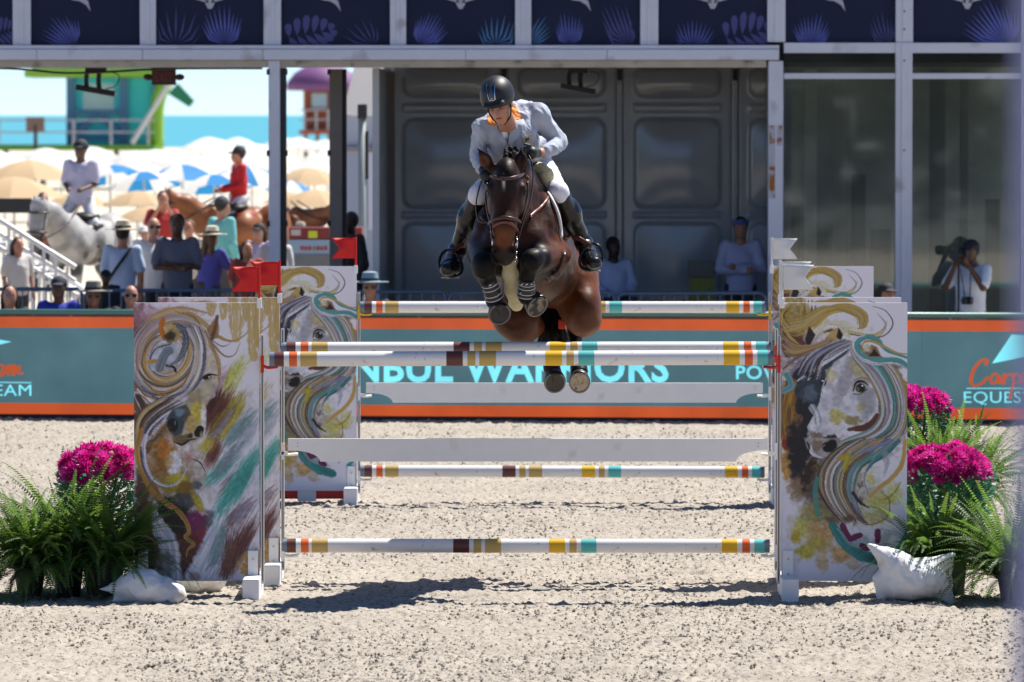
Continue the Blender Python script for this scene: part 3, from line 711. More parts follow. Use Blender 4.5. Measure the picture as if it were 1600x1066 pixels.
    hair(c, L, [(620,-15),(470,70),(370,200),(355,340),(420,480),(520,600)], [(930,-10),(800,90),(650,190),(600,330),(620,450),(680,560)], 85, (WHT,LAV,SLATE,TAN,BRN,TEAL,GOLD,WHT,BLK), (5, 19), .9, 31, 10)
    S(L((640,90),(740,50),(860,-5)), (14,26,20), (.38,.42,.64), LAV); S(L((880,10),(800,80),(710,180),(670,280),(700,390)), (26,30,12,6), (.36,.52,.50), LAV); S(L((920,0),(830,90),(740,150),(690,220)), (20,30,10), SLATE, TEAL)
    S(L((820,100),(830,170),(808,265)), (36,28,6), (.62,.63,.68), LAV, a=.7, dry=.2)
    S(L((335,280),(320,400),(345,540)), 30, (.36,.52,.48), TEAL, a=.8); S(L((510,130),(560,110),(530,200)), 30, YEL, OLV)
    B(L((780,440)),130,70,(.80,.76,.38),.75,-.3); B(L((720,280)),40,50,(.82,.79,.52),.8); B(L((880,370)),70,70,(.84,.80,.50),.6); B(L((760,560)),110,70,(.76,.72,.44),.7)
    S(L((960,0),(945,150),(880,260),(780,340),(710,410)), (20,28,24,20), (.82,.66,.36), GOLD); S(L((930,300),(900,360),(840,420),(780,430)), (8,14,6), OLV, YEL); S(L((800,380),(850,440),(830,560),(700,615),(600,560)), (5,9,9,5), (.62,.48,.30))
    S(L((590,380),(640,450),(710,495)), (20,20,5), SLATE); S(L((590,460),(640,560),(700,610)), (30,30,8), (.36,.26,.24), LAV)
    B(L((230,640)),80,80,(.82,.80,.42),.85); B(L((190,700)),40,60,(.78,.66,.22),.85); B(L((240,810)),70,60,(.80,.74,.26),.85); B(L((370,700)),95,110,(.82,.66,.44),.95); B(L((330,760)),80,60,(.80,.72,.32),.7); B(L((510,830)),95,75,(.84,.68,.46),.95); B(L((370,880)),50,80,(.84,.72,.54),.8); B(L((600,900)),60,45,(.84,.74,.60),.7); B(L((290,640)),60,50,(.80,.62,.40),.7)
    S(L((450,625),(530,740),(640,830),(760,870)), (50,66,66,60), TEAL, (.18,.46,.44), bris=8); S(L((480,640),(590,760),(740,800)), (10,18,8), (.62,.80,.78)); B(L((620,730)),130,50,(.56,.62,.64),.6); B(L((820,720)),60,50,(.60,.62,.60),.5)
    for p, q in (((515,620),(555,695)),((575,720),(640,690)),((765,665),(768,735)),((655,770),(695,790))): S(L(p, q), 34, (.50,.14,.36), (.38,.10,.26))
    S(L((985,660),(940,750),(900,800)), 30, TURQ, TEAL)
    B(L((560,570)),50,30,(.40,.26,.22),.7)
    return c
def panel_mesh(canvas, name, w_, h_):
    H, W = canvas.H, canvas.W
    x = np.linspace(0, w_, W); z = np.linspace(h_, 0, H)
    Xg, Zg = np.meshgrid(x, z)
    V = np.stack([Xg, np.zeros_like(Xg), Zg], -1).reshape(-1, 3)
    i = np.arange(H-1)[:, None]*W+np.arange(W-1)[None, :]
    Fq = np.stack([i, i+W, i+W+1, i+1], -1).reshape(-1, 4)
    C = lin(np.clip(canvas.C, 0, 1)).reshape(-1, 3)
    return np_mesh(name, V, Fq, C, False)
PAINT = M('wing_paint', rough=0.45, vcol=True, spec=0.4)
WPAINT = M('white_paint', (0.86, 0.85, 0.84), 0.4, noise=(9, 0.03), dirt=((0.62,0.59,0.54), 5, 0.64, 0.86))
ALU = M('aluminium', (0.55, 0.55, 0.56), 0.35, 0.6)
EDGE = M('panel_edge', (0.72, 0.70, 0.68), 0.5)
BLACKM = M('black_plastic', (0.012, 0.012, 0.014), 0.4)
REDP = M('red_plastic', (0.62, 0.016, 0.016), 0.4)
YELP = M('yellow_plastic', (0.75, 0.45, 0.02), 0.4)
PW, PH = 196*40/9000., (908-472)*40/9000.
PZ = atz(908, 40)
pm_a = panel_mesh(paint_a(), 'panel_picture', PW, PH); pm_b = panel_mesh(paint_b(), 'panel_picture', PW, PH)
pm_a.materials.append(PAINT); pm_b.materials.append(PAINT)

def wing(X0, Y, picture, inner, label, cups, redbase=False):
    """X0 left edge; inner=+1 inner edge at the right (left wing)"""
    X1 = X0+PW; xi = X1 if inner > 0 else X0; xo = X0 if inner > 0 else X1
    z0 = PZ; z1 = PZ+PH
    o = empty('jump_wing', ((X0+X1)/2, Y, 0), label, 'jump wing', 'painted wings of the jumps')
    bo = base_of(o)
    MB().box(X0, X1, Y+0.003, Y+0.034, z0, z1).build('panel', EDGE, o, bevel=0.003)
    link('picture', picture, None, o, Vector((X0, Y, z0))-bo)
    # aluminium keyhole track on the inner edge
    MB().box(xi-0.012+0.02*inner, xi+0.012+0.02*inner, Y-0.008, Y+0.042, z0-0.02, z0+PH*0.885).build('track', ALU, o, bevel=0.003)
    st = MB().box(xi-0.003+0.021*inner, xi+0.003+0.021*inner, Y-0.0095, Y-0.0085, z0, z0+PH*0.88).build('track_slot', BLACKM, o)
    for xx, s in ((xi-0.045*inner, 0), (xo+0.06*inner, 1)):
        MB().box(xx-0.036, xx+0.036, Y-0.031, Y-0.002, 0.03, 0.31).build('bracket', WPAINT, o, bevel=0.006)
        for zz in (0.145, 0.25):
            MB().tube([(xx, Y-0.031, zz), (xx, Y-0.037, zz)], 0.009, 8).build('bolt', ALU, o)
        gz = min(ground_z(xx, Y-0.3), ground_z(xx, Y+.3), 0)-0.02
        MB().box(xx-0.058, xx+0.058, Y-0.36, Y+0.36, gz, 0.135).build('foot', WPAINT, o, bevel=0.012)
    for z, mat in cups:
        m = MB().box(xi+0.022*inner-0.012, xi+0.022*inner+0.012, Y-0.03, Y-0.012, z-0.07, z+0.05)
        pts = spline([(xi+0.02*inner, Y-0.02, z-0.02), (xi+0.06*inner, Y+0.01, z-0.035), (xi+0.13*inner, Y+0.015, z-0.03)], 4)
        m.tube(pts, [0.02]*len(pts), 8, flat=((0,0,1), .55))
        m.build('jump_cup', mat, o, bevel=0.002)
    if redbase:
        rb = MB().box(X0+0.02, X1-0.02, Y+0.05, Y+0.11, 0.02, 0.16).build('kick_board', REDP, o, bevel=0.01)
        MB().box(X0+0.36, X0+0.52, Y+0.02, Y+0.049, 0.0, 0.17).build('kick_block', WPAINT, o, bevel=0.008)
    return o
Y1, Y2, Y3 = 40.0, 41.2, 49.64
ZF1 = atz(560, Y1); ZF2 = atz(545, Y2); ZP2 = atz(703, Y2); ZG2 = atz(853, Y2)
ZF3 = atz(480, Y3); ZP3 = atz(613, Y3); ZG3 = atz(737, Y3)
wing(atx(209, Y1), Y1, pm_a, 1, 'painted horse wing nearest the camera, beside the left ferns', [(ZF1-0.03, REDP)])
wing(atx(1222, Y1), Y1, pm_b, -1, 'painted two-horse-head wing nearest the camera, behind the white sandbag on the right', [(ZF1-0.03, REDP)])
wing(atx(437, Y2)-PW, Y2, pm_a, 1, 'painted wing just behind the front left wing, showing only a strip', [(ZF2-0.03, REDP), (ZP2+0.0, WPAINT), (ZG2-0.04, WPAINT)])
wing(atx(1218, Y2), Y2, pm_b, -1, 'painted wing hidden close behind the front right wing', [(ZF2-0.03, REDP), (ZP2+0.0, WPAINT), (ZG2-0.04, WPAINT)])
wing(atx(557, Y3)-PW, Y3, pm_b, 1, 'farther painted horse wing on the left with a red kick board', [(ZF3-0.03, YELP), (ZP3+0.0, WPAINT), (ZG3-0.04, WPAINT)], True)
wing(atx(1207, Y3), Y3, pm_b, -1, 'farther painted horse wing on the right, top showing above the front one', [(ZF3-0.03, YELP), (ZP3+0.0, WPAINT), (ZG3-0.04, WPAINT)])

# ------------------------------------------------------------------ poles, planks
PWHITE = M('pole_white', (0.80, 0.79, 0.78), 0.38, noise=(5, 0.03), dirt=((0.50,0.46,0.41), 16, 0.64, 0.72))
PB = M('pole_brown', rgb(96, 52, 46), 0.4, noise=(12, .06)); PO = M('pole_orange', rgb(224, 98, 34), 0.4, noise=(12, .06)); PG = M('pole_gold', rgb(190, 160, 92), 0.4, noise=(12, .06))
PY = M('pole_yellow', rgb(228, 178, 24), 0.4, noise=(12, .06)); PT = M('pole_turquoise', rgb(88, 186, 182), 0.4, noise=(12, .06)); PC = M('pole_cap', rgb(110, 122, 138), 0.45)
# bands as fractions of the bottom front pole, 440..1203 px
BANDS = [(448,462,PB),(470,482,PO),(487,512,PG),(708,733,PB),(740,752,PG),(758,783,PG),(858,883,PY),(890,901,PG),(908,932,PT),(1128,1152,PY),(1160,1172,PO),(1179,1195,PT)]
def pole(x0, x1, Y, z, r, label, dz=0.0):
    L = x1-x0; c = ((x0+x1)/2, Y, z)
    o = empty('jump_pole', c, label, 'jump pole', 'striped jump poles')
    def P(t): return (x0+L*t, Y, z+dz*(t-0.5))
    def ring(t0, t1, rr, mat, name, n=20):
        m = MB().tube([P(t0), P((t0+t1)/2), P(t1)], rr, n, caps=True)
        return m.build(name, mat, o, smooth='auto')
    m = MB(); ts = [0.008, .03, .97, .992]; m.tube([P(t) for t in ts], [r*.96, r, r, r*.96], 20)
    m.build('shaft', PWHITE, o, smooth='auto')
    for a, b, mat in BANDS:
        ring((a-440)/763., (b-440)/763., r+0.0008, mat, 'stripe')
    for t0, t1 in ((0.0, 0.011), (0.989, 1.0)):
        ring(t0, t1, r*0.985 if t0 else r*0.985, PC, 'end_cap')
    return o
pole(atx(421, Y1), atx(1208, Y1), Y1-0.0, ZF1, 0.052, 'nearest top pole of the jump, red cups at its ends', 0.012)
pole(atx(440, Y2), atx(1205, Y2), Y2, ZF2, 0.05, 'top pole right behind and just above the nearest one', 0.004)
pole(atx(440, Y2), atx(1203, Y2), Y2, ZG2, 0.05, 'lowest pole of the near jump close above the sand', -0.003)
pole(atx(563, Y3), atx(1197, Y3), Y3, ZF3, 0.05, 'top pole of the farther jump, on yellow cups')
pole(atx(563, Y3), atx(1195, Y3), Y3, ZG3, 0.05, 'lowest pole of the farther jump', -0.01)
def plank(xl, xr, Y, ztop, zbot, label):
    hh = ztop-zbot; ex = 0.20
    pts = [(xl, ztop), (xl, ztop-hh*.52)]
    a = [(xl+.03, ztop-hh*.52)]+[(xl+.03+ex*(math.sin(t)), ztop-hh*.52-hh*.48*(1-math.cos(t))) for t in np.linspace(.2, math.pi/2, 7)]
    pts += a
    pts += [(xr-(p[0]-xl), p[1]) for p in a[::-1]]+[(xr, ztop-hh*.52), (xr, ztop)]
    o = empty('jump_plank', ((xl+xr)/2, Y, zbot), label, 'jump plank', 'white jump planks')
    MB().prism(pts, Y-0.014, Y+0.014).build('board', WPAINT, o, bevel=0.003)
    for s, xe in ((-1, xl), (1, xr)):
        MB().box(min(xe, xe+s*.055), max(xe, xe+s*.055), Y-.01, Y+.012, ztop-hh*.72, ztop-hh*.55).build('hanger', WPAINT, o, bevel=.004)
        for dz in (.2, .34):
            MB().tube([(xe-s*.07, Y-.014, ztop-hh*dz), (xe-s*.07, Y-.018, ztop-hh*dz)], .006, 8).build('bolt', ALU, o)
plank(atx(450, Y2), atx(1200, Y2), Y2-.02, atz(685, Y2), atz(721, Y2), 'white shaped plank of the near jump, under its top poles')
plank(atx(572, Y3), atx(1192, Y3), Y3-.02, atz(598, Y3), atz(629, Y3), 'white shaped plank of the farther jump in front of the screen board')

# ------------------------------------------------------------------ flags
REDF = M('red_flag', (0.70, 0.02, 0.018), 0.55, trans=((0.8,0.03,0.02), .25)); WHF = M('white_flag', (0.78, 0.77, 0.76), 0.55, trans=((0.8,0.8,0.8), .2))
def flag(px_pole, py0, py1, px_tip, Y, py_base, mat, label, notch=0.72, droop=0.0):
    a = at(px_pole, py0, Y); b = at(px_pole, py1, Y); base = at(px_pole, py_base, Y)
    dx = atx(px_tip, Y)-a.x
    o = empty('flag', base, label, 'flag', 'corner flags on the jump wings')
    MB().tube([base, (a.x, Y, a.z+.01)], .009, 8).build('staff', mat, o)
    MB().box(base.x-.016, base.x+.016, Y-.02, Y+.02, base.z-.035, base.z+.035).build('socket', WPAINT, o, bevel=.004)
    n = 9; vs = []; fs = []
    for i in range(n):
        t = i/(n-1)
        for j in range(9):
            s = j/8
            e = 1-(1-notch)*(1-abs(2*s-1))
            x = a.x+dx*t*e
            z = a.z+(b.z-a.z)*s-droop*t*(1-s*.3)
            yy = Y+.02*math.sin(t*4+s*1.2)*t
            vs.append((x, yy-.002, z))
    for i in range(n-1):
        for j in range(8):
            q = i*9+j; fs.append((q, q+9, q+10, q+1))
    m = MB().add(vs, fs); ob = m.build('flag_cloth', mat, o, smooth=True, fix=False)
    sm = ob.modifiers.new('thickness', 'SOLIDIFY'); sm.thickness = .002
flag(405, 417, 456, 361, Y1, 474, REDF, 'red swallowtail flag on the nearest left wing', .66, .0)
flag(437, 409, 446, 391, Y2, 466, REDF, 'red swallowtail flag just behind the nearest red one', .66)
flag(556, 372, 404, 518, Y3, 421, REDF, 'red swallowtail flag on the farther left wing', .66)
flag(1222, 414, 453, 1272, Y1, 474, WHF, 'white swallowtail flag on the nearest right wing', .7)
flag(1219, 409, 446, 1268, Y2, 468, WHF, 'white swallowtail flag peeking out behind the nearest white one', .7)
flag(1206, 373, 405, 1246, Y3, 421, WHF, 'white swallowtail flag on the farther right wing', .7)

# ------------------------------------------------------------------ sandbags
BAG = M('white_bag', (0.74, 0.74, 0.74), 0.6, bump=(60, 0.25, .004), dirt=((0.5,0.44,0.36), 5, 0.56, 0.72))
def sandbag(prims, label, seed, wrinkle):
    V, Fq = sdf_mesh(prims, 0.012)
    c = V.mean(0)
    nx = fbm(V[:, 0]*9+seed, V[:, 2]*9, seed, 3)-.45; ny = fbm(V[:, 0]*22+V[:, 2]*14, V[:, 2]*6-V[:, 0]*9, seed+4, 3)-.45
    d = (V-c); d /= np.linalg.norm(d, axis=1)[:, None]+1e-6
    rg = 1-np.abs(2*fbm(V[:, 0]*13+V[:, 2]*8+seed, V[:, 2]*15-V[:, 0]*6, seed+8, 2)-.75)*1.8
    V = V+d*(nx*.03+ny*wrinkle+np.clip(rg-.4, 0, 1)*.014)[:, None]
    c[2] = 0
    o = link('sandbag', np_mesh('sandbag', V-c, Fq, None, True), BAG); o.location = c
    return tag(o, label, 'sandbag', 'white sandbags weighing down the wings')
Yb = 39.50
q = lambda x, y, Y=Yb: np.array(at(x, y, Y))
sandbag([ell(q(234,922),(.245,.17,.115),.05,(0,.10,0)), ell(q(252,930),(.15,.15,.075),.05), ell(q(218,908),(.13,.13,.07),.06,(0,-.3,0)), cap(q(208,920),q(158,921,Yb-.05),.11,.012,.05,((0,0,1),.5)), cap(q(200,934),q(168,941,Yb-.08),.07,.012,.04,((0,0,1),.5))],
        'slumped white sandbag under the left ferns at the front wing', 3, .018)
sandbag([ell(q(1432,900),(.25,.15,.12),.06,(0,.30,0)), ell(q(1420,912),(.19,.16,.12),.06), cap(q(1400,880),q(1359,853),.10,.016,.05,((0,1,0),1.4)), cap(q(1375,905),q(1378,935),.05,.03,.05), cap(q(1455,890),q(1489,868),.09,.02,.05), cap(q(1465,915),q(1483,938),.08,.03,.05), cap(q(1484,870),q(1480,936),.016,.018,.03)],
        'plump white sandbag lying against the front right wing', 9, .02)
sandbag([ell(at(312,908,40.3),(.16,.10,.09),.05), ell(at(335,905,40.32),(.08,.09,.06),.05)], 'white sandbag mostly hidden behind the front left wing', 14, .01)
# ================================================================== LED screen board along the arena
def board_y(x): return 62.8-0.107*x
def bpt(px, py):
    """point on the board's front plane seen at photograph pixel"""
    u = (px-800)/FPX; v = -(py-533)/FPX; dy = _cp+v*_sp; dz = -_sp+v*_cp
    t = 62.8/(dy+0.107*u)
    return Vector((u*t, dy*t, CAM_H+dz*t))
SC_T = (0.062, 0.148, 0.180); SC_O = (0.74, 0.115, 0.018); SC_C = (0.22, 0.85, 1.0)
def screen_mat(name, c, strength):
    m = bpy.data.materials.new(name); m.use_nodes = True; t = m.node_tree; n = t.nodes; l = t.links; b = n['Principled BSDF']
    b.inputs['Base Color'].default_value = (0.012, 0.013, 0.014, 1); b.inputs['Roughness'].default_value = .55
    tc = n.new('ShaderNodeTexCoord'); wv = n.new('ShaderNodeTexWave'); wv.bands_direction = 'X'; wv.inputs['Scale'].default_value = 22
    l.new(tc.outputs['Object'], wv.inputs['Vector'])
    nz = n.new('ShaderNodeTexNoise'); nz.inputs['Scale'].default_value = 2.0; nz.inputs['Detail'].default_value = 6; l.new(tc.outputs['Object'], nz.inputs['Vector'])
    ad = n.new('ShaderNodeMath'); ad.operation = 'MULTIPLY_ADD'; ad.inputs[1].default_value = .22; l.new(wv.outputs['Fac'], ad.inputs[0])
    mr = n.new('ShaderNodeMapRange'); mr.inputs[1].default_value = .3; mr.inputs[2].default_value = .7; mr.inputs[3].default_value = .72; mr.inputs[4].default_value = 1.0
    l.new(nz.outputs['Fac'], mr.inputs[0]); l.new(mr.outputs[0], ad.inputs[2])
    ml = n.new('ShaderNodeMath'); ml.operation = 'MULTIPLY'; ml.inputs[1].default_value = strength; l.new(ad.outputs[0], ml.inputs[0])
    b.inputs['Emission Color'].default_value = (*c, 1); l.new(ml.outputs[0], b.inputs['Emission Strength'])
    return m
MT = screen_mat('screen_teal', SC_T, .58); MO = screen_mat('screen_orange', SC_O, .42); MC = screen_mat('screen_cyan', SC_C, .62); MD = M('screen_frame', (.02, .022, .025), .6)
bl = empty('led_screen_board', (0, 62.8, 0), 'long teal and orange illuminated screen board along the arena edge', 'screen board')
ux = Vector((1, -0.107, 0)).normalized(); uy = Vector((0.107, 1, 0)).normalized(); uz = Vector((0, 0, 1))
def bbox_(x0, x1, z0, z1, d0, d1, name, mat, **k):
    """box on the board: x range, z range, depth range behind the front plane (negative = proud)"""
    c = Vector(((x0+x1)/2, board_y((x0+x1)/2), (z0+z1)/2))+uy*((d0+d1)/2)
    return MB().obox(c, ux, uy, uz, (x1-x0)/2*1.0057, (d1-d0)/2, (z1-z0)/2).build(name, mat, bl, **k)
zb0 = .045; zb1 = bpt(800, 634).z; zt0 = bpt(800, 515).z; zt1 = bpt(800, 498).z; ztop = bpt(800, 491).z
x = -9.0
while x < 9.0:
    e = x+0.96-.003
    bbox_(x, e, zb0, zb1, .002, .05, 'stripe_panel', MO)
    bbox_(x, e, zb1+.0006, zt0-.0006, .0, .05, 'screen_panel', MT)
    bbox_(x, e, zt0, zt1, .002, .05, 'stripe_panel', MO)
    x += 0.96
bbox_(-9.05, 9.05, -.05, .044, .01, .16, 'plinth', MD); bbox_(-9.05, 9.05, .05, zt1+.01, .052, .14, 'cabinet_back', MD)
m = MB(); m.tube([Vector((xx, board_y(xx), ztop))+uy*.07 for xx in (-9.05, 9.05)], .034, 10)
m.build('top_rail', M('rail_green', rgb(90, 140, 128), .4), bl, smooth=True)
for xx in np.arange(-8.7, 9, 1.92):
    MB().tube([Vector((xx, board_y(xx), ztop+.03))+uy*.07, Vector((xx, board_y(xx), ztop-.06))+uy*.07], .016, 8).build('rail_clip', ALU, bl)
FONT = None
def text_mesh(body_, x0px, x1px, ytop, ybot, name, mat, parent, offset=0.0, space=1.0, onboard=True, Y=None, shear=0):
    cu = bpy.data.curves.new(name, 'FONT'); cu.body = body_; cu.size = 1; cu.offset = offset; cu.space_character = space; cu.shear = shear
    cu.extrude = 0; cu.resolution_u = 3
    ob = bpy.data.objects.new(name, cu); col.objects.link(ob)
    dg = bpy.context.evaluated_depsgraph_get(); me = bpy.data.meshes.new_from_object(ob.evaluated_get(dg))
    bpy.data.objects.remove(ob)
    V = np.array([v.co[:] for v in me.vertices]); lo = V.min(0); hi = V.max(0)
    P = []
    for v in V:
        px = x0px+(v[0]-lo[0])/(hi[0]-lo[0])*(x1px-x0px); py = ybot+(v[1]-lo[1])/(hi[1]-lo[1])*(ytop-ybot)
        P.append(tuple((bpt(px, py)-uy*.004) if onboard else at(px, py, Y)))
    fs = [tuple(p.vertices) for p in me.polygons]
    bpy.data.meshes.remove(me)
    par = list(range(len(P)))
    def fd(i):
        while par[i] != i: par[i] = par[par[i]]; i = par[i]
        return i
    for f in fs:
        for q in f[1:]: par[fd(q)] = fd(f[0])
    isl = {}
    for f in fs: isl.setdefault(fd(f[0]), []).append(f)
    for fl in isl.values():
        ids = sorted({i for f in fl for i in f}); mp = {i: k for k, i in enumerate(ids)}
        MB().add([P[i] for i in ids], [tuple(mp[i] for i in f) for f in fl]).build('letter', mat, parent, fix=False)
text_mesh('ISTANBUL WARRIORS', 424, 1045, 551, 598, 'lettering', MC, bl, .028, 1.06)
text_mesh('POWERED BY', 1150, 1352, 571, 593, 'lettering', MC, bl, .02, 1.05)
text_mesh('EQUESTRIAN TEAM', 1506, 1776, 612, 633, 'lettering', MC, bl, .0, 1.05)
text_mesh('EQUESTRIAN TEAM', -225, 49, 601, 622, 'lettering', MC, bl, .0, 1.05)
def ribbon(pts2, wpx, name, mat, n=7):
    P = spline(pts2, n); m = MB(); vs = []
    for i, (x_, y_) in enumerate(P):
        x2, y2 = P[min(i+1, len(P)-1)]; x1_, y1_ = P[max(i-1, 0)]
        dx, dy = x2-x1_, y2-y1_; L = math.hypot(dx, dy)+1e-6
        w_ = wpx*(0.55+0.45*abs(dy)/L)
        for s in (-1, 1): vs.append(tuple(bpt(x_-dy/L*w_*s/2, y_+dx/L*w_*s/2)-uy*.005))
    fs = [(2*i, 2*i+1, 2*i+3, 2*i+2) for i in range(len(P)-1)]
    return MB().add(vs, fs).build(name, mat, bl, fix=False)
def script_mark(ox, oy):
    """handwritten orange name, sail above and rule beneath"""
    T = lambda *p: [(ox+a, oy+b) for a, b in p]
    ribbon(T((34,-30),(36,-38),(28,-38),(16,-24),(11,-6),(16,2),(28,-2),(38,-12)), 5.5, 'script_letter', MO)
    ribbon(T((54,-14),(48,-17),(42,-10),(44,-2),(50,-4),(55,-14),(54,-4),(58,-2)), 4.5, 'script_letter', MO)
    ribbon(T((58,-2),(64,-17),(63,-6),(62,-1),(66,-12),(72,-17),(74,-14)), 4.5, 'script_letter', MO)
    ribbon(T((76,-18),(78,-4),(72,22)), 4.5, 'script_letter', MO); ribbon(T((77,-8),(83,-17),(89,-12),(86,-3),(78,-3)), 4.5, 'script_letter', MO)
    ribbon(T((90,-8),(98,-10),(99,-16),(94,-17),(90,-9),(92,-2),(99,-4),(104,-9)), 4.5, 'script_letter', MO)
    ribbon(T((104,-9),(108,-16),(107,-2)), 4.5, 'script_letter', MO); ribbon(T((108,-8),(114,-16),(114,-2)), 4.5, 'script_letter', MO); ribbon(T((115,-8),(121,-15),(122,-3),(128,-4)), 4.5, 'script_letter', MO)
    ribbon(T((4,6),(110,6)), 2.5, 'rule', MC, 2)
    tri = T((44,-33),(75,-78),(160,-74),(130,-50))
    MB().add([tuple(bpt(*p)-uy*.004) for p in tri], [(0,1,2,3)]).build('sail_mark', MC, bl, fix=False)
script_mark(1506, 601); 
def left_mark():
    T = lambda *p: [(a, b) for a, b in p]
    ribbon(T((-62,584),(-70,566),(-60,560),(-50,570)), 5.5, 'script_letter', MO); ribbon(T((-40,575),(-34,590),(-24,575)), 4.5, 'script_letter', MO)
    ribbon(T((-8,584),(2,582),(6,574),(0,570),(-6,578),(-4,587),(4,586),(10,578)), 5, 'script_letter', MO)
    ribbon(T((10,578),(15,571),(13,587)), 5, 'script_letter', MO); ribbon(T((14,582),(22,571),(21,587)), 5, 'script_letter', MO); ribbon(T((22,582),(31,572),(29,583),(37,583)), 5, 'script_letter', MO)
    ribbon(T((-70,597),(49,598)), 2.5, 'rule', MC, 2)
    MB().add([tuple(bpt(*p)-uy*.004) for p in ((-70,520),(-30,526),(18,534),(-10,541),(-60,548))], [(0,1,2,3,4)]).build('sail_mark', MC, bl, fix=False)
left_mark()
# ================================================================== two-storey event pavilion behind the arena
YF = 68.0; YB = 73.5
fx = lambda px: atx(px, YF)
fz = lambda py: atz(py, YF)
PAL = M('pale_aluminium', rgb(205, 208, 220), .4, .1, noise=(3, .05), dirt=(rgb(120, 112, 104), 2.2, .60, .80))
PALD = M('weathered_trim', rgb(176, 168, 156), .6, noise=(4, .14), dirt=(rgb(70, 62, 55), 3.0, .56, .70))
POSTB = M('grey_post', rgb(134, 126, 122), .55, noise=(4, .1)); DARKM = M('dark_steel', (.012, .013, .016), .5)
NAVY = M('navy_film', (.016, .022, .055), .5, spec=.12, noise=(.8, .12)); CEIL = M('dark_ceiling', (.05, .05, .052), .7)
DGREY = M('moulded_grey', (.50, .52, .54), .15, spec=.8, noise=(1.3, .12))
RUST = M('rusty_post', rgb(178, 180, 192), .45, .15, dirt=(rgb(150, 92, 30), 5.5, .52, .60))
pv = empty('event_pavilion', (0, YF, 0), 'two-storey glass and aluminium event pavilion with navy printed upper windows', 'pavilion')
def part(m, name, mat, parent=None, **k): return m.build(name, mat, parent if parent is not None else pv, **k)
ZS = fz(106)                                   # underside of the upper floor
mull = [(-178,-146),(22,50),(220,245),(413,440),(610,635),(805,830),(1000,1028),(1198,1226),(1398,1425),(1595,1622),(1792,1819)]
# upper mullions and window panels
for a, b in mull:
    lo = fz(71) if b < 1210 else fz(66)
    part(MB().box(fx(a), fx(b), YF-.06, YF+.1, lo+.001, 7.4), 'mullion', PAL, bevel=.006)
    part(MB().box((fx(a)+fx(b))/2-.02, (fx(a)+fx(b))/2+.02, YF-.072, YF-.0605, lo+.001, 7.38), 'mullion_cap', PAL, bevel=.003)
LEAFP = M('leaf_violet', (.085, .105, .42), .4); LEAFD = M('leaf_indigo', (.045, .048, .20), .4); LEAFB = M('leaf_blue', (.06, .20, .42), .4); CREST = M('print_white', (.42, .43, .50), .4)
YP = YF-.0035
def leafmesh(polys):
    m = MB()
    for p in polys: m.add([(fx(x), YP, fz(y)) for x, y in p], [tuple(range(len(p)))])
    return m
def palm(cx, cy, r, a0, a1, n, win, clip):
    P = []; m = int(n*1.6); r *= 1.22; am = (a0+a1)/2; sp = (a1-a0)*.68; lean = rng.choice((-16, 14, 22, -20))
    for i in range(m):
        t = i/(m-1)*2-1; a = R(am+lean+sp*t); rr = r*(1-.28*t*t)*(.9+.16*rng.random()); wd = r*.022; bend = R(10)*t
        p0 = (cx+r*.10*math.cos(a), cy-r*.10*math.sin(a)); m1 = (cx+rr*.55*math.cos(a), cy-rr*.55*math.sin(a)); tip = (cx+rr*math.cos(a-bend), cy-rr*math.sin(a-bend)); nx, ny = math.sin(a), math.cos(a)
        P.append([p0, (m1[0]+nx*wd, m1[1]+ny*wd), tip, (m1[0]-nx*wd, m1[1]-ny*wd)])
    return [[(min(max(x, clip[0]), clip[1]), min(y, 69)) for x, y in p] for p in P]
def monstera(cx, cy, rx, ry, flip=1):
    P = []
    for i in range(6):
        t = (i+.5)/6; bx, by = cx-rx+2*rx*t, cy+ry*.5*(1-t)
        for s in (-1, 1):
            al = R(20)+s*R(78-30*t); ln = ry*1.25*math.sin(math.pi*(.18+.75*t)); wd = rx*.15
            dx, dy = math.cos(al), -math.sin(al); nx, ny = math.sin(al), math.cos(al)
            P.append([(bx, by)]+[(bx+dx*ln*q+nx*wd*h, min(69, by+dy*ln*q+ny*wd*h)) for q, h in ((.4, .8), (.8, 1), (1, .45), (1, -.45), (.8, -1), (.4, -.8))])
    return P
prints = {1:[('p',118,76,50,70,170,11,LEAFP)],2:[('p',275,84,62,60,150,6,LEAFD),('p',352,80,60,45,115,8,LEAFP)],3:[('m',484,47,38,24,LEAFD),('p',585,80,48,70,165,6,LEAFD)],
          4:[('p',655,78,52,40,110,9,LEAFP),('p',775,88,55,55,140,7,LEAFB)],5:[('p',822,70,44,-5,80,8,LEAFB),('p',890,80,50,40,100,7,LEAFP),('p',985,90,78,75,120,6,LEAFD)],
          6:[('p',1082,84,46,55,150,9,LEAFP),('m',1165,46,36,28,LEAFD)],7:[('p',1266,80,50,60,140,9,LEAFP),('p',1385,78,50,95,150,5,LEAFD)],8:[('p',1576,82,72,70,160,12,LEAFP)],0:[('m',5,46,18,20,LEAFD)],9:[('p',1690,80,60,60,150,9,LEAFP)]}
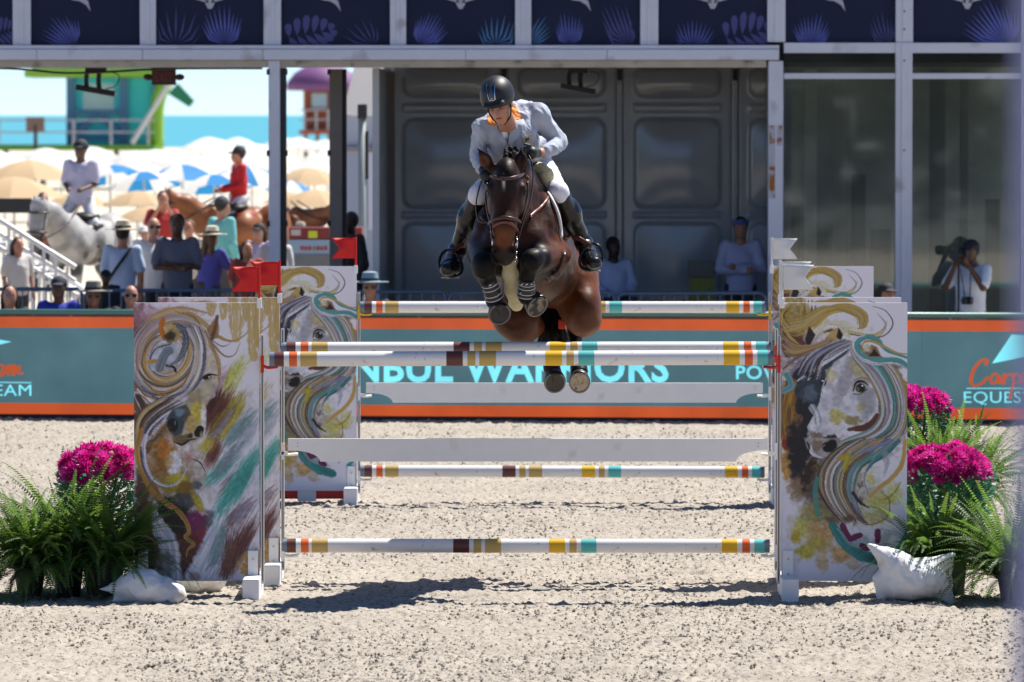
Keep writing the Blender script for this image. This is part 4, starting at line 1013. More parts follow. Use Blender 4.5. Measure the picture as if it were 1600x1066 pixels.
for i in range(len(mull)-1):
    x0, x1 = mull[i][1], mull[i+1][0]; lo = 70 if x1 < 1210 else 66
    wp = part(MB().box(fx(x0)-.0, fx(x1)+.0, YF+.0, YF+.03, fz(lo), 7.3), 'window_panel', NAVY)
    for pr in prints.get(i, []):
        if pr[0] == 'p': pl = palm(*pr[1:7], None, (x0+1, x1-1)); mt = pr[7]
        else: pl = monstera(*pr[1:5]); mt = pr[5]
        leafmesh(pl).build('leaf_print', mt, wp, fix=False)
    if i and i % 2 == 0:      # lower half of a printed winged crest
        cx = (x0+x1)/2
        pl = []
        for s in (-1, 1):
            for k in range(4): pl.append([(cx+s*2, 5-k*4), (cx+s*(30-k*3), -3-k*4), (cx+s*(29-k*3), -5.5-k*4), (cx+s*3, 1.5-k*4)])
        pl += [[(cx-6, -4), (cx-7, 6), (cx-3, 14), (cx+3, 14), (cx+7, 6), (cx+6, -4)]]
        leafmesh(pl).build('crest_print', CREST, wp, fix=False)
    elif i:                   # printed white plume
        cx = (x0+x1)/2-12
        leafmesh([[(cx-10,-12),(cx+4,-8),(cx+16,2),(cx+20,18),(cx+13,8),(cx+3,2),(cx-10,0)], [(cx-8,-14),(cx+14,-12),(cx+17,0)]]).build('plume_print', CREST, wp, fix=False)
# horizontal beams
segs = [(-200,60),(60,225),(225,412),(412,728),(728,948),(948,1216)]
for a, b in segs:
    part(MB().box(fx(a)+.002, fx(b)-.002, YF-.14, YF+.02, fz(94), fz(77.5)), 'beam', PAL, bevel=.006)
part(MB().box(fx(-200), fx(1216), YF-.115, YF+.02, fz(77), fz(71)), 'beam_lip', PAL, bevel=.005)
part(MB().box(fx(-200), fx(1197), YF-.03, YF+.12, ZS+.002, fz(94.3)), 'lower_trim', PALD, bevel=.008)
YL = 70.0; XL = atx(607, YB)-.09
for xa, xb, yb in ((fx(-200), XL-.002, YL), (XL, fx(1830), YB+.35)):
    part(MB().box(xa, xb, YF+.13, yb, ZS+.06, ZS+.34), 'upper_floor', CEIL)
    part(MB().box(xa, xb, YF+.04, yb, 7.3, 7.45), 'roof_slab', PAL)
    part(MB().box(xa, xb, yb+.01, yb+.07, ZS+.1, 7.3), 'upper_back_wall', PAL)
# posts
def post(px0, px1, Y, mat, dark=0, z1=None, name='post'):
    x0, x1 = atx(px0, Y), atx(px1, Y)
    o = part(MB().box(x0, x1, Y-.02, Y+.15, -.12, z1 or ZS+.0), name, mat, bevel=.006)
    if dark: part(MB().box(x1+.002, x1+.002+dark, Y+.03, Y+.15, -.12, ZS), 'post_channel', DARKM)
    return o
post(420, 438, YF-.05, PAL, .07, fz(95)); post(1200, 1223, YF-.05, PAL, 0, fz(95.5))
part(MB().box(fx(1201), fx(1210), YF-.0745, YF-.0705, fz(310), fz(196)), 'rust_stain', RUST); part(MB().box(fx(1213), fx(1221), YF-.0745, YF-.0705, fz(228), fz(196)), 'rust_stain', RUST)
post(-178, -150, YF-.05, PAL, .07, fz(95)); post(515, 535, YL-.2, POSTB, .05); post(598, 617, YB, POSTB, .12)
for z_ in (108, 235, 345):                       # black clamps on the open bay's posts
    for px in (419, 447, 514, 597):
        YY = YF-.05 if px < 460 else (YL-.2 if px < 560 else YB)
        part(MB().box(atx(px-2, YY), atx(px+3, YY), YY-.03, YY+.02, atz(z_+9, YY), atz(z_, YY)), 'clamp', DARKM)
# dark room: moulded back wall, side walls, floor
def stamped(wd, ht, cells, grooves, nx=70, nz=190):
    x = np.linspace(0, wd, nx); z = np.linspace(0, ht, nz); X, Z = np.meshgrid(x, z); Hh = np.zeros_like(X)
    for z0, z1, amp in cells:
        cx, cz = wd/2, (z0+z1)/2; hx, hz = wd/2-.14, (z1-z0)/2; r = .16
        qx = np.abs(X-cx)-(hx-r); qz = np.abs(Z-cz)-(hz-r)
        d = np.hypot(np.maximum(qx, 0), np.maximum(qz, 0))+np.minimum(np.maximum(qx, qz), 0)-r
        s = np.clip(-d/.05, 0, 1); s = s*s*(3-2*s)
        u = (X-cx)/hx; v = (Z-cz)/hz
        Hh += s*.028+np.where(d < 0, amp*(1-np.clip(u*u, 0, 1))*(1-np.clip(v*v, 0, 1)), 0)
    for z0, z1 in grooves:
        s = np.clip((np.minimum(Z-z0, z1-Z))/.02, 0, 1)*np.clip((np.minimum(X-.14, wd-.14-X))/.02, 0, 1); Hh += s*.02
    e = np.minimum(X, wd-X); Hh -= np.clip(1-e/.03, 0, 1)*.02
    V = np.stack([X, -Hh, Z], -1).reshape(-1, 3); i = np.arange(nz-1)[:, None]*nx+np.arange(nx-1)[None, :]
    Fq = np.stack([i, i+1, i+nx+1, i+nx], -1).reshape(-1, 4)
    me = np_mesh('wall_panel', V, Fq, None, True); me.materials.append(DGREY); return me
bz = lambda py: atz(py, YB)
PWD = 180*YB/9000.; zt_ = ZS+.05
sm_ = stamped(PWD-.05, zt_, [(bz(154), bz(104), .05), (bz(327), bz(184), .055), (bz(520), bz(346), .03)], [(bz(176), bz(162)), (bz(341), bz(331))])
xs = atx(608, YB); k = 0
while xs < atx(1260, YB):
    link('wall_panel', sm_, None, pv, Vector((xs+.025, YB, 0))-base_of(pv))
    xr = xs+PWD
    part(MB().box(xr-.035, xr+.035, YB-.06, YB-.022, 0, zt_), 'wall_rib', DGREY, bevel=.012)
    for py in (137, 246, 355): part(MB().tube([(xr, YB-.06, bz(py)), (xr, YB-.075, bz(py))], .014, 8), 'rib_bolt', ALU)
    part(MB().box(xr-.03, xr+.03, YB-.09, YB-.061, bz(126), bz(108)), 'rib_clamp', DARKM)
    xs = xr; k += 1
dk = MB().box(-16, atx(606, YB), YF-.6, 76, -.1, .28).build('deck', M('deck_board', (.28,.24,.2), .8, noise=(2, .2))); tag(dk, 'raised deck the spectators stand on', 'deck', kind='structure')
dn = MB().add([(-40,76.01,.27),(10,76.01,.27),(14,76.8,.35),(-44,76.8,.35),(-50,126,.35),(20,126,.35),(24,136,-.2),(-54,136,-.2)], [(0,1,2,3),(3,2,5,4),(4,5,6,7)]).build('sand_rise', BEACH, fix=False); tag(dn, 'low rise of beach sand where the horses wait', 'sand', kind='structure')
part(MB().box(atx(600, YB), atx(1830, YB), YB+.06, YB+.2, -.12, ZS+.058), 'back_wall', DGREY)
part(MB().box(atx(607, YB)-.08, atx(607, YB), YF+.4, YB-.03, -.12, ZS), 'side_wall', DGREY)
part(MB().box(fx(1223)+.02, fx(1223)+.1, YF+.1, YB-.1, -.12, ZS), 'side_wall', DGREY)
part(MB().box(atx(607, YB)+.001, fx(1830), YF-.2, YB-.07, -.1, .22), 'room_floor', M('room_floor', (.10, .10, .10), .6))
# glazed bays on the right
gm = bpy.data.materials.new('window_glass'); gm.use_nodes = True; t_ = gm.node_tree; t_.nodes.clear()
o_ = t_.nodes.new('ShaderNodeOutputMaterial'); mx_ = t_.nodes.new('ShaderNodeMixShader'); tr_ = t_.nodes.new('ShaderNodeBsdfTransparent'); gl_ = t_.nodes.new('ShaderNodeBsdfGlossy'); fr_ = t_.nodes.new('ShaderNodeFresnel')
tr_.inputs[0].default_value = (.74, .79, .78, 1); gl_.inputs['Roughness'].default_value = .03; fr_.inputs[0].default_value = 2.3
tcg = t_.nodes.new('ShaderNodeTexCoord'); nzg = t_.nodes.new('ShaderNodeTexNoise'); nzg.inputs['Scale'].default_value = .9; bpg = t_.nodes.new('ShaderNodeBump'); bpg.inputs['Strength'].default_value = .02; bpg.inputs['Distance'].default_value = .1
t_.links.new(tcg.outputs['Object'], nzg.inputs['Vector']); t_.links.new(nzg.outputs['Fac'], bpg.inputs['Height']); bpg.inputs['Strength'].default_value = .008; t_.links.new(bpg.outputs[0], gl_.inputs['Normal'])
t_.links.new(fr_.outputs[0], mx_.inputs[0]); t_.links.new(tr_.outputs[0], mx_.inputs[1]); t_.links.new(gl_.outputs[0], mx_.inputs[2]); t_.links.new(mx_.outputs[0], o_.inputs[0])
for a, b in ((1225,1399),(1424,1596),(1621,1793)):
    part(MB().box(fx(a)-.01, fx(b)+.01, YF-.06, YF+.08, fz(83), fz(67)), 'transom', PAL, bevel=.006)
    part(MB().box(fx(a)-.01, fx(b)+.01, YF-.05, YF+.06, fz(123.5), fz(114.5)), 'transom', PAL, bevel=.005)
    part(MB().box(fx(a), fx(b), YF, YF+.008, fz(114.5), fz(83)), 'glass_pane', gm)
    part(MB().box(fx(a), fx(b), YF, YF+.008, .2, fz(123.5)), 'glass_pane', gm)
for a, b in ((1398,1424),(1595,1622),(1792,1819)):
    part(MB().box(fx(a), fx(b), YF-.08, YF+.1, -.12, fz(66)), 'mullion', PAL, bevel=.008)
    part(MB().box((fx(a)+fx(b))/2-.03, (fx(a)+fx(b))/2+.03, YF-.094, YF-.081, -.1, fz(68)), 'mullion_cap', PAL, bevel=.004)
    for py in (18, 46, 95, 235): part(MB().tube([((fx(a)+fx(b))/2, YF-.094, fz(py)), ((fx(a)+fx(b))/2, YF-.1, fz(py))], .012, 8), 'mullion_bolt', DARKM)
part(MB().box(atx(1257, 70.5), atx(1276, 70.5), 70.5, 70.62, .2, ZS), 'inner_column', M('inner_column', rgb(225, 228, 212), .6))
part(MB().box(atx(1302, 72), atx(1322, 72), 72, 72.1, .2, ZS), 'inner_column', M('inner_column2', rgb(190, 192, 180), .6))
CURT = M('inner_wall', (.40, .44, .40), .8, noise=(.5, .6))
part(MB().box(atx(1232, 73), atx(1830, 73), 73.1, 73.2, .2, ZS+.05), 'inner_wall', CURT)
for a, b, yy, zz in ((1330,1352,71.6,2.6),(1452,1476,71.0,3.9),(1500,1512,72.2,3.9),(1540,1562,70.9,2.3),(1360,1392,72.4,1.9),(1235,1250,71.8,2.2)): part(MB().box(atx(a, yy), atx(b, yy), yy, yy+.1, .2, zz), 'inner_fitting', M('inner_grey', (.20,.21,.19), .6))

# ------------------------------------------------------------------ hung fittings
BLK = M('black_fitting', (.008, .008, .009), .5)
def projector(px, py, Y, s, label):
    p = at(px, py, Y); o = empty('ceiling_speaker', (p.x, p.y, ZS), label, 'speaker mount', 'black fittings hung under the upper floor')
    MB().box(p.x-.13*s, p.x+.13*s, Y-.06, Y+.06, ZS-.05, ZS+.06).build('mount_plate', BLK, o, bevel=.01)
    for dx in (-.11, .04): MB().tube(spline([(p.x+dx*s, Y, ZS-.04), (p.x+dx*s-.01, Y, p.z+.1), (p.x+dx*s, Y, p.z)], 4), .03*s, 8).build('hanger_arm', BLK, o)
    MB().obox((p.x, Y-.03, p.z-.02), (1, 0, -.18), (0, 1, 0), (.18, 0, 1), .24*s, .1, .035*s).build('speaker_bar', BLK, o, bevel=.012)
    MB().tube(spline([(p.x+.16*s, Y, ZS-.03), (p.x+.28*s, Y, p.z+.16), (p.x+.24*s, Y, p.z+.04), (p.x+.12*s, Y, p.z)], 5), .006, 6).build('cable', BLK, o)
projector(150, 139, 70.0, 1.0, 'black bracketed fitting hung in the open bay on the left')
projector(903, 136, 70.2, .9, 'black bracketed fitting hung in the dark room above the rider')
e_ = at(256, 122, 69.2); ex = empty('exit_sign', (e_.x, e_.y, ZS), 'dark red EXIT sign with two lamp heads under the beam', 'exit sign')
MB().box(e_.x-.145, e_.x+.145, 69.16, 69.24, e_.z-.085, ZS+.06).build('housing', M('exit_box', (.045, .018, .018), .5), ex, bevel=.01)
text_mesh('EXIT', 241, 270, 113, 128, 'lettering', M('exit_red', (.20, .018, .02), .5), ex, .03, 1.05, False, 69.155)
for s in (-1, 1): MB().sphere((e_.x+s*.19, 69.18, e_.z+.01), .05, 12, (1.2, 1, .8)).build('lamp_head', M('exit_box', (.045, .018, .018), .5), ex, smooth=True)
cb = MB().tube(spline([at(-40,106,68.4), at(30,108,68.4), at(95,114,68.4), at(160,113,68.4), at(250,108,68.4), at(330,107,68.4), at(410,107,68.4)], 6), .014, 6).build('power_cable', BLK, None, base=at(95,114,68.4), fix=False)
tag(cb, 'black cable sagging along the pavilion beam over the left bay', 'cable')

# ------------------------------------------------------------------ crowd barriers behind the screen board
BAR = M('barrier_steel', rgb(96, 112, 132), .4, .5)
def barrier(px0, px1, Y, pytop, label):
    x0, x1 = atx(px0, Y), atx(px1, Y); zt = atz(pytop, Y)
    o = empty('crowd_barrier', ((x0+x1)/2, Y, 0), label, 'barrier', 'steel crowd barriers behind the screen board')
    MB().tube([(x0, Y, .0), (x0, Y, zt-.05), (x0+.05, Y, zt), (x1-.05, Y, zt), (x1, Y, zt-.05), (x1, Y, .0)], .022, 8).build('frame', BAR, o, smooth=True)
    MB().tube([(x0, Y, .22), (x1, Y, .22)], .016, 8).build('lower_rail', BAR, o)
    n = int((x1-x0)/.13)
    for i in range(1, n): MB().tube([(x0+(x1-x0)*i/n, Y, .22), (x0+(x1-x0)*i/n, Y, zt)], .008, 6).build('bar', BAR, o)
    for xx in (x0+.25, x1-.25): MB().box(xx-.02, xx+.02, Y-.28, Y+.28, -.02, .025).build('foot', BAR, o)
barrier(-150, 128, 66.6, 452, 'blue grey steel barrier behind the seated people at the far left')
barrier(134, 412, 66.6, 454, 'blue grey steel barrier in front of the standing spectators')
barrier(440, 696, 66.6, 456, 'blue grey steel barrier left of the horse, behind the far jump')
barrier(702, 960, 66.6, 457, 'blue grey steel barrier behind the horse')
barrier(966, 1196, 66.6, 458, 'blue grey steel barrier in front of the man in lavender')
# ================================================================== ferns and flowers
FERN = [M('fern_green', (.055, .110, .022), .5, trans=((.24,.42,.07), .45), noise=(6, .3)), M('fern_light', (.105, .17, .034), .5, trans=((.28,.44,.07), .35), noise=(6, .3)), M('fern_dark', (.045, .095, .022), .5, trans=((.16,.30,.05), .4), noise=(6, .3))]
def frond_mesh(L, arch, seed, mat):
    r = random.Random(seed); n = 38; pts = []; ang = R(86); x = z = 0.0
    for i in range(n+1):
        pts.append((x, z)); t = i/n; a = ang-arch*t**1.25
        x += L/n*math.cos(a); z += L/n*math.sin(a)
    v = []; f = []
    for i in range(n):
        (x0, z0), (x1, z1) = pts[i], pts[i+1]; b = len(v); w_ = .003*(1-i/n)+.0008
        v += [(x0, -w_, z0), (x0, w_, z0), (x1, w_*.9, z1), (x1, -w_*.9, z1)]; f.append((b, b+1, b+2, b+3))
        t = (i+.5)/n
        if t < .07: continue
        pl = L*.070*(math.sin(math.pi*min(1, (t+.12)*.80))**.7)*(1.12-t*.75)*(.85+.3*r.random())
        dx, dz = (x1-x0), (z1-z0); q = math.hypot(dx, dz); dx /= q; dz /= q
        pw = L/n*.33
        for s in (-1, 1):
            droop = -.22*pl*(.5+r.random()); fw = .3*pl
            bx, bz_ = (x0+x1)/2, (z0+z1)/2; b = len(v)
            v += [(bx-dx*pw, 0, bz_-dz*pw), (bx+dx*pw, 0, bz_+dz*pw), (bx+dx*(fw*.7+pw*.6), s*pl*.6, bz_+dz*(fw*.7+pw*.6)+droop*.3), (bx+dx*fw, s*pl, bz_+dz*fw+droop), (bx+dx*(fw*.5-pw*.7), s*pl*.55, bz_+dz*(fw*.5-pw*.7)+droop*.3)]
            f.append((b, b+1, b+2, b+3, b+4))
    me = bpy.data.meshes.new('frond'); me.from_pydata(v, [], f); me.materials.append(mat); return me
FR = [frond_mesh(.62, a, i, FERN[i % 3]) for i, a in enumerate((.45, .7, .95, 1.2, 1.5, 1.75, 2.0, 1.3, 1.6))]
POT = M('grey_pot', (.16, .155, .145), .55, noise=(6, .1)); DPOT = M('dark_pot', (.02, .02, .022), .5); SOIL = M('soil', (.03, .022, .016), .95)
def pot(m, x, y, r0, r1, h): return m.lathe([(0, .0), (r0, .0), (r1, h), (r1+.012, h), (r1+.012, h+.025), (r1-.01, h+.025), (r1-.015, h-.03), (0, h-.03)], (x, y, 0), 20)
def fern(px, Y, zpot, scale, n, label, seed, pr=.11, potm=DPOT, lean=(0, 0), up=.0):
    r = random.Random(seed); x = atx(px, Y)
    gz = ground_z(x, Y)-.01
    o = empty('fern', (x, Y, gz), label, 'fern', 'ferns beside the jump wings')
    pm = MB(); pot(pm, 0, 0, pr*.75, pr, zpot); pm.build('pot', potm, o, smooth='auto', local=True)
    for i in range(n):
        q = i/n
        me = FR[min(8, int(q*5+r.random()*3.9))]
        c = bpy.data.objects.new('frond', me); c.parent = o
        a = r.random()*6.283; rr = pr*.75*math.sqrt(r.random())
        c.location = (rr*math.cos(a), rr*math.sin(a), zpot-.03+r.random()*.10*(1-q))
        tilt = .05+q*1.15*(.45+.75*r.random())-up*(1-q)
        c.rotation_euler = (r.uniform(-.45, .45), tilt, a+r.uniform(-.4, .4)); s = scale*r.uniform(.62, 1.12)
        c.scale = (s, s*r.uniform(.85, 1.1), s*r.uniform(.9, 1.05))
        col.objects.link(c)
    return o
fern(45, 40.0, .20, 1.12, 290, 'bushy fern at the far left edge with drooping fronds', 1)
fern(105, 40.1, .24, 1.28, 290, 'tall upright fern in front of the magenta flowers on the left', 2, up=.1)
fern(168, 39.93, .22, 1.08, 290, 'dense dark fern pressed against the front left wing', 3, up=.05)
fern(1456, 39.95, .24, 1.0, 170, 'arching fern beside the front right wing behind the sandbag', 4, up=.08)
fern(1585, 39.6, .16, 1.2, 260, 'shaded fern at the right edge of the picture', 5)
fern(1470, 43.6, .50, 1.15, 290, 'yellow green fern behind the right-hand magenta flowers', 6, up=.12)
fern(1520, 44.2, .44, 1.1, 220, 'loose yellow green fern farther back at the right', 7)
# ---- magenta flower pots
PET = [M('petal_magenta', (.62, .010, .25), .5, trans=((.9,.02,.42), .35)), M('petal_dark', (.42, .006, .18), .5, trans=((.7,.02,.32), .35)), M('petal_pink', (.78, .05, .42), .5, trans=((.95,.08,.55), .35))]
FOL = M('teal_leaf', (.05, .19, .10), .5, trans=((.12,.45,.22), .35), noise=(14, .3))
def flower_mesh(seed, mat):
    r = random.Random(seed); v = []; f = []
    for ring, (n, el, L) in enumerate(((11, .15, .046), (10, .6, .043), (8, 1.05, .036), (5, 1.4, .026))):
        for k in range(n):
            a = 6.283*(k+.5*ring*.7)/n+r.uniform(-.2, .2); e = el+r.uniform(-.2, .2); l = L*r.uniform(.8, 1.15); w_ = .0075
            d = (math.cos(a)*math.cos(e), math.sin(a)*math.cos(e), math.sin(e)); s = (-math.sin(a), math.cos(a)); b = len(v)
            v += [(0, 0, 0), (d[0]*l*.6+s[0]*w_, d[1]*l*.6+s[1]*w_, d[2]*l*.6), (d[0]*l, d[1]*l, d[2]*l+.006), (d[0]*l*.6-s[0]*w_, d[1]*l*.6-s[1]*w_, d[2]*l*.6)]
            f.append((b, b+1, b+2, b+3))
    me = bpy.data.meshes.new('flower'); me.from_pydata(v, [], f); me.materials.append(mat); return me
FLW = [flower_mesh(i, PET[(0, 1, 2, 0, 0)[i]]) for i in range(5)]
def flower_pot(px, Y, py_top, wpx, label, seed, n=190, zpot=.36, square=True):
    r = random.Random(seed); x = atx(px, Y); rad = wpx*Y/9000/2; top = atz(py_top, Y); gz = ground_z(x, Y)-.01
    o = empty('flower_pot', (x, Y, gz), label, 'flower pot', 'pots of magenta flowers beside the wings')
    pm = MB()
    if square:
        a0, a1 = .105, .15
        pm.add([(-a0,-a0,0),(a0,-a0,0),(a0,a0,0),(-a0,a0,0),(-a1,-a1,zpot),(a1,-a1,zpot),(a1,a1,zpot),(-a1,a1,zpot)], [(0,3,2,1),(4,5,6,7),(0,1,5,4),(1,2,6,5),(2,3,7,6),(3,0,4,7)])
    else: pot(pm, 0, 0, .11, .15, zpot)
    pm.build('pot', POT, o, local=True, bevel=.006)
    zc = top-gz-rad*.62; ry = rad
    for i in range(n):
        a = r.random()*6.283; e = math.asin(r.uniform(-.10, 1)); q = 1+.09*math.sin(a*3+seed)+r.uniform(-.08, .05)
        p = Vector((rad*q*math.cos(e)*math.cos(a), ry*q*math.cos(e)*math.sin(a), zc+rad*.62*q*math.sin(e)))
        c = bpy.data.objects.new('flower', FLW[r.randrange(5)]); c.parent = o; c.location = p
        nrm = Vector((math.cos(e)*math.cos(a), math.cos(e)*math.sin(a), math.sin(e)+.25)).normalized()
        c.rotation_euler = nrm.to_track_quat('Z', 'Y').to_euler(); s = r.uniform(.95, 1.5); c.scale = (s, s, s)
        col.objects.link(c)
    lm = MB()
    for i in range(2600):
        a = r.random()*6.283; h = r.random(); rr = (rad*(.80+.26*h)*1.10)*math.sqrt(r.uniform(.2, 1)); z = zpot*.85+(zc+.02-zpot*.85)*h
        c = Vector((rr*math.cos(a), rr*math.sin(a), z)); d = Vector((math.cos(a)+r.uniform(-.8, .8), math.sin(a)+r.uniform(-.8, .8), r.uniform(-.3, .9))).normalized(); s = d.orthogonal().normalized(); l = r.uniform(.025, .05)
        lm.add([c, c+d*l*.5+s*l*.3, c+d*l, c+d*l*.5-s*l*.3], [(0, 1, 2, 3)])
    tag(lm.build('foliage', FOL, o, local=True, fix=False), kind='stuff')
    for i in range(8):
        a = i*.785; MB().tube([(0, 0, zpot-.03), (rad*.5*math.cos(a), rad*.5*math.sin(a), zc)], .006, 5).build('stem', FOL, o, local=True)
flower_pot(160, 40.35, 701, 128, 'pot of magenta flowers behind the ferns on the left', 3)
flower_pot(1482, 40.2, 701, 128, 'nearer pot of magenta flowers beside the front right wing', 5, zpot=.52)
flower_pot(1432, 43.9, 611, 88, 'smaller pot of magenta flowers farther back on the right', 8, 100, .5)
# ================================================================== jumping bay horse
def P(px, py, d): return np.array(at(px, py, d))
HB = P(815, 420, 40.8); HB[2] = 0
horse = empty('jumping_horse', (HB[0], HB[1], 0), 'dark bay horse in mid jump over the near fence, knees tucked', 'horse')
H = []
def a_(*p): H.extend(p)
# trunk (front higher than hindquarters)
a_(ell(P(806,370,40.45), (.245,.40,.31), .08), ell(P(810,392,40.40), (.20,.33,.26), .08))
a_(ell(P(822,378,40.85), (.25,.45,.35), .09), ell(P(834,396,41.15), (.27,.45,.355), .09), ell(P(848,408,41.45), (.255,.40,.31), .09), ell(P(858,415,41.80), (.30,.36,.30), .10))
a_(ell(P(828,318,40.78), (.12,.34,.17), .12))                                             # withers
a_(ell(P(758,378,40.42), (.085,.21,.23), .06), ell(P(858,366,40.48), (.085,.22,.25), .06))     # shoulders
a_(ell(P(777,392,40.16), (.10,.13,.17), .07), ell(P(835,388,40.18), (.10,.13,.17), .07))       # breast muscles
a_(cap(P(806,400,40.1), P(808,450,40.45), .05, .05, .08))
# neck
a_(cap(P(822,345,40.60), P(801,282,40.20), .205, .125, .10), cap(P(830,310,40.70), P(806,258,40.22), .13, .085, .08), cap(P(812,370,40.35), P(797,310,40.12), .15, .10, .08))
# head
a_(ell(P(791.5,283,40.00), (.098,.15,.165), .05), cap(P(791,300,39.95), P(788,352,39.86), .090, .070, .05, ((1,0,0), 1.12)))
a_(cap(P(788,350,39.86), P(787.5,392,39.86), .080, .072, .04)); a_(ell(P(787.5,397,39.875), (.084,.075,.068), .03), ell(P(788.5,407,39.915), (.052,.055,.038), .03))
a_(ell(P(771,312,40.06), (.046,.15,.15), .04), ell(P(811,312,40.06), (.046,.15,.15), .04))      # cheeks
a_(ell(P(767,294,39.97), (.030,.055,.034), .03), ell(P(816.5,294,39.97), (.030,.055,.034), .03))    # eye ridges
a_(ell(P(763.5,302,39.95), (.016,.03,.012), .012, None, 's'), ell(P(820,302,39.95), (.016,.03,.012), .012, None, 's'))
a_(cap(P(773,350,39.90), P(771,330,39.93), .018, .02, .03), cap(P(803,350,39.90), P(806,330,39.93), .018, .02, .03))   # facial crests
for px in (774.5, 801): a_(ell(P(px,391,39.815), (.030,.03,.036), .02)); a_(ell(P(px+(-1 if px < 788 else 1),391.5,39.785), (.014,.03,.022), .008, (0, .5 if px < 788 else -.5, 0), 's'))
a_(cap(P(780,404,39.83), P(796,404,39.83), .004, .004, .004, None, 's'))
# ears
a_(cap(P(769,264,40.06), P(758,250,40.04), .036, .042, .02, ((.3,1,0), .6)), cap(P(758,250,40.04), P(746,231,40.03), .042, .005, .015, ((.3,1,0), .6)), ell(P(757,250,40.0), (.015,.03,.052), .010, (0,-.60,0), 's'))
a_(cap(P(811,264,40.06), P(814,250,40.04), .036, .042, .02, ((.0,1,0), .6)), cap(P(814,250,40.04), P(815,230,40.04), .042, .005, .015, ((0,1,0), .6)), ell(P(814,250,40.0), (.015,.03,.052), .010, (0,.05,0), 's'))
# near foreleg on the picture's left
a_(cap(P(752,392,40.38), P(755,408,39.98), .105, .078, .06), ell(P(756,411,39.93), (.070,.07,.070), .04), ell(P(757,419,39.89), (.052,.04,.07), .03), cap(P(748,402,39.93), P(752,414,39.90), .016, .02, .02), cap(P(756,424,39.95), P(764,444,40.02), .070, .052, .05, ((1,0,0), 1.08)), cap(P(764,440,40.02), P(772,466,40.08), .046, .05, .03))
a_(ell(P(772.5,467,40.08), (.058,.06,.055), .03), cap(P(773,470,40.08), P(779,484,40.10), .05, .056, .03))
# foreleg on the picture's right
a_(cap(P(866,398,40.42), P(846,404,40.05), .110, .078, .05), ell(P(863,416,40.40), (.085,.15,.095), .05), ell(P(833,403,39.96), (.080,.07,.068), .04), ell(P(828,409,39.91), (.056,.04,.07), .03), cap(P(838,396,39.93), P(836,408,39.90), .016, .02, .02), cap(P(829,412,39.95), P(823,440,40.0), .066, .046, .04, ((1,0,0), 1.05)), cap(P(823,440,40.0), P(822,462,40.06), .045, .05, .03))
a_(ell(P(824,463,40.06), (.06,.06,.055), .03), cap(P(826,465,40.07), P(834,472,40.12), .052, .056, .03))
# hindquarters
a_(ell(P(811,468,41.62), (.165,.30,.25), .05), ell(P(805,498,41.45), (.165,.21,.15), .05), ell(P(812,518,41.48), (.105,.15,.095), .05), cap(P(818,515,41.6), P(848,505,42.15), .11, .06, .06))
a_(ell(P(901,452,41.68), (.165,.30,.28), .05), ell(P(911,480,41.50), (.135,.21,.18), .05), ell(P(915,503,41.52), (.10,.15,.085), .06), cap(P(912,502,41.6), P(897,500,42.2), .11, .06, .06))
a_(cap(P(849,503,42.16), P(853,520,42.14), .062, .055, .03), cap(P(853,520,42.14), P(860,570,42.02), .052, .042, .03), ell(P(861,574,42.0), (.052,.055,.055), .03), cap(P(861,576,42.0), P(865,588,41.97), .046, .055, .03))
a_(cap(P(897,500,42.2), P(898,520,42.18), .062, .055, .03), cap(P(898,520,42.18), P(903,566,42.06), .052, .042, .03), ell(P(904,571,42.04), (.052,.055,.055), .03), cap(P(904,574,42.04), P(905,586,42.0), .046, .055, .03))
def near(V, p, r, soft): return np.clip((r-np.linalg.norm(V-p, axis=1))/soft+.5, 0, 1)
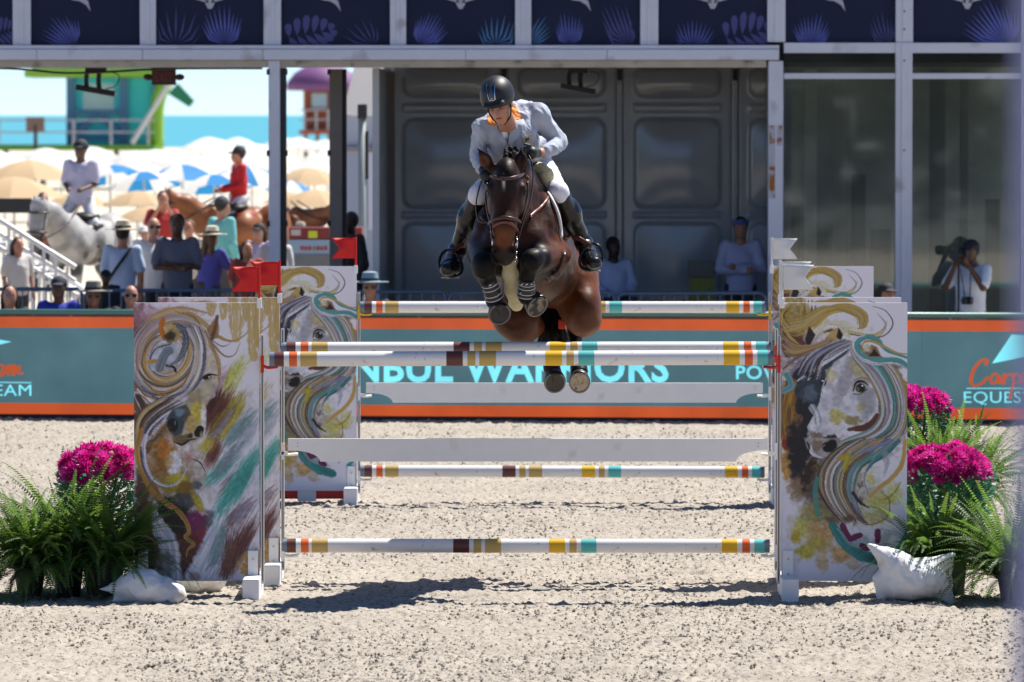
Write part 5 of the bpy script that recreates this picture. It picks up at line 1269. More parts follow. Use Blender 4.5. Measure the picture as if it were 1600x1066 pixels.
def horse_col(V):
    n = fbm(V[:, 0]*9+V[:, 1]*4, V[:, 2]*9, 5, 3); n2 = fbm(V[:, 0]*40, V[:, 2]*40+V[:, 1]*30, 8, 2)
    bay = np.array([.027, .0092, .0048]); red = np.array([.100, .0310, .0105]); blk = np.array([.005, .0042, .0042]); grey = np.array([.15, .10, .068])
    C = bay+(red-bay)*np.clip((n-.35)*2.0, 0, 1)[:, None]
    def mixc(mask, c):
        nonlocal C; C = C+(np.array(c)-C)*np.clip(mask, 0, 1)[:, None]
    # sunlit red painted into the quarters and the picture-right shoulder
    mixc(np.clip((V[:, 1]-41.2)/.3, 0, 1)*.85, red*1.7)
    mixc(np.clip((V[:, 0]-at(858,380,40.5).x)/.06, 0, 1)*np.clip((41.0-V[:, 1])/.2, 0, 1)*np.clip((V[:, 2]-atz(420, 40.5))/.1, 0, 1)*.6, red*1.4)
    # paler underside of the belly
    belly = np.clip((atz(446, 41)-V[:, 2])/.08, 0, 1)*np.clip((V[:, 1]-40.25)/.15, 0, 1)*np.clip((41.22-V[:, 1])/.10, 0, 1)
    mixc(belly*.85, grey)
    for p in (P(862,485,41.5), P(845,478,41.5)): mixc(near(V, p, .08, .08)*.4, grey*.6)
    # dark face front, crest of neck
    face = np.clip((40.02-V[:, 1])/.10, 0, 1)*np.exp(-((V[:, 0]-at(789,300,40).x)/.055)**2)*np.clip((V[:, 2]-atz(362,40))/.08, 0, 1)
    mixc(face*.85, blk*1.5)
    head = (V[:, 2] > atz(415, 40)) & (V[:, 1] < 40.12) & (np.abs(V[:, 0]-at(789,330,40).x) < .2) & (V[:, 2] > atz(412, 40))
    mixc(head*np.clip((atz(290, 40)-V[:, 2])/.1, 0, 1)*.25, red)
    mixc(near(V, P(788,374,39.80), .075, .06)*.7, (.20, .062, .02))
    mixc(near(V, P(788,404,39.84), .085, .045)*.9, (.02, .014, .012))
    for px in (774.5, 801): mixc(near(V, P(px,391.5,39.79), .030, .02), (.004, .003, .003))
    for p in (P(765,303,39.93), P(818,303,39.93)): mixc(near(V, p, .04, .03)*.8, blk)
    for p, q in ((P(746,234,40.03), .07), (P(813,231,40.04), .08)): mixc(near(V, p, q, .05)*.9, blk)
    mixc(near(V, P(755,252,40.0), .05, .03)*.5, (.20, .075, .03))
    mixc(np.clip((V[:, 2]-atz(268, 40.3))/.05, 0, 1)*np.clip((V[:, 1]-40.08)/.05, 0, 1)*.8, blk)
    # white star
    mixc(np.exp(-((V[:, 0]-at(787,285,40).x)/.008)**2-((V[:, 2]-atz(285, 40))/.035)**2)*(V[:, 1] < 40), (.62, .58, .52))
    # black points : forelegs
    for ctr, rr in ((P(757,418,39.92), .17), (P(768,455,40.04), .17), (P(778,480,40.08), .14), (P(832,408,39.95), .155), (P(823,448,40.0), .15), (P(832,472,40.08), .12), (P(860,410,40.28), .10)): mixc(near(V, ctr, rr, .05), blk*1.15)
    leg = np.clip((V[:, 1]-41.88)/.08, 0, 1)*np.clip((atz(500, 42)-V[:, 2])/.1, 0, 1); mixc(leg, blk*1.3)
    # darker chest between the legs
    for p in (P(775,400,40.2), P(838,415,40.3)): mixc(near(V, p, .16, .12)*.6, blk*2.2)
    C = C*(0.82+.36*n2)[:, None]
    return C
HCOAT = M('horse_coat', rough=.46, vcol=True, spec=.16, bump=(16, .22, .02))
def muscle(V):
    q = fbm(V[:, 0]*7+V[:, 1]*3+20, V[:, 2]*7-V[:, 1]*2+9, 31, 3)-.44
    vein = 1-np.abs(2*fbm(V[:, 0]*11+V[:, 1]*6+5, V[:, 2]*9+V[:, 1]*4, 37, 2)-.76)*3
    c = np.stack([np.interp(V[:, 1], (39.8, 40.4, 41.8), (at(789,300,40).x, at(806,380,40.4).x, at(858,420,41.8).x)), V[:, 1], np.interp(V[:, 1], (39.8, 40.4, 41.8), (2.75, 2.45, 2.25))], 1)
    d = V-c; d[:, 1] *= .3; d /= np.linalg.norm(d, axis=1)[:, None]+1e-6
    trunk = np.clip((V[:, 1]-40.02)/.1, 0, 1)*np.clip((V[:, 2]-1.75)/.2, .25, 1)
    return V+d*((q*.030+np.clip(vein, 0, 1)*.006)*trunk)[:, None]
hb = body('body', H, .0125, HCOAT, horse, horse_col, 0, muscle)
# hooves : wall, sole
HOOF = M('hoof_dark', (.018, .016, .016), .4, noise=(30, .3)); HOOFP = M('hoof_pale', (.42, .34, .25), .5, noise=(25, .3), dirt=((.10,.08,.06), 26, .55, .66)); IRON = M('shoe_iron', (.16, .155, .15), .45, .6)
def hoof(c, n_, up, r, mat, solemat):
    c = Vector(c); n_ = Vector(n_).normalized(); up = (Vector(up)-n_*Vector(up).dot(n_)).normalized(); s = n_.cross(up)
    def ring(rr, off, k=20): return [c+n_*off+s*(rr*math.cos(a)*.92)+up*(rr*(math.sin(a)*1.06)) for a in [2*math.pi*i/k for i in range(k)]]
    m = MB(); k = 20; A = [ring(r*.72, -.10), ring(r*.88, -.05), ring(r, 0), ring(r*.98, .005)]
    for q in A: m.v += [tuple(x) for x in q]
    for i in range(3):
        for j in range(k): m.f.append((i*k+j, i*k+(j+1) % k, (i+1)*k+(j+1) % k, (i+1)*k+j))
    m.f.append(tuple(range(k))); h = m.build('hoof', mat, horse, smooth='auto')
    sm2 = MB(); R1 = ring(r*.86, .0045); R2 = ring(r*.4, -.012); sm2.v = [tuple(x) for x in R1+R2]+[tuple(c-n_*.010)]
    sm2.f = [(j, (j+1) % k, k+(j+1) % k, k+j) for j in range(k)]+[(k+j, k+(j+1) % k, 2*k) for j in range(k)]
    sm2.build('sole', solemat, h, smooth=True)
    fr = MB(); b0 = c-up*r*.75+n_*.008; fr.add([b0+s*r*.28, b0-s*r*.28, c+up*r*.25+n_*.004, c+n_*.018-up*r*.2], [(0, 3, 2), (3, 1, 2), (0, 1, 3)]); fr.build('frog', solemat, h)
    sh = MB(); arc = [R(-58+i*(296/16.)) for i in range(17)]
    inn = [c+n_*.012+s*(r*.84*.92*math.cos(a))+up*(r*.84*1.06*math.sin(a)) for a in arc]; ou = [c+n_*.012+s*(r*.97*.92*math.cos(a))+up*(r*.97*1.06*math.sin(a)) for a in arc]
    v = [tuple(x) for x in inn+ou]+[tuple(x-n_*.008) for x in inn+ou]; g = 17
    f = [(i, i+1, g+i+1, g+i) for i in range(16)]+[(2*g+i, 3*g+i, 3*g+i+1, 2*g+i+1) for i in range(16)]+[(i, 2*g+i, 2*g+i+1, i+1) for i in range(16)]+[(g+i, g+i+1, 3*g+i+1, 3*g+i) for i in range(16)]
    sh.add(v, f).build('horseshoe', IRON, h)
hoof(P(780.5,490,40.03), (.12,-.82,-.56), (0,0,-1), .088, HOOF, M('sole_dark', (.035, .030, .028), .6, noise=(20, .4)))
hoof(P(839,478,40.04), (.42,-.72,-.55), (0,0,-1), .086, HOOF, M('sole_mottled', (.20, .165, .13), .6, noise=(20, .4), dirt=((.03,.026,.022), 16, .46, .58)))
hoof(P(867,597,41.92), (.10,-.86,-.5), (0,0,-1), .088, HOOF, M('sole_brown', (.05, .04, .034), .55, noise=(20, .4)))
hoof(P(905.5,597,41.94), (.0,-.90,-.42), (0,0,-1), .086, HOOF, HOOFP)
# eyes
EYE = M('horse_eye', (.006, .004, .003), .15, spec=.4)
for px in (765.5, 818): MB().sphere(P(px,301.5,39.965), .019, 14).build('eye', EYE, horse, smooth=True)
# mane : plaited knots along the crest, forelock
MANE = M('black_hair', (.008, .0065, .0065), .6, spec=.2, bump=(160, .6, .004)); rr_ = random.Random(3)
kn = [(790,246,40.06),(785,254,40.0),(791,238,40.14),(796,243,40.1),(797,231,40.22),(806,236,40.26),(811,243,40.32),(788,262,39.95),(800,240,40.2),(792,252,40.02)]
for x_, y_, d_ in kn:
    m = MB()
    for k in range(3): m.sphere(P(x_+rr_.uniform(-2.5, 2.5), y_+rr_.uniform(-2.5, 2.5), d_+rr_.uniform(-.02, .02)), rr_.uniform(.012, .020), 8, (1, 1, 1.25))
    m.build('mane_plait', MANE, horse, smooth=True, fix=False)
MB().tube([P(788,262,39.93), P(787,274,39.87), P(787,282,39.84)], [.026, .018, .006], 8).build('forelock', MANE, horse, smooth=True)
# tail : many strands
tm = MB(); r_ = random.Random(4)
for i in range(170):
    x0 = 864+r_.uniform(-9, 9); sway = r_.uniform(-1, 1)
    pts = spline([P(x0-4, 438+r_.uniform(-6, 6), 42.10), P(x0-4+sway*7, 464, 42.16), P(862+sway*15, 492, 41.98+r_.uniform(-.05, .05)), P(863+sway*18+r_.uniform(-3, 3), 515+r_.uniform(0, 22), 41.92+r_.uniform(-.06, .06)), P(864+sway*22+r_.uniform(-8, 8), 530+r_.uniform(0, 32), 41.92)], 4)
    tm.tube(pts, [.012]*(len(pts)-2)+[.006, .002], 4, caps=False)
tag(tm.build('tail', MANE, horse, smooth=True, fix=False), kind='stuff')
MB().box(*sorted((P(872,0,42).item(0), P(883,0,42).item(0))), 41.84, 41.90, P(0,514,41.9)[2], P(0,499,41.9)[2]).build('tail_ribbon', M('red_ribbon', (.55, .04, .02), .6), horse, bevel=.01)
# ---- tack
LEA = M('brown_leather', (.060, .022, .016), .38, noise=(20, .2)); LEAD = M('dark_leather', (.022, .011, .009), .35, noise=(20, .2)); LEAR = M('red_brown_leather', (.15, .035, .022), .4, noise=(20, .2)); STEEL = M('tack_steel', (.62, .61, .60), .22, 1.0)
SHEEP = M('sheepskin', (.60, .53, .33), .95, bump=(70, 1.0, .01), noise=(12, .2))
from mathutils.bvhtree import BVHTree
_hv = [v.co+base_of(hb) for v in hb.data.vertices]; _bvh = BVHTree.FromPolygons(_hv, [tuple(p.vertices) for p in hb.data.polygons])
def on(px, py, lift=.008, d=40.6):
    o = Vector((0, 0, CAM_H)); q = at(px, py, d); dr = (q-o).normalized()
    hit, nrm, _, _ = _bvh.ray_cast(o, dr)
    if hit is None:
        near_, nrm, _, _ = _bvh.find_nearest(q); return np.array(near_+nrm*lift)
    return np.array(hit+nrm*lift)
bri = empty('bridle', (0, 0, 0)); bri.parent = horse; bri.location = (0, 0, 0)
def strap(pts, w_, name, mat, parent, flatax=(0,1,0), f=.35, n=6, prox=False):
    p = spline(pts, n); return MB().tube(p, w_, 8, flat=(flatax, f)).build(name, mat, parent, smooth=True)
strap([P(757,284,40.02)]+[on(x_, y_, .010) for x_, y_ in ((762,277),(770,277.5),(780,279),(790,280),(800,278.5),(810,275.5),(818,274))]+[P(825,279,40.02)], .0125, 'browband', LEA, bri)
strap([P(764,352,39.93)]+[on(x_, y_, .008) for x_, y_ in ((770,346),(779,342.5),(789,341),(799,342.5),(808,346))]+[P(814,352,39.93)], .0135, 'noseband', LEA, bri)
strap([P(767,364,39.93)]+[on(x_, y_, .006) for x_, y_ in ((772,355),(780,349),(789,347.5),(798,350),(805,357))]+[P(810,366,39.93)], .010, 'flash_strap', LEAR, bri)
strap([on(x_, y_, .008, 39.95) for x_, y_ in ((759,286),(760,310),(765,338),(769,356))]+[P(768,374,39.84)], .012, 'cheekpiece', LEAD, bri, (1,0,0), .5); strap([on(x_, y_, .008, 39.95) for x_, y_ in ((823,284),(822,310),(815,338),(809,356))]+[P(807,374,39.84)], .012, 'cheekpiece', LEAD, bri, (1,0,0), .5)
strap([P(770,262,40.06), P(785,257,39.98), P(798,258,39.98), P(812,263,40.06)], .014, 'headpiece', LEAD, bri)
for px, py in ((768.5,378), (807,380)):
    m = MB(); c = P(px, py, 39.84); m.tube([c+np.array((0, .012*math.cos(t)*0-.0, 0))+np.array((.004, .030*math.cos(t), .032*math.sin(t))) for t in np.linspace(0, 6.283, 15)], .006, 6, caps=False); m.build('bit_ring', STEEL, bri, smooth=True)
for k in range(7): MB().sphere(P(805+(k % 2)*1.5, 382+k*4.3, 39.84+.01*k), .011, 8).build('bit_chain', STEEL, bri, smooth=True)
strap([P(768,378,39.85), P(766,350,40.0), P(748,345,40.05), P(744,318,40.12), P(750,290,40.16), P(757,276,40.2)], .010, 'rein', LEAD, horse, (1,0,0), .5)
strap([P(808,380,39.86), P(818,345,39.92), P(829,312,40.0), P(833,280,40.08), P(831,255,40.13), P(826,243,40.17)], .010, 'rein', LEAD, horse, (1,0,0), .5)
strap([on(x_, y_, .008) for x_, y_ in ((858,305),(853,314),(845,323),(836,331),(828,338))], .010, 'breastplate', LEAR, horse); strap([on(x_, y_, .008) for x_, y_ in ((828,338),(828,346),(824,354))], .008, 'breastplate_strap', LEAD, horse)
strap([on(x_, y_, .008) for x_, y_ in ((748,318),(747,330),(753,340),(762,349))], .011, 'breastplate', LEA, horse)
# saddle, pads, girth
MB().tube(spline([P(840,262,40.62), P(850,268,40.58), P(857,284,40.58), P(861,304,40.60)], 5), [.045]*6+[.055]*6+[.03]*4, 10).build('sheepskin_pad', SHEEP, horse, smooth=True)
MB().tube(spline([P(785,270,40.62), P(778,285,40.58), P(770,305,40.6)], 5), .045, 10).build('sheepskin_pad', SHEEP, horse, smooth=True)
strap([on(x_, y_, .012) for x_, y_ in ((855,303),(862,315),(868,329),(872,343),(874,358),(875,372))], .011, 'saddle_pad_edge', M('pad_white', (.72, .71, .70), .8), horse, (0,1,0), 1.0)
saddle = [ell(P(822,285,40.95), (.20,.30,.07), .05), cap(P(858,300,40.75), P(882,365,40.80), .045, .05, .06, ((0,1,0), 4.0)), cap(P(780,300,40.75), P(752,365,40.80), .045, .05, .06, ((0,1,0), 4.0)), cap(P(800,262,40.70), P(842,262,40.70), .04, .04, .04)]
body('saddle', saddle, .016, LEAD, horse)
strap([P(878,380,40.62)]+[on(x_, y_, .012) for x_, y_ in ((879,395),(877,408),(872,420),(864,430),(855,438))], .014, 'girth', LEA, horse, (0,1,0), .5)
gp = spline([P(797,398,40.03), P(796,414,40.03), P(798,432,40.06), P(801,452,40.14), P(806,472,40.25), P(808,484,40.36)], 5)
MB().tube(gp, [.03]+[.055+.006*math.sin(i) for i in range(len(gp)-5)]+[.05, .045, .038, .028], 12, flat=((0,1,0), .45)).build('belly_guard', SHEEP, horse, smooth=True)
# tendon boots
BOOT = M('horse_boot', (.008, .008, .009), .38); TRIM = M('boot_trim', (.55, .55, .58), .5)
for a, b, c in ((P(763,436,40.0), P(772.5,466,40.06), 0), (P(823.5,436,39.99), P(822,462,40.04), 1)):
    t = empty('tendon_boot', (0, 0, 0)); t.parent = horse
    MB().tube([a, a+(b-a)*.35, a+(b-a)*.8, b], [.054, .058, .062, .066], 14, flat=((0,1,0), 1.15)).build('boot_shell', BOOT, t, smooth='auto')
    for s0 in (.22, .42, .72, .92):
        m = MB(); m.tube([a+(b-a)*s0, a+(b-a)*(s0+.035)], [.0615+.006*s0]*2, 16, caps=False, flat=((0,1,0), 1.15)); m.build('trim_line', TRIM, t)
    for s0 in (.32, .82):
        for k in range(3): MB().obox(a+(b-a)*(s0)+np.array(((k-1)*.032, -.068+.012*abs(k-1), 0)), (1, .2*(k-1), .4), (0, 1, 0), (-.4, 0, 1), .010, .003, .004).build('trim_mark', TRIM, t)
MB().tube([P(904,572,42.05), P(905,582,42.02)], [.062, .066], 14).build('fetlock_band', BOOT, horse, smooth='auto'); MB().tube([P(860,566,42.03), P(865,586,41.98)], [.058, .064], 14).build('fetlock_band', BOOT, horse, smooth='auto')
# ================================================================== main rider
rd = empty('person', tuple(P(815,262,40.95)), 'rider in pale blue jacket and black helmet leaning over the jumping horse', 'rider')
SKIN = M('skin_tan', (.46, .21, .13), .5, noise=(14, .08)); JACK = M('jacket_blue', rgb(170, 177, 192), .75, noise=(9, .05), bump=(30, .35, .01))
BREECH = M('white_breeches', (.74, .74, .80), .6, bump=(14, .25, .015)); BBOOT = M('riding_boot', (.008, .008, .008), .26, spec=.4, bump=(26, .25, .012)); HELM = M('helmet_black', (.010, .010, .011), .5); COLLAR = M('collar_orange', (.78, .24, .015), .7)
GLOVE = M('black_glove', (.010, .010, .011), .5, bump=(60, .4, .004))
hc = P(780.5,164,40.10)                                   # head centre; head tilts to the picture's left and down
hr = Matrix.Rotation(R(-17), 3, 'Y') @ Matrix.Rotation(R(20), 3, 'X') @ Matrix.Rotation(R(-18), 3, 'Z')
def hd(x, y, z): return hc+np.array(hr @ Vector((x, y, z)))
he = tuple(hr.to_euler())
B_ = [ell(hd(0,.0,.03), (.078,.098,.105), .02, he), ell(hd(0,-.03,-.055), (.058,.066,.068), .03, he), ell(hd(0,-.066,-.098), (.028,.026,.024), .02, he),
      cap(hd(0,-.094,.022), hd(0,-.116,-.030), .012, .017, .012), ell(hd(.013,-.100,-.034), (.011,.012,.010), .008), ell(hd(-.013,-.100,-.034), (.011,.012,.010), .008),
      cap(hd(-.036,-.088,.034), hd(.036,-.088,.034), .014, .014, .015), ell(hd(.034,-.080,-.012), (.024,.02,.02), .02, he), ell(hd(-.034,-.080,-.012), (.024,.02,.02), .02, he),
      ell(hd(.031,-.098,.012), (.017,.014,.009), .008, he, 's'), ell(hd(-.031,-.098,.012), (.017,.014,.009), .008, he, 's'),
      cap(hd(-.020,-.090,-.056), hd(.020,-.090,-.056), .009, .009, .008), cap(hd(-.018,-.088,-.070), hd(.018,-.088,-.070), .010, .010, .008), cap(hd(-.022,-.101,-.063), hd(.022,-.101,-.063), .003, .003, .004, None, 's'),
      ell(hd(.082,.005,-.005), (.014,.024,.034), .01, he), ell(hd(-.082,.005,-.005), (.014,.024,.034), .01, he),
      cap(hd(0,.03,-.06), P(796,205,40.38), .058, .066, .03)]
SL, SR = P(754,203,40.42), P(838,182,40.52)
EL, WL = P(748,243,40.48), P(757,266,40.24)
ER, WR = P(870,222,40.62), P(844,239,40.36)
PEL = P(818,258,40.98); CH = P(800,212,40.50)
KL, KR = P(749,303,40.52), P(872,300,40.52); HL, HR = P(792,262,40.95), P(842,258,40.95)
AL, AR = P(714,392,40.80), P(912,380,40.80)
TL, TR = P(704,417,40.56), P(924,407,40.56)
B_ += [ell(CH, (.12,.09,.09), .03), cap(CH, PEL, .10, .10, .03), cap(SL, SR, .045, .045, .03), cap(SL, EL, .040, .034, .02), cap(EL, WL, .034, .027, .02), cap(SR, ER, .040, .034, .02), cap(ER, WR, .034, .029, .02),
       cap(HL, KL, .07, .045, .03), cap(HR, KR, .07, .045, .03), cap(KL, AL, .044, .030, .02), cap(KR, AR, .044, .030, .02), cap(AL, TL, .036, .032, .02), cap(AR, TR, .036, .032, .02), cap(WL, P(759,272,40.16), .024, .02, .02), cap(WR, P(834,238,40.26), .024, .02, .02)]
body('body', B_, .0068, SKIN, rd)
# eyes, brows, chin strap
EW = M('eye_white', (.22, .19, .17), .3); EI = M('eye_dark', (.02, .012, .008), .1)  # eye whites darkened in colour to stand for shade on the face
for s in (-1, 1):
    ey = MB().sphere(hd(s*.031, -.083, .012), .0115, 10).build('eye', EW, rd, smooth=True); MB().sphere(hd(s*.031-.002, -.0900, .009), .0066, 8).build('iris', EI, ey, smooth=True)
    MB().tube([hd(s*.014, -.103, .030), hd(s*.032, -.104, .036), hd(s*.050, -.092, .031)], .0045, 6).build('eyebrow', M('brow_hair', (.03, .018, .012), .8), rd)
MB().tube([hd(-.019,-.0995,-.0625), hd(0,-.1035,-.061), hd(.019,-.0995,-.0625)], .0042, 6).build('mouth', M('lip', (.22, .07, .055), .5), rd)
for s in (-1, 1): MB().tube(spline([hd(s*.086, -.02, .07), hd(s*.083, -.025, -.02), hd(s*.062, -.04, -.085), hd(s*.012, -.055, -.128)], 4), .0065, 6, flat=((0,1,0), 1.6)).build('chin_strap', HELM, rd)
# helmet with raised front strip
def hshell(V): return V
hel = [ell(hd(0,.018,.082), (.116,.145,.120), .02, he), ell(hd(0,.005,.052), (.111,.138,.075), .03, he), cap(hd(-.055,-.118,.058), hd(.055,-.118,.058), .014, .014, .02), ell(hd(0,-.125,.057), (.075,.036,.009), .02, he),
       ell(hd(0,-.03,-.030), (.098,.150,.075), .006, he, 's'), ell(hd(0,-.02,-.075), (.2,.25,.075), .006, he, 's')]
helm = body('helmet', hel, .006, HELM, rd)
def hs(x, z):                                       # point on the helmet front
    z += .02; k = max(0., 1-((x/.116)**2)-((z-.082)/.120)**2); return hd(x, .018-.145*math.sqrt(k)-.002, z)
STRIP = M('helmet_strip', (.05, .06, .085), .25); CHROME = M('chrome', (.5, .55, .65), .15, 1.0)
gr = [[hs(-.020+.040*i/4-(.010*(j/9.))*(1-2*i/4.)*-1, .072+.095*j/9.) for i in range(5)] for j in range(10)]
m = MB(); m.add([tuple(p) for row in gr for p in row], [(j*5+i, j*5+i+1, (j+1)*5+i+1, (j+1)*5+i) for j in range(9) for i in range(4)]); m.build('front_strip', STRIP, helm, smooth=True, fix=False)
for s in (-1, 1): MB().tube([hs(s*(.021+.010*t), .072+.095*t) for t in np.linspace(0, 1, 8)], .0035, 6).build('strip_edge', CHROME, helm)
MB().tube([hs(-.021, .072), hs(0, .069), hs(.021, .072)], .004, 6).build('strip_edge', CHROME, helm); MB().sphere(hs(0, .083), .009, 8, (1.2,.5,.7)).build('badge', CHROME, helm)
# jacket
J = [ell(P(797,208,40.46), (.165,.14,.13), .05, (0,.15,0)), ell(P(812,180,40.60), (.125,.16,.085), .05, (0,-.15,0)), ell(P(780,192,40.50), (.11,.12,.07), .05), cap(P(800,215,40.52), P(816,244,40.88), .140, .130, .05, ((1,0,0), 1.12)), cap(SL+np.array((.03,0,.0)), SR-np.array((.03,0,.0)), .070, .070, .05), ell(SL, (.070,.075,.070), .04), ell(SR, (.078,.08,.072), .04),
     cap(SL, EL, .064, .052, .03), cap(EL, P(755,262,40.28), .053, .044, .03), cap(SR, ER, .074, .058, .03), cap(ER, P(851,237,40.42), .060, .047, .03),
     cap(P(846,230,40.78), P(872,219,40.98), .075, .035, .05), cap(P(860,212,40.85), P(876,213,41.0), .045, .02, .03), cap(P(815,260,40.85), P(800,266,40.70), .10, .07, .05), cap(P(776,240,40.6), P(772,260,40.75), .07, .07, .05),
     ell(P(786,203,40.24), (.055,.12,.09), .03, (0,.2,0), 's')]
def wrinkle(seed, amp, fr=16):
    def f(V):
        c = V.mean(0); d = V-c; d /= np.linalg.norm(d, axis=1)[:, None]+1e-6
        w_ = fbm(V[:, 0]*fr+V[:, 2]*fr*.8+seed, V[:, 2]*fr*.4-V[:, 1]*fr*.5, seed, 3)-.45
        r_ = 1-np.abs(2*fbm(V[:, 0]*fr*.7-V[:, 2]*fr*.5+3, V[:, 2]*fr*.35+V[:, 1]*fr, seed+5, 2)-.75)
        r2 = 1-np.abs(2*fbm(V[:, 0]*fr*1.7+V[:, 2]*fr*1.1+8, V[:, 2]*fr*.5-V[:, 0]*fr*.6+V[:, 1]*fr*.8, seed+9, 2)-.75)*1.6
        return V+d*(w_*amp+np.clip(r_-.55, 0, 1)*amp*.9+np.clip(r2-.45, 0, 1)*amp*.38)[:, None]
    return f
jk = body('jacket', J, .0062, JACK, rd, None, 0, wrinkle(3, .040, 11))
# lapels, collar, shirt, crest, flying vent
_jv = [v.co+base_of(jk) for v in jk.data.vertices]; _jb = BVHTree.FromPolygons(_jv, [tuple(p.vertices) for p in jk.data.polygons])
def decal(poly, name, mat, lift, step=2.0, thick=.005, d=40.4):
    P2 = np.array(poly, float); lo = P2.min(0); hi = P2.max(0); o_ = Vector((0, 0, CAM_H)); nx_, ny_ = int((hi[0]-lo[0])/step)+2, int((hi[1]-lo[1])/step)+2
    xs_ = np.linspace(lo[0], hi[0], nx_); ys_ = np.linspace(lo[1], hi[1], ny_); ins = np.zeros((ny_-1, nx_-1), bool)
    cx, cy = np.meshgrid((xs_[1:]+xs_[:-1])/2, (ys_[1:]+ys_[:-1])/2)
    for q in range(len(P2)):
        (x1, y1), (x2, y2) = P2[q], P2[(q+1) % len(P2)]; ins ^= ((y1 > cy) != (y2 > cy)) & (cx < (x2-x1)*(cy-y1)/((y2-y1) or 1e-9)+x1)
    vs = []; last = d
    for y_ in ys_:
        for x_ in xs_:
            dr = (at(x_, y_, d)-o_).normalized(); hit, nr, _, _ = _jb.ray_cast(o_, dr)
            yy = hit.y if hit is not None else last
            yy = min(yy, last+.03) if hit is not None else last
            if hit is not None: last = yy
            vs.append(tuple(at(x_, y_, yy-lift)))
    fs = [(j*nx_+i, j*nx_+i+1, (j+1)*nx_+i+1, (j+1)*nx_+i) for j in range(ny_-1) for i in range(nx_-1) if ins[j, i]]
    ob = MB().add(vs, fs).build(name, mat, rd, smooth=True, fix=False); mo = ob.modifiers.new('t', 'SOLIDIFY'); mo.thickness = thick; return ob
decal([(800,164),(806,167),(815,186),(803,189),(798,181)], 'collar', COLLAR, .016, .6, .008); decal([(762,180),(761,194),(775,197),(770,187)], 'collar', COLLAR, .016, .6, .008)
body('shirt', [ell(P(790,205,40.32), (.026,.05,.06), .02), cap(P(788,197,40.30), P(792,214,40.34), .028, .02, .02)], .009, M('shirt_white', (.72, .72, .75), .7), rd)
decal([(766,197),(775,198),(786,206),(793,226),(789,228),(770,210)], 'lapel', JACK, .014, .8, .012); decal([(803,190),(797,204),(794,224),(799,226),(812,212),(815,204),(820,202),(818,188)], 'lapel', JACK, .014, .8, .012)
decal([(816,214),(829,209),(832,221),(818,227)], 'crest_badge', M('badge_gold', (.42, .36, .26), .6), .006, .6, .003); decal([(820,217),(826,214),(827,219),(821,222)], 'crest_mark', M('badge_green', (.05, .05, .015), .6), .009, .5, .002)
MB().add([tuple(P(*q)) for q in ((851,184,40.62),(858,190,40.66),(871,197,40.75),(862,198,40.72),(852,195,40.62))], [(0,1,2,3,4)]).build('vent_flap', JACK, rd).modifiers.new('t', 'SOLIDIFY').thickness = .005
# breeches, boots
BR = [ell(P(817,256,40.98), (.17,.16,.13), .05), cap(HL, KL, .098, .068, .05), cap(HR, KR, .098, .072, .05), ell(KL, (.060,.066,.066), .03), ell(KR, (.064,.066,.066), .03), cap(KL, KL+(AL-KL)*.2, .062, .060, .03), cap(KR, KR+(AR-KR)*.2, .062, .060, .03)]
body('breeches', BR, .0095, BREECH, rd, None, 0, wrinkle(8, .014, 10))
for K_, A_, T_, nm in ((KL, AL, TL, 0), (KR, AR, TR, 1)):
    s = -1 if nm == 0 else 1
    toe = T_+np.array((s*.014, -.10, -.012))
    bt = [cap(K_+(A_-K_)*.10, K_+(A_-K_)*.45, .072, .072, .03), cap(K_+(A_-K_)*.45, A_, .074, .052, .04), ell(K_+(A_-K_)*.42+np.array((s*.012,.02,0)), (.062,.07,.11), .04), ell(A_, (.052,.058,.055), .03), cap(A_, T_, .060, .064, .03), cap(T_, toe, .066, .056, .03, ((0,0,1), .88)), cap(A_+np.array((0,.03,-.01)), A_+np.array((0,.05,-.055)), .036, .034, .02)]
    b = body('boot', bt, .0085, BBOOT, rd, None, 0, wrinkle(21+nm, .012, 22))
    for k in range(5):
        c = A_+(T_-A_)*(.1+.2*k); MB().tube([c+np.array((-.03, -.045, .035)), c+np.array((0, -.06, .042)), c+np.array((.03, -.045, .035))], .004, 6).build('lace', BLACKM, b)
    MB().tube([A_+np.array((-.05, .0, .01)), A_+np.array((-.03, -.05, .012)), A_+np.array((.03, -.05, .012)), A_+np.array((.05, .0, .01))], .008, 6, flat=((0,0,1), 1.4)).build('spur_strap', BLACKM, b); MB().tube([A_+np.array((s*.05, .02, .01)), A_+np.array((s*.052, .07, .008))], .006, 6).build('spur', STEEL, b)
    # stirrup : leather, iron
    st = empty('stirrup', (0, 0, 0)); st.parent = horse
    top = P(862,345,40.85) if nm else P(748,362,40.85); ir = T_+np.array((0, -.0, .10))
    MB().tube([top, (top+ir)/2+np.array((0,.01,0)), ir], .015, 8, flat=((0,1,0), .35)).build('stirrup_leather', LEAR, st, smooth=True)
    c = T_+np.array((0, -.005, .0)); loop = [c+np.array((.080*math.sin(t)*(1-.12*math.cos(t))+s*.015*math.cos(t), -.02+.05*math.cos(t), .018+.100*math.cos(t)*(1 if math.cos(t) > 0 else .88))) for t in np.linspace(0, 6.283, 25)]
    MB().tube(loop, .0105, 8, caps=False).build('stirrup_iron', M('stirrup_black', (.03, .03, .032), .2, .7), st, smooth=True)
    MB().box(c[0]-.066, c[0]+.066, c[1]-.045, c[1]+.045, c[2]-.080, c[2]-.068).build('foot_tread', M('tread_grey', (.30, .29, .27), .5), st, bevel=.004)
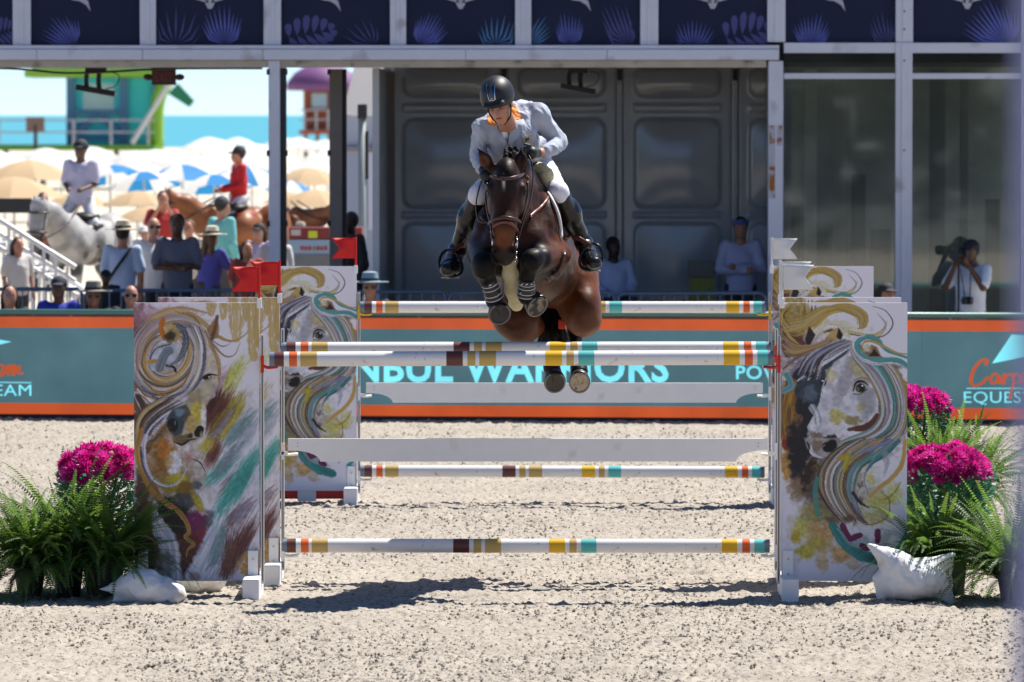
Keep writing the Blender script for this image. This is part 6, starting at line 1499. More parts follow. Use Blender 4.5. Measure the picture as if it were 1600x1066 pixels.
# gloved hands: palm, four fingers closed round the rein, thumb
def glove(W, palm, fdir, curl, side, thumbdir):
    W, palm = np.array(W), np.array(palm); f = np.array(Vector(fdir).normalized()); c = np.array(Vector(curl).normalized()); s = np.array(Vector(side).normalized()); t = np.array(Vector(thumbdir).normalized())
    pr = [cap(W, palm, .035, .036, .02), ell(palm, (.044,.040,.044), .02)]
    for i, L in enumerate((.92, 1.0, .95, .78)):
        k = palm+s*(.030-.020*i)+f*.028; a = k+f*.036*L; b = a+(f*.10+c)*.028*L; d = b+(c*.4-f)*.026*L
        pr += [cap(palm+s*(.022-.015*i), k, .013, .0115, .010), cap(k, a, .0115, .0105, .004), cap(a, b, .0105, .0098, .004), cap(b, d, .0098, .009, .004)]
    tb = palm+s*.030-f*.004; tk = tb+t*.034; pr += [cap(palm, tb, .016, .013, .01), cap(tb, tk, .0125, .0115, .006), cap(tk, tk+(t*.4+f)*.026, .0115, .0095, .004)]
    return body('glove', pr, .0046, GLOVE, rd)
glove(WR+np.array((-.02,-.02,0)), P(830,239,40.24), (-.75,-.55,.05), (0,.35,-1), (.1,-.25,1), (-.6,-.45,.65))
glove(WL+np.array((0,-.01,-.01)), P(759,274,40.14), (.25,-.75,-.55), (.5,.4,-.75), (.35,.1,.9), (.65,-.5,.3))
body('cuff', [cap(P(757,263,40.27), P(758,268,40.22), .047, .042, .01)], .009, M('cuff_strip', (.012, .012, .013), .5), rd)
# ================================================================== generic figures
def rotz(v, a): c, s = math.cos(a), math.sin(a); return np.array((v[0]*c-v[1]*s, v[0]*s+v[1]*c, v[2]))
_sk = {'pale': (.50, .25, .17), 'tan': (.36, .17, .10), 'brown': (.12, .055, .03), 'dark': (.035, .018, .012)}
def figure(px, Y, pytop, label, face=0, skin='tan', top=(.5,.5,.5), bottom=(.05,.05,.07), hair=(.02,.015,.01), hat=None, hatcol=(.6,.55,.42), pose='stand', arms='down',
           glasses=False, bald=False, z0=0.0, group='spectators behind the arena', cat='person', longhair=False, strap=False, lean=0.0, cap_=None, vox=.021, sleeves='short', sit_z=.45):
    """face: radians, 0 looks at the camera, +pi looks away, +pi/2 looks to the picture's right"""
    zt = atz(pytop, Y); hat_h = {None: .0, 'brim': .07, 'cap': .025, 'helmet': .042, 'visor': .0}[hat]
    Ht = (zt-hat_h-z0)
    if pose == 'stand':
        if 67.4 < Y < 76 and px < 600 and z0 == 0: z0 = .28
        elif 76 <= Y < 126 and z0 == 0: z0 = .35
        k = (zt-hat_h-z0)/1.738
    else: k = 1.0; z0 = zt-hat_h-(sit_z+.868)
    x0 = atx(px, Y); base = np.array((x0, Y, z0))
    o = empty('person', tuple(base), label, cat, group)
    def G(x, y, z):
        y2 = y-lean*max(0, z-.9)
        return base+rotz((x*k, y2*k, z*k), face)
    if pose == 'stand': hip = .93; up = 0.0
    else: up = sit_z+.06-.93; hip = sit_z+.06
    S = lambda z: z+up
    sh = 1.42
    J = {}
    sgn = (-1, 1)
    for s in sgn:
        J['s', s] = (s*.172, 0, S(sh))
        if arms == 'down': J['e', s] = (s*.235, .02, S(1.14)); J['w', s] = (s*.23, -.06, S(.90))
        elif arms == 'cross': J['e', s] = (s*.24, -.06, S(1.15)); J['w', s] = (-s*.06, -.22, S(1.16+.02*s))
        elif arms == 'lap': J['e', s] = (s*.24, -.04, S(1.16)); J['w', s] = (s*.12, -.28, S(1.04))
        elif arms == 'cam': J['e', s] = (s*.23, -.16, S(1.24)); J['w', s] = (s*.07, -.22, S(1.50))
        elif arms == 'rein': J['e', s] = (s*.22, -.02, S(1.15)); J['w', s] = (s*.10, -.30, S(1.08))
        elif arms == 'face': J['e', s] = (s*.18, -.15, S(1.12)); J['w', s] = (s*.03, -.16, S(1.42))
        elif arms == 'reach': J['e', s] = (s*.24, -.12, S(1.20)); J['w', s] = (s*.22+.08, -.36, S(1.06))
    legs = []
    for s in sgn:
        if pose == 'stand': legs.append([(s*.09, 0, hip-.02), (s*.10, -.01, .50), (s*.11, .01, .09), (s*.12, -.12, .045)])
        elif pose == 'sit': legs.append([(s*.09, 0, hip), (s*.12, -.42, hip+.02), (s*.12, -.42, .10), (s*.12, -.55, .045)])
        else: legs.append([(s*.10, 0, hip), (s*.25, -.26, hip-.32), (s*.30, -.06, hip-.78), (s*.32, -.20, hip-.84)])
    hx = (0, -.03, S(1.62))
    Bp = [ell(G(*hx), np.array((.078, .098, .118))*k, .02*k), ell(G(0, -.07, S(1.555)), np.array((.05, .05, .05))*k, .03*k), cap(G(0, -.115, S(1.615)), G(0, -.135, S(1.585)), .012*k, .018*k, .012*k), cap(G(0, .0, S(1.54)), G(0, .0, S(1.42)), .055*k, .06*k, .03*k),
          cap(G(-.15, 0, S(1.40)), G(.15, 0, S(1.40)), .055*k, .055*k, .04*k), cap(G(0, 0, S(1.30)), G(0, 0, S(1.0)), .11*k, .11*k, .05*k)]
    for s in sgn:
        Bp += [cap(G(*J['s', s]), G(*J['e', s]), .046*k, .038*k, .02*k), cap(G(*J['e', s]), G(*J['w', s]), .038*k, .027*k, .02*k)]
        wv = np.array(J['w', s])-np.array(J['e', s]); wv /= np.linalg.norm(wv); h0 = np.array(J['w', s])+wv*.05
        Bp += [ell(G(*h0), np.array((.035, .04, .045))*k, .02*k)]
        for f_ in (-1, 0, 1): Bp.append(cap(G(*(h0+np.array((f_*.018, 0, 0)))), G(*(h0+wv*.075+np.array((f_*.022, -.01, -.01)))), .013*k, .010*k, .008*k))
    for L in legs:
        for i, (ra, rb) in enumerate(((.07, .05), (.05, .035), (.035, .03))): Bp.append(cap(G(*L[i]), G(*L[i+1]), ra*k, rb*k, .03*k))
        Bp.append(cap(G(0, 0, hip+.05), G(*L[0]), .10*k, .08*k, .04*k))
    body('body', Bp, vox, M('skin_'+skin, _sk[skin], .5), o)
    # shirt
    Tp = [cap(G(-.10, .0, S(1.375)), G(.10, .0, S(1.375)), .080*k, .080*k, .06*k), cap(G(0, -.01, S(1.27)), G(0, -.01, S(.92)), .13*k, .13*k, .05*k, (rotz((1, 0, 0), face), 1.3))]
    for s in sgn:
        e = np.array(J['e', s]); a = np.array(J['s', s]); w_ = np.array(J['w', s])
        if sleeves == 'short': Tp.append(cap(G(*a), G(*(a+(e-a)*.78)), .072*k, .066*k, .03*k))
        elif sleeves == 'long': Tp += [cap(G(*a), G(*e), .070*k, .056*k, .03*k), cap(G(*e), G(*(e+(w_-e)*.93)), .056*k, .045*k, .03*k)]
    Tp.append(ell(G(0, 0, S(.60)), np.array((.6, .6, .27))*k, .01, None, 's'))
    body('shirt', Tp, vox, M('cloth_%.3f_%.3f_%.3f' % tuple(top), top, .8, bump=(7, .5, .03)), o, None, 0, wrinkle(int(px), .02, 9))
    Lp = [ell(G(0, 0, hip+.04), np.array((.17, .125, .11))*k, .05*k)]
    for L in legs: Lp += [cap(G(*L[0]), G(*L[1]), .098*k, .072*k, .04*k), cap(G(*L[1]), G(*(np.array(L[1])+(np.array(L[2])-np.array(L[1]))*.92)), .072*k, .058*k, .04*k)]
    body('trousers', Lp, vox, M('cloth_%.3f_%.3f_%.3f' % tuple(bottom), bottom, .8), o)
    if pose == 'ride':
        for L in legs: MB().tube([G(*(np.array(L[1])+(np.array(L[2])-np.array(L[1]))*.12)), G(*((np.array(L[1])+np.array(L[2]))/2)), G(*L[2])], [.085*k, .082*k, .062*k], 10).build('boot', M('far_boot', (.012,.012,.013), .35), o, smooth=True)
    for L in legs:
        MB().tube(spline([G(*(np.array(L[2])+np.array((0, .05, -.02)))), G(*L[2]), G(*L[3])], 3), [.045*k, .05*k, .05*k, .052*k, .05*k, .045*k, .03*k], 8).build('shoe', M('shoe_dark', (.02, .018, .017), .5), o, smooth=True)
    hm = M('hair_%.3f' % hair[0], hair, .7, bump=(40, .5, .01))
    if not bald and not cap_ == 'helmet':
        hp = [ell(G(0, .012, S(1.655)), np.array((.088, .105, .105))*k, .02*k), ell(G(0, -.10, S(1.58)), np.array((.07, .08, .08))*k, .02*k, None, 's')]
        if longhair: hp += [cap(G(-.05, .06, S(1.62)), G(-.06, .07, S(1.40)), .05*k, .04*k, .03*k), cap(G(.05, .06, S(1.62)), G(.06, .07, S(1.40)), .05*k, .04*k, .03*k)]
        body('hair', hp, vox*.7, hm, o)
    hmat = M('hat_%.3f_%.3f' % (hatcol[0], hatcol[2]), hatcol, .8, bump=(60, .3, .005))
    if hat == 'brim':
        prof = [(.0, .125), (.05, .128), (.085, .115), (.098, .04), (.105, .02), (.17, .005), (.215, .012), (.215, .004), (.10, -.005)]
        c = G(0, -.02, S(1.68)); m = MB().lathe([(r*k, z*k) for r, z in prof], c, 24); h = m.build('hat', hmat, o, smooth='auto')
        MB().lathe([(.104*k, .022*k), (.102*k, .052*k)], c, 24).build('hat_band', M('hat_band', (.03, .028, .025), .7), h, smooth=True)
    elif hat == 'cap':
        hp = [ell(G(0, .005, S(1.675)), np.array((.094, .112, .088))*k, .02*k), ell(G(0, -.12, S(1.665)), np.array((.075, .085, .014))*k, .02*k), ell(G(0, -.02, S(1.56)), np.array((.2, .25, .095))*k, .005, None, 's')]
        body('cap', hp, vox*.7, hmat, o)
    elif hat == 'visor':
        MB().lathe([(.094*k, -.01*k), (.098*k, .0), (.098*k, .035*k), (.092*k, .04*k)], G(0, -.01, S(1.68)), 20).build('visor_band', hmat, o, smooth=True)
        body('visor_brim', [ell(G(0, -.13, S(1.675)), np.array((.075, .07, .012))*k, .01)], vox*.6, hmat, o)
    elif hat == 'helmet':
        hp = [ell(G(0, .005, S(1.675)), np.array((.108, .132, .105))*k, .02*k), ell(G(0, -.12, S(1.662)), np.array((.07, .06, .014))*k, .02*k), ell(G(0, -.02, S(1.55)), np.array((.2, .25, .095))*k, .005, None, 's')]
        body('helmet', hp, vox*.7, hmat, o)
    if glasses:
        gm_ = M('dark_lens', (.006, .006, .007), .12); g_ = MB()
        for s in sgn: g_.obox(G(s*.034, -.118, S(1.625)), rotz((1, 0, 0), face), rotz((0, 1, 0), face), (0, 0, 1), .028*k, .006*k, .020*k)
        g_.obox(G(0, -.12, S(1.632)), rotz((1, 0, 0), face), rotz((0, 1, 0), face), (0, 0, 1), .07*k, .004*k, .005*k); g_.build('sunglasses', gm_, o, bevel=.003)
    else:
        for s in sgn: MB().sphere(G(s*.032, -.112, S(1.628)), .011*k, 8).build('eye', EI, o, smooth=True)
    if strap:
        MB().tube(spline([G(-.13, .02, S(1.46)), G(-.05, .165, S(1.33)), G(.08, .185, S(1.15)), G(.19, .10, S(1.0))], 5), .022, 6, flat=(rotz((0, 1, 0), face), .4)).build('bag_strap', M('strap_dark', (.02, .025, .04), .7), o)
    o['_k'] = k
    return o, G
LB = (.50, .62, .84); PI = math.pi
figure(192, 70.6, 343, 'man in light blue shirt and straw hat seen from behind with a dark bag strap', PI-.15, 'tan', LB, (.02,.025,.04), hat='brim', hatcol=(.60,.54,.42), strap=True)
figure(240, 71.4, 340, 'bald man in white polo and sunglasses facing the arena', .25, 'pale', (.80,.78,.75), (.05,.05,.06), bald=True, glasses=True)
figure(277, 69.6, 336, 'woman in grey top with black hair and folded arms', .0, 'brown', (.16,.16,.20), (.03,.03,.04), arms='cross', longhair=False)
figure(325, 73.2, 352, 'woman in royal blue shirt and cream sun hat turned away', PI-.5, 'pale', (.075,.075,.36), (.05,.05,.06), hat='brim', hatcol=(.66,.62,.48), arms='reach', longhair=True, hair=(.12,.07,.03), lean=.12)
figure(347, 79, 306, 'person in turquoise hooded top and dark cap in front of the chestnut horse', 2.3, 'tan', (.16,.50,.50), (.05,.05,.06), hat='cap', hatcol=(.05,.055,.07), sleeves='long')
figure(405, 76, 347, 'woman in pink top with dark cap beside the pavilion post', -.4, 'pale', (.50,.40,.58), (.04,.04,.05), hat='cap', hatcol=(.04,.03,.03), longhair=True)
figure(386, 73, 378, 'small person in red top near the pavilion post', .3, 'tan', (.30,.06,.05), (.04,.04,.05), longhair=True)
figure(548, 72.0, 333, 'dark-clothed man standing in the doorway beside the red flag', -.9, 'dark', (.018,.018,.024), (.012,.012,.016), sleeves='long')
figure(255, 88, 300, 'person in red top taking pictures by the chestnut horse', .1, 'tan', (.42,.03,.03), (.02,.025,.05), arms='cam')
figure(68, 96, 302, 'woman with long brown hair beyond the grey horse', .5, 'tan', (.30,.10,.07), (.04,.04,.05), longhair=True, hair=(.07,.03,.02))
figure(165, 68.6, 420, 'dark-capped person stooping in front of the man in light blue', .1, 'brown', (.02,.02,.03), (.02,.02,.03), hat='cap', hatcol=(.012,.012,.016), lean=.1)
figure(430, 74, 352, 'person in white shirt half hidden behind the pavilion post', .4, 'tan', (.6,.6,.62), (.05,.05,.06), hat='cap', hatcol=(.5,.5,.5))
figure(296, 77.5, 345, 'person in cream shirt between the woman in grey and the sun hat', -.3, 'tan', (.55,.5,.42), (.05,.05,.06), hair=(.10,.05,.02))
figure(225, 82, 352, 'person in navy shirt behind the bald man', .3, 'pale', (.03,.05,.12), (.05,.05,.06), hat='cap', hatcol=(.6,.6,.6))
figure(28, 74.5, 372, 'person in white top beside the stair rails at the left edge', .6, 'tan', (.6,.58,.56), (.05,.05,.06), longhair=True, hair=(.05,.03,.02))
figure(470, 84, 345, 'person in grey shirt behind the counter with the red top', -.2, 'tan', (.25,.25,.28), (.05,.05,.06), hat='brim', hatcol=(.45,.40,.33))
# seated row right behind the screen board
SG = 'people seated behind the screen board'
figure(15, 65.2, 446, 'dark-haired person with hands at the face at the left edge', .15, 'pale', (.02,.03,.03), pose='sit', arms='lap', group=SG, longhair=True)
figure(92, 65.2, 431, 'seated man in bright blue shirt and dark cap', -.1, 'brown', (.035,.055,.42), pose='sit', arms='lap', hat='cap', hatcol=(.02,.025,.04), group=SG)
figure(146, 65.4, 438, 'seated woman in wide grey sun hat and sunglasses', .1, 'tan', (.06,.06,.05), pose='sit', arms='lap', hat='brim', hatcol=(.26,.24,.19), glasses=True, longhair=True, hair=(.15,.10,.06), group=SG)
figure(205, 65.3, 446, 'seated bald man in sunglasses behind the front left wing', .05, 'pale', (.02,.02,.025), pose='sit', arms='lap', bald=True, glasses=True, group=SG)
figure(578, 65.3, 424, 'seated man in pale blue hat and sunglasses near the farther left wing', .05, 'tan', (.015,.017,.022), pose='sit', arms='lap', hat='brim', hatcol=(.24,.33,.38), glasses=True, group=SG)
figure(1385, 65.4, 441, 'seated person in dark cap behind the right wings', .4, 'tan', (.03,.03,.04), pose='sit', arms='lap', hat='cap', hatcol=(.025,.022,.03), group=SG)
# in the dark room
figure(958, 70.5, 372, 'seated man in light blue shirt inside the dark room right of the horse', .3, 'dark', (.46,.52,.74), pose='sit', arms='lap', sleeves='long', group='people in the dark room')
figure(1157, 70.8, 341, 'man in lavender shirt and blue visor standing inside the dark room', .0, 'tan', (.50,.52,.74), z0=.22, hat='visor', hatcol=(.10,.16,.42), arms='cross', sleeves='long', group='people in the dark room')
# photographer with camera on monopod
ph, G = figure(1517, 67.2, 374, 'photographer in white shirt with a long lens in front of the glass', -.55, 'brown', (.74,.76,.82), (.45,.47,.52), hat='cap', hatcol=(.02,.02,.024), arms='cam', group=None, cat='photographer')
h = G(0, -.20, 1.60)
cm = empty('camera', tuple(h), 'black camera with a long lens on a monopod held by the photographer', 'camera'); d_ = rotz((0, -1, 0), -.55)
MB().obox(h, rotz((1, 0, 0), -.55), d_, (0, 0, 1), .075, .05, .055).build('camera_body', BLACKM, cm, bevel=.01)
MB().tube([h+d_*.05, h+d_*.12, h+d_*.22], [.045, .05, .062], 14).build('lens', BLACKM, cm, smooth='auto')
MB().tube([h+d_*.10-np.array((0, 0, .05)), np.array((h[0]+d_[0]*.1, h[1]+d_[1]*.1, .0))], .014, 8).build('monopod', BLACKM, cm)
c2 = G(.06, -.20, 1.10); nk = empty('neck_camera', tuple(c2), 'small black camera hanging from the photographer\'s neck', 'camera')
MB().obox(c2, rotz((1, 0, 0), -.55), d_, (0, 0, 1), .06, .035, .045).build('camera_body', BLACKM, nk, bevel=.01); MB().tube([c2+d_*.03, c2+d_*.10], .035, 12).build('lens', BLACKM, nk)
for s in (-1, 1): MB().tube([c2+np.array((s*.03, 0, .03)), G(s*.06, -.13, 1.44)], .006, 6).build('neck_strap', BLACKM, nk)
# bench for the seated row, stool in the room
WOODB = M('bench_wood', (.16, .10, .06), .6)
def bench(px0, px1, Y, z, label):
    x0, x1 = atx(px0, Y), atx(px1, Y); o = empty('bench', ((x0+x1)/2, Y, 0), label, 'bench', 'benches for the seated people')
    for k in range(3): MB().box(x0, x1, Y-.18+k*.13, Y-.08+k*.13, z-.04, z).build('slat', WOODB, o, bevel=.004)
    for xx in (x0+.1, x1-.1): MB().box(xx-.03, xx+.03, Y-.17, Y+.17, -.02, z-.041).build('leg', WOODB, o)
zs = lambda py, Y: atz(py, Y)-.07-.92-.02
bench(-30, 250, 65.3, .40, 'bench hidden behind the left part of the screen board'); bench(540, 615, 65.3, .40, 'short bench behind the screen board near the farther left wing'); bench(1345, 1425, 65.4, .34, 'short bench behind the screen board at the right')
bench(930, 990, 70.5, .62, 'stool bench inside the dark room')
# ================================================================== horses and riders in the background
def standing_horse(px, Y, pyback, L, face, label, colfn, neck='up', scale=1.0):
    """horse at picture x px (middle of trunk), back at pyback; face: radians, 0 = looks to camera, -pi/2 = to the picture's left"""
    zb = atz(pyback, Y); k = (zb-.35)/1.62; x0 = atx(px, Y); base = np.array((x0, Y, .35))
    o = empty('horse', tuple(base), label, 'horse', 'horses waiting behind the arena')
    G = lambda x, y, z: base+rotz((x*k, y*k, z*k), face)
    Hh = [ell(G(0,-.35,1.22), np.array((.28,.42,.33))*k, .08), ell(G(0,.1,1.22), np.array((.31,.5,.34))*k, .08), ell(G(0,.6,1.28), np.array((.29,.38,.33))*k, .08), ell(G(0,-.4,1.5), np.array((.11,.3,.12))*k, .08)]
    if neck == 'up': n1, pl, mz = (0,-.85,1.62), (0,-1.08,1.95), (0,-1.5,1.62)
    elif neck == 'arch': n1, pl, mz = (0,-.90,1.60), (0,-1.18,1.72), (0,-1.30,1.16)
    else: n1, pl, mz = (0,-.95,1.42), (0,-1.25,1.55), (0,-1.62,1.25)
    pl, mz = np.array(pl), np.array(mz); dv = (mz-pl)
    Hh += [cap(G(0,-.55,1.32), G(*n1), .25*k, .17*k, .08), cap(G(*n1), G(*pl), .17*k, .10*k, .06), cap(G(*pl), G(*(pl+dv*.55)), .125*k, .10*k, .05), cap(G(*(pl+dv*.5)), G(*mz), .10*k, .07*k, .04), ell(G(*(pl+dv*.3+np.array((0,.06,-.05)))), np.array((.09,.13,.12))*k, .05)]
    for s in (-1, 1):
        Hh += [cap(G(*(pl+np.array((s*.06,.0,.05)))), G(*(pl+np.array((s*.085,-.02,.20)))), .04*k, .008*k, .02)]
        Hh += [cap(G(s*.16,-.5,1.0), G(s*.15,-.5,.60), .11*k, .065*k, .05), cap(G(s*.15,-.5,.60), G(s*.15,-.5,.15), .055*k, .042*k, .03), cap(G(s*.15,-.5,.15), G(s*.15,-.55,.03), .05*k, .06*k, .02)]
        Hh += [ell(G(s*.15,.68,1.05), np.array((.15,.26,.30))*k, .06), cap(G(s*.15,.65,.85), G(s*.15,.85,.55), .12*k, .065*k, .05), cap(G(s*.15,.85,.55), G(s*.15,.80,.15), .06*k, .045*k, .03), cap(G(s*.15,.80,.15), G(s*.15,.74,.03), .05*k, .06*k, .02)]
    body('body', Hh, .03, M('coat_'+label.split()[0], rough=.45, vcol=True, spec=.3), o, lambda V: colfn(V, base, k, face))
    MB().tube(spline([G(0,.92,1.42), G(0,1.05,1.2), G(0,1.05,.7)], 5), [.03*k]+[.07*k]*8+[.02*k]*2, 8).build('tail', M('tail_'+label.split()[0], tuple(colfn(np.array([[0,0,-9.]]), base, k, face)[0]), .6), o, smooth=True)
    lm = M('tack_dark', (.012, .010, .010), .5)
    q = lambda t, off=.0: G(*(pl+dv*t+np.array((off,0,0))))
    for s in (-1, 1): MB().tube([q(.05, s*.115), q(.6, s*.105), q(.8, s*.085)], .014, 6).build('cheekpiece', lm, o); MB().tube(spline([q(.85, s*.08), G(s*.2,-.85,1.45), G(s*.1,-.35,1.72)], 5), .012, 6).build('rein', lm, o)
    for t in (.15, .62): MB().tube([q(t)+np.array(rotz((math.cos(a)*.13*k, math.sin(a)*.14*k, 0), face)) for a in np.linspace(0, 6.28, 13)], .014, 6, caps=False).build('head_strap', lm, o)
    body('saddle', [ell(G(0,-.02,1.56), np.array((.2,.32,.07))*k, .05), cap(G(.26,-.1,1.45), G(.32,-.12,1.15), .03, .03, .04, (rotz((0,1,0), face), 5.)), cap(G(-.26,-.1,1.45), G(-.32,-.12,1.15), .03, .03, .04, (rotz((0,1,0), face), 5.))], .03, lm, o)
    return o, G, k
def grey_col(V, b, k, f):
    n = fbm(V[:,0]*5+V[:,1]*5, V[:,2]*5, 3, 4); n2 = fbm(V[:,0]*14+V[:,1]*9, V[:,2]*14, 9, 2)
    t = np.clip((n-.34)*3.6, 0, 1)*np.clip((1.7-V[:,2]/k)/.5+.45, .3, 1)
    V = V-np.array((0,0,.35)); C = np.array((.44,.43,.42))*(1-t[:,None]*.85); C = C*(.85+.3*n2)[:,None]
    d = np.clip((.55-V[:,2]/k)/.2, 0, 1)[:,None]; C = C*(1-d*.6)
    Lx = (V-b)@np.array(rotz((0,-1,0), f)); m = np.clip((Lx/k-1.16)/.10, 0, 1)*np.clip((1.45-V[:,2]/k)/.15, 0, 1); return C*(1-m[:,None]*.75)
def chest_col(V, b, k, f):
    n = fbm(V[:,0]*4+V[:,1]*5, V[:,2]*5, 3, 3); C = np.array((.26,.095,.035))*(.6+.8*n)[:,None]
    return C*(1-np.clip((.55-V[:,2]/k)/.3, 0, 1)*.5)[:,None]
RG = 'riders waiting behind the arena'
BRW = M('far_breeches', (.62,.62,.66), .7)
def mount(px, Y, pytop, label, face, skin, top, sleeves, arms, hatc, G):
    o, g = figure(px, Y, pytop, label, face, skin, top, (.62,.62,.66), hat='helmet', hatcol=hatc, pose='ride', arms=arms, group=RG, cat='rider', sit_z=.9, sleeves=sleeves, vox=.024)
    return o, g
hg, Gg, kg = standing_horse(136, 80, 332, 2.4, -.50, 'grey dappled horse with arched neck behind the white stair rails', grey_col, 'arch')
mount(127, 80.1, 217, 'rider in white shirt and dark helmet on the grey horse', -.2, 'brown', (.52,.50,.66), 'short', 'rein', (.02,.025,.03), Gg)
hc1, Gc, kc = standing_horse(372, 90, 318, 2.4, -PI/2+.45, 'chestnut horse standing side-on with a red saddle cloth', chest_col, 'arch')
mount(374, 90.1, 227, 'rider in red coat on the chestnut horse', -1.25, 'tan', (.50,.012,.016), 'long', 'rein', (.03,.03,.034), Gc)
body('saddle_cloth', [cap(Gc(.30,.05,1.45), Gc(.36,.12,1.12), .03, .03, .04, (rotz((0,1,0), -PI/2+.45), 8.))], .025, M('cloth_red', (.42,.02,.03), .8), hc1)
body('saddle_cloth', [cap(Gc(-.30,.05,1.45), Gc(-.36,.12,1.12), .03, .03, .04, (rotz((0,1,0), -PI/2+.45), 8.))], .025, M('cloth_red', (.42,.02,.03), .8), hc1)
standing_horse(436, 97, 322, 2.4, PI/2-.6, 'chestnut horse facing right, its head showing right of the pavilion post', chest_col, 'low')

# ================================================================== beach : towers, umbrellas, tents
def quadbox(o, name, mat, x0, x1, y0, y1, z0, z1, **k): return MB().box(x0, x1, y0, y1, z0, z1).build(name, mat, o, **k)
def tower(Y, pxl, pxr, pyt, pyf, label, wall, trim, roofm, roofkind, pr, deck):
    """lifeguard tower; cabin between pxl..pxr, eaves pyt, floor pyf"""
    x0, x1 = atx(pxl, Y), atx(pxr, Y); zt, zf = atz(pyt, Y), atz(pyf, Y); w_ = x1-x0; cx = (x0+x1)/2
    o = empty('lifeguard_tower', (cx, Y, 0), label, 'lifeguard tower', 'lifeguard towers on the beach')
    quadbox(o, 'cabin_wall', wall, x0, x1, Y, Y+w_*.8, zf, zt)
    t = w_*.05
    for xx in (x0, x0+w_*.62, x1): quadbox(o, 'corner_post', trim, xx-t, xx+t, Y-t*1.5, Y-.001, zf, zt)
    zr = zf+(zt-zf)*.48
    quadbox(o, 'window', M('tower_glass', (.42,.60,.66), .15), x0+w_*.14, x0+w_*.50, Y-.05, Y-.002, zr+.12, zt-.25)
    for a, b in ((zr-.1, zr+.1), (zf+.25, zf+.42)): quadbox(o, 'cross_rail', trim, x0-t, x0+w_*.62+t, Y-t*1.8, Y-t*1.51, a, b)
    m = MB()
    for a, b in ((x0+t, x0+w_*.30), (x0+w_*.58, x0+w_*.32)):
        m.obox(((a+b)/2, Y-t*1.2, (zf+.4+zr)/2), (b-a, 0, zr-zf-.4), (0,1,0), (-(zr-zf-.4), 0, b-a), math.hypot(b-a, zr-zf-.4)/2, t*.3, t*.7)
    m.build('brace', trim, o)
    r0, r1 = atx(pr[0], Y), atx(pr[1], Y)
    if roofkind == 'flat': quadbox(o, 'roof', roofm, r0, r1, Y-w_*.5, Y+w_*1.2, zt+.02, zt+.42); quadbox(o, 'roof_top', M('roof_pale', (.62,.66,.6), .6), r0+.3, r1-.2, Y-w_*.4, Y+w_*1.1, zt+.43, zt+.75)
    else:
        prof = [(0,1.5),(.4,1.42),(.8,.9),(1.0,.35),(1.02,0),(.95,-.1)]; MB().lathe([((r1-r0)/2*r, z) for r, z in prof], ((r0+r1)/2, Y+w_*.3, zt), 20).build('roof', roofm, o, smooth=True)
    d0, d1 = atx(deck[0], Y), atx(deck[1], Y)
    quadbox(o, 'deck', M('deck_green', (.10,.30,.02), .6) if roofkind == 'flat' else trim, d0, d1, Y-w_*.9, Y+w_*.8, zf-.25, zf-.01)
    for xx in np.linspace(d0+.3, d1-.3, 5):
        quadbox(o, 'stilt', M('tower_wood', (.30,.26,.2), .7), xx-.12, xx+.12, Y-.1, Y+.14, -.2, zf-.26); quadbox(o, 'rail_post', M('rail_grey', (.42,.44,.46), .6), xx-.06, xx+.06, Y-w_*.9, Y-w_*.9+.1, zf, zf+1.15)
    for zz in (.55, 1.1): quadbox(o, 'rail', M('rail_grey', (.42,.44,.46), .6), d0, d1, Y-w_*.9+.02, Y-w_*.9+.08, zf+zz, zf+zz+.08)
    return o
TQ = M('tower_turquoise', (.04,.62,.72), .5); TB = M('tower_blue', (.07,.20,.38), .5); LG = M('tower_lime', (.24,.50,.03), .5)
tw = tower(270, 112, 246, 122, 226, 'turquoise and blue lifeguard tower with lime green flat roof', TQ, TB, LG, 'flat', (45, 262), (0, 250))
m = MB(); Yt = 268; m.tube([at(x_, y_, Yt) for x_, y_ in spline([(268,118),(256,135),(246,165),(245,230)], 5)], .33, 8, flat=((0,1,0), 1.5)); m.build('side_arch', LG, tw, smooth=True)
fg = empty('flag_pole', at(206,224,266), 'green beach flag on a slanting white pole', 'flag'); MB().tube([at(206,224,266), at(268,124,266)], .12, 8).build('staff', M('staff_white', (.6,.62,.6), .5), fg)
MB().add([at(x_, y_, 266) for x_, y_ in ((262,146),(278,130),(304,158),(296,168))], [(0,1,2,3)]).build('flag_cloth', M('flag_green', (.01,.20,.09), .6), fg, fix=False).modifiers.new('t', 'SOLIDIFY').thickness = .03
tower(330, 478, 545, 139, 203, 'orange brown lifeguard tower with purple domed roof', M('tower_orange', (.34,.10,.035), .5), M('tower_rust', (.40,.09,.03), .5), M('roof_purple', (.20,.08,.22), .6), 'dome', (448, 562), (470, 560))
sg = at(55,195,262); bs = empty('beach_sign', (sg.x, sg.y, 0), 'brown square sign on the tower deck rail', 'sign'); MB().box(sg.x-.42, sg.x+.42, 262, 262.1, sg.z-.32, sg.z+.34).build('board', M('sign_brown', (.22,.14,.11), .7), bs); MB().tube([(sg.x, 262.05, 0), (sg.x, 262.05, sg.z)], .08, 8).build('post', DARKM, bs)
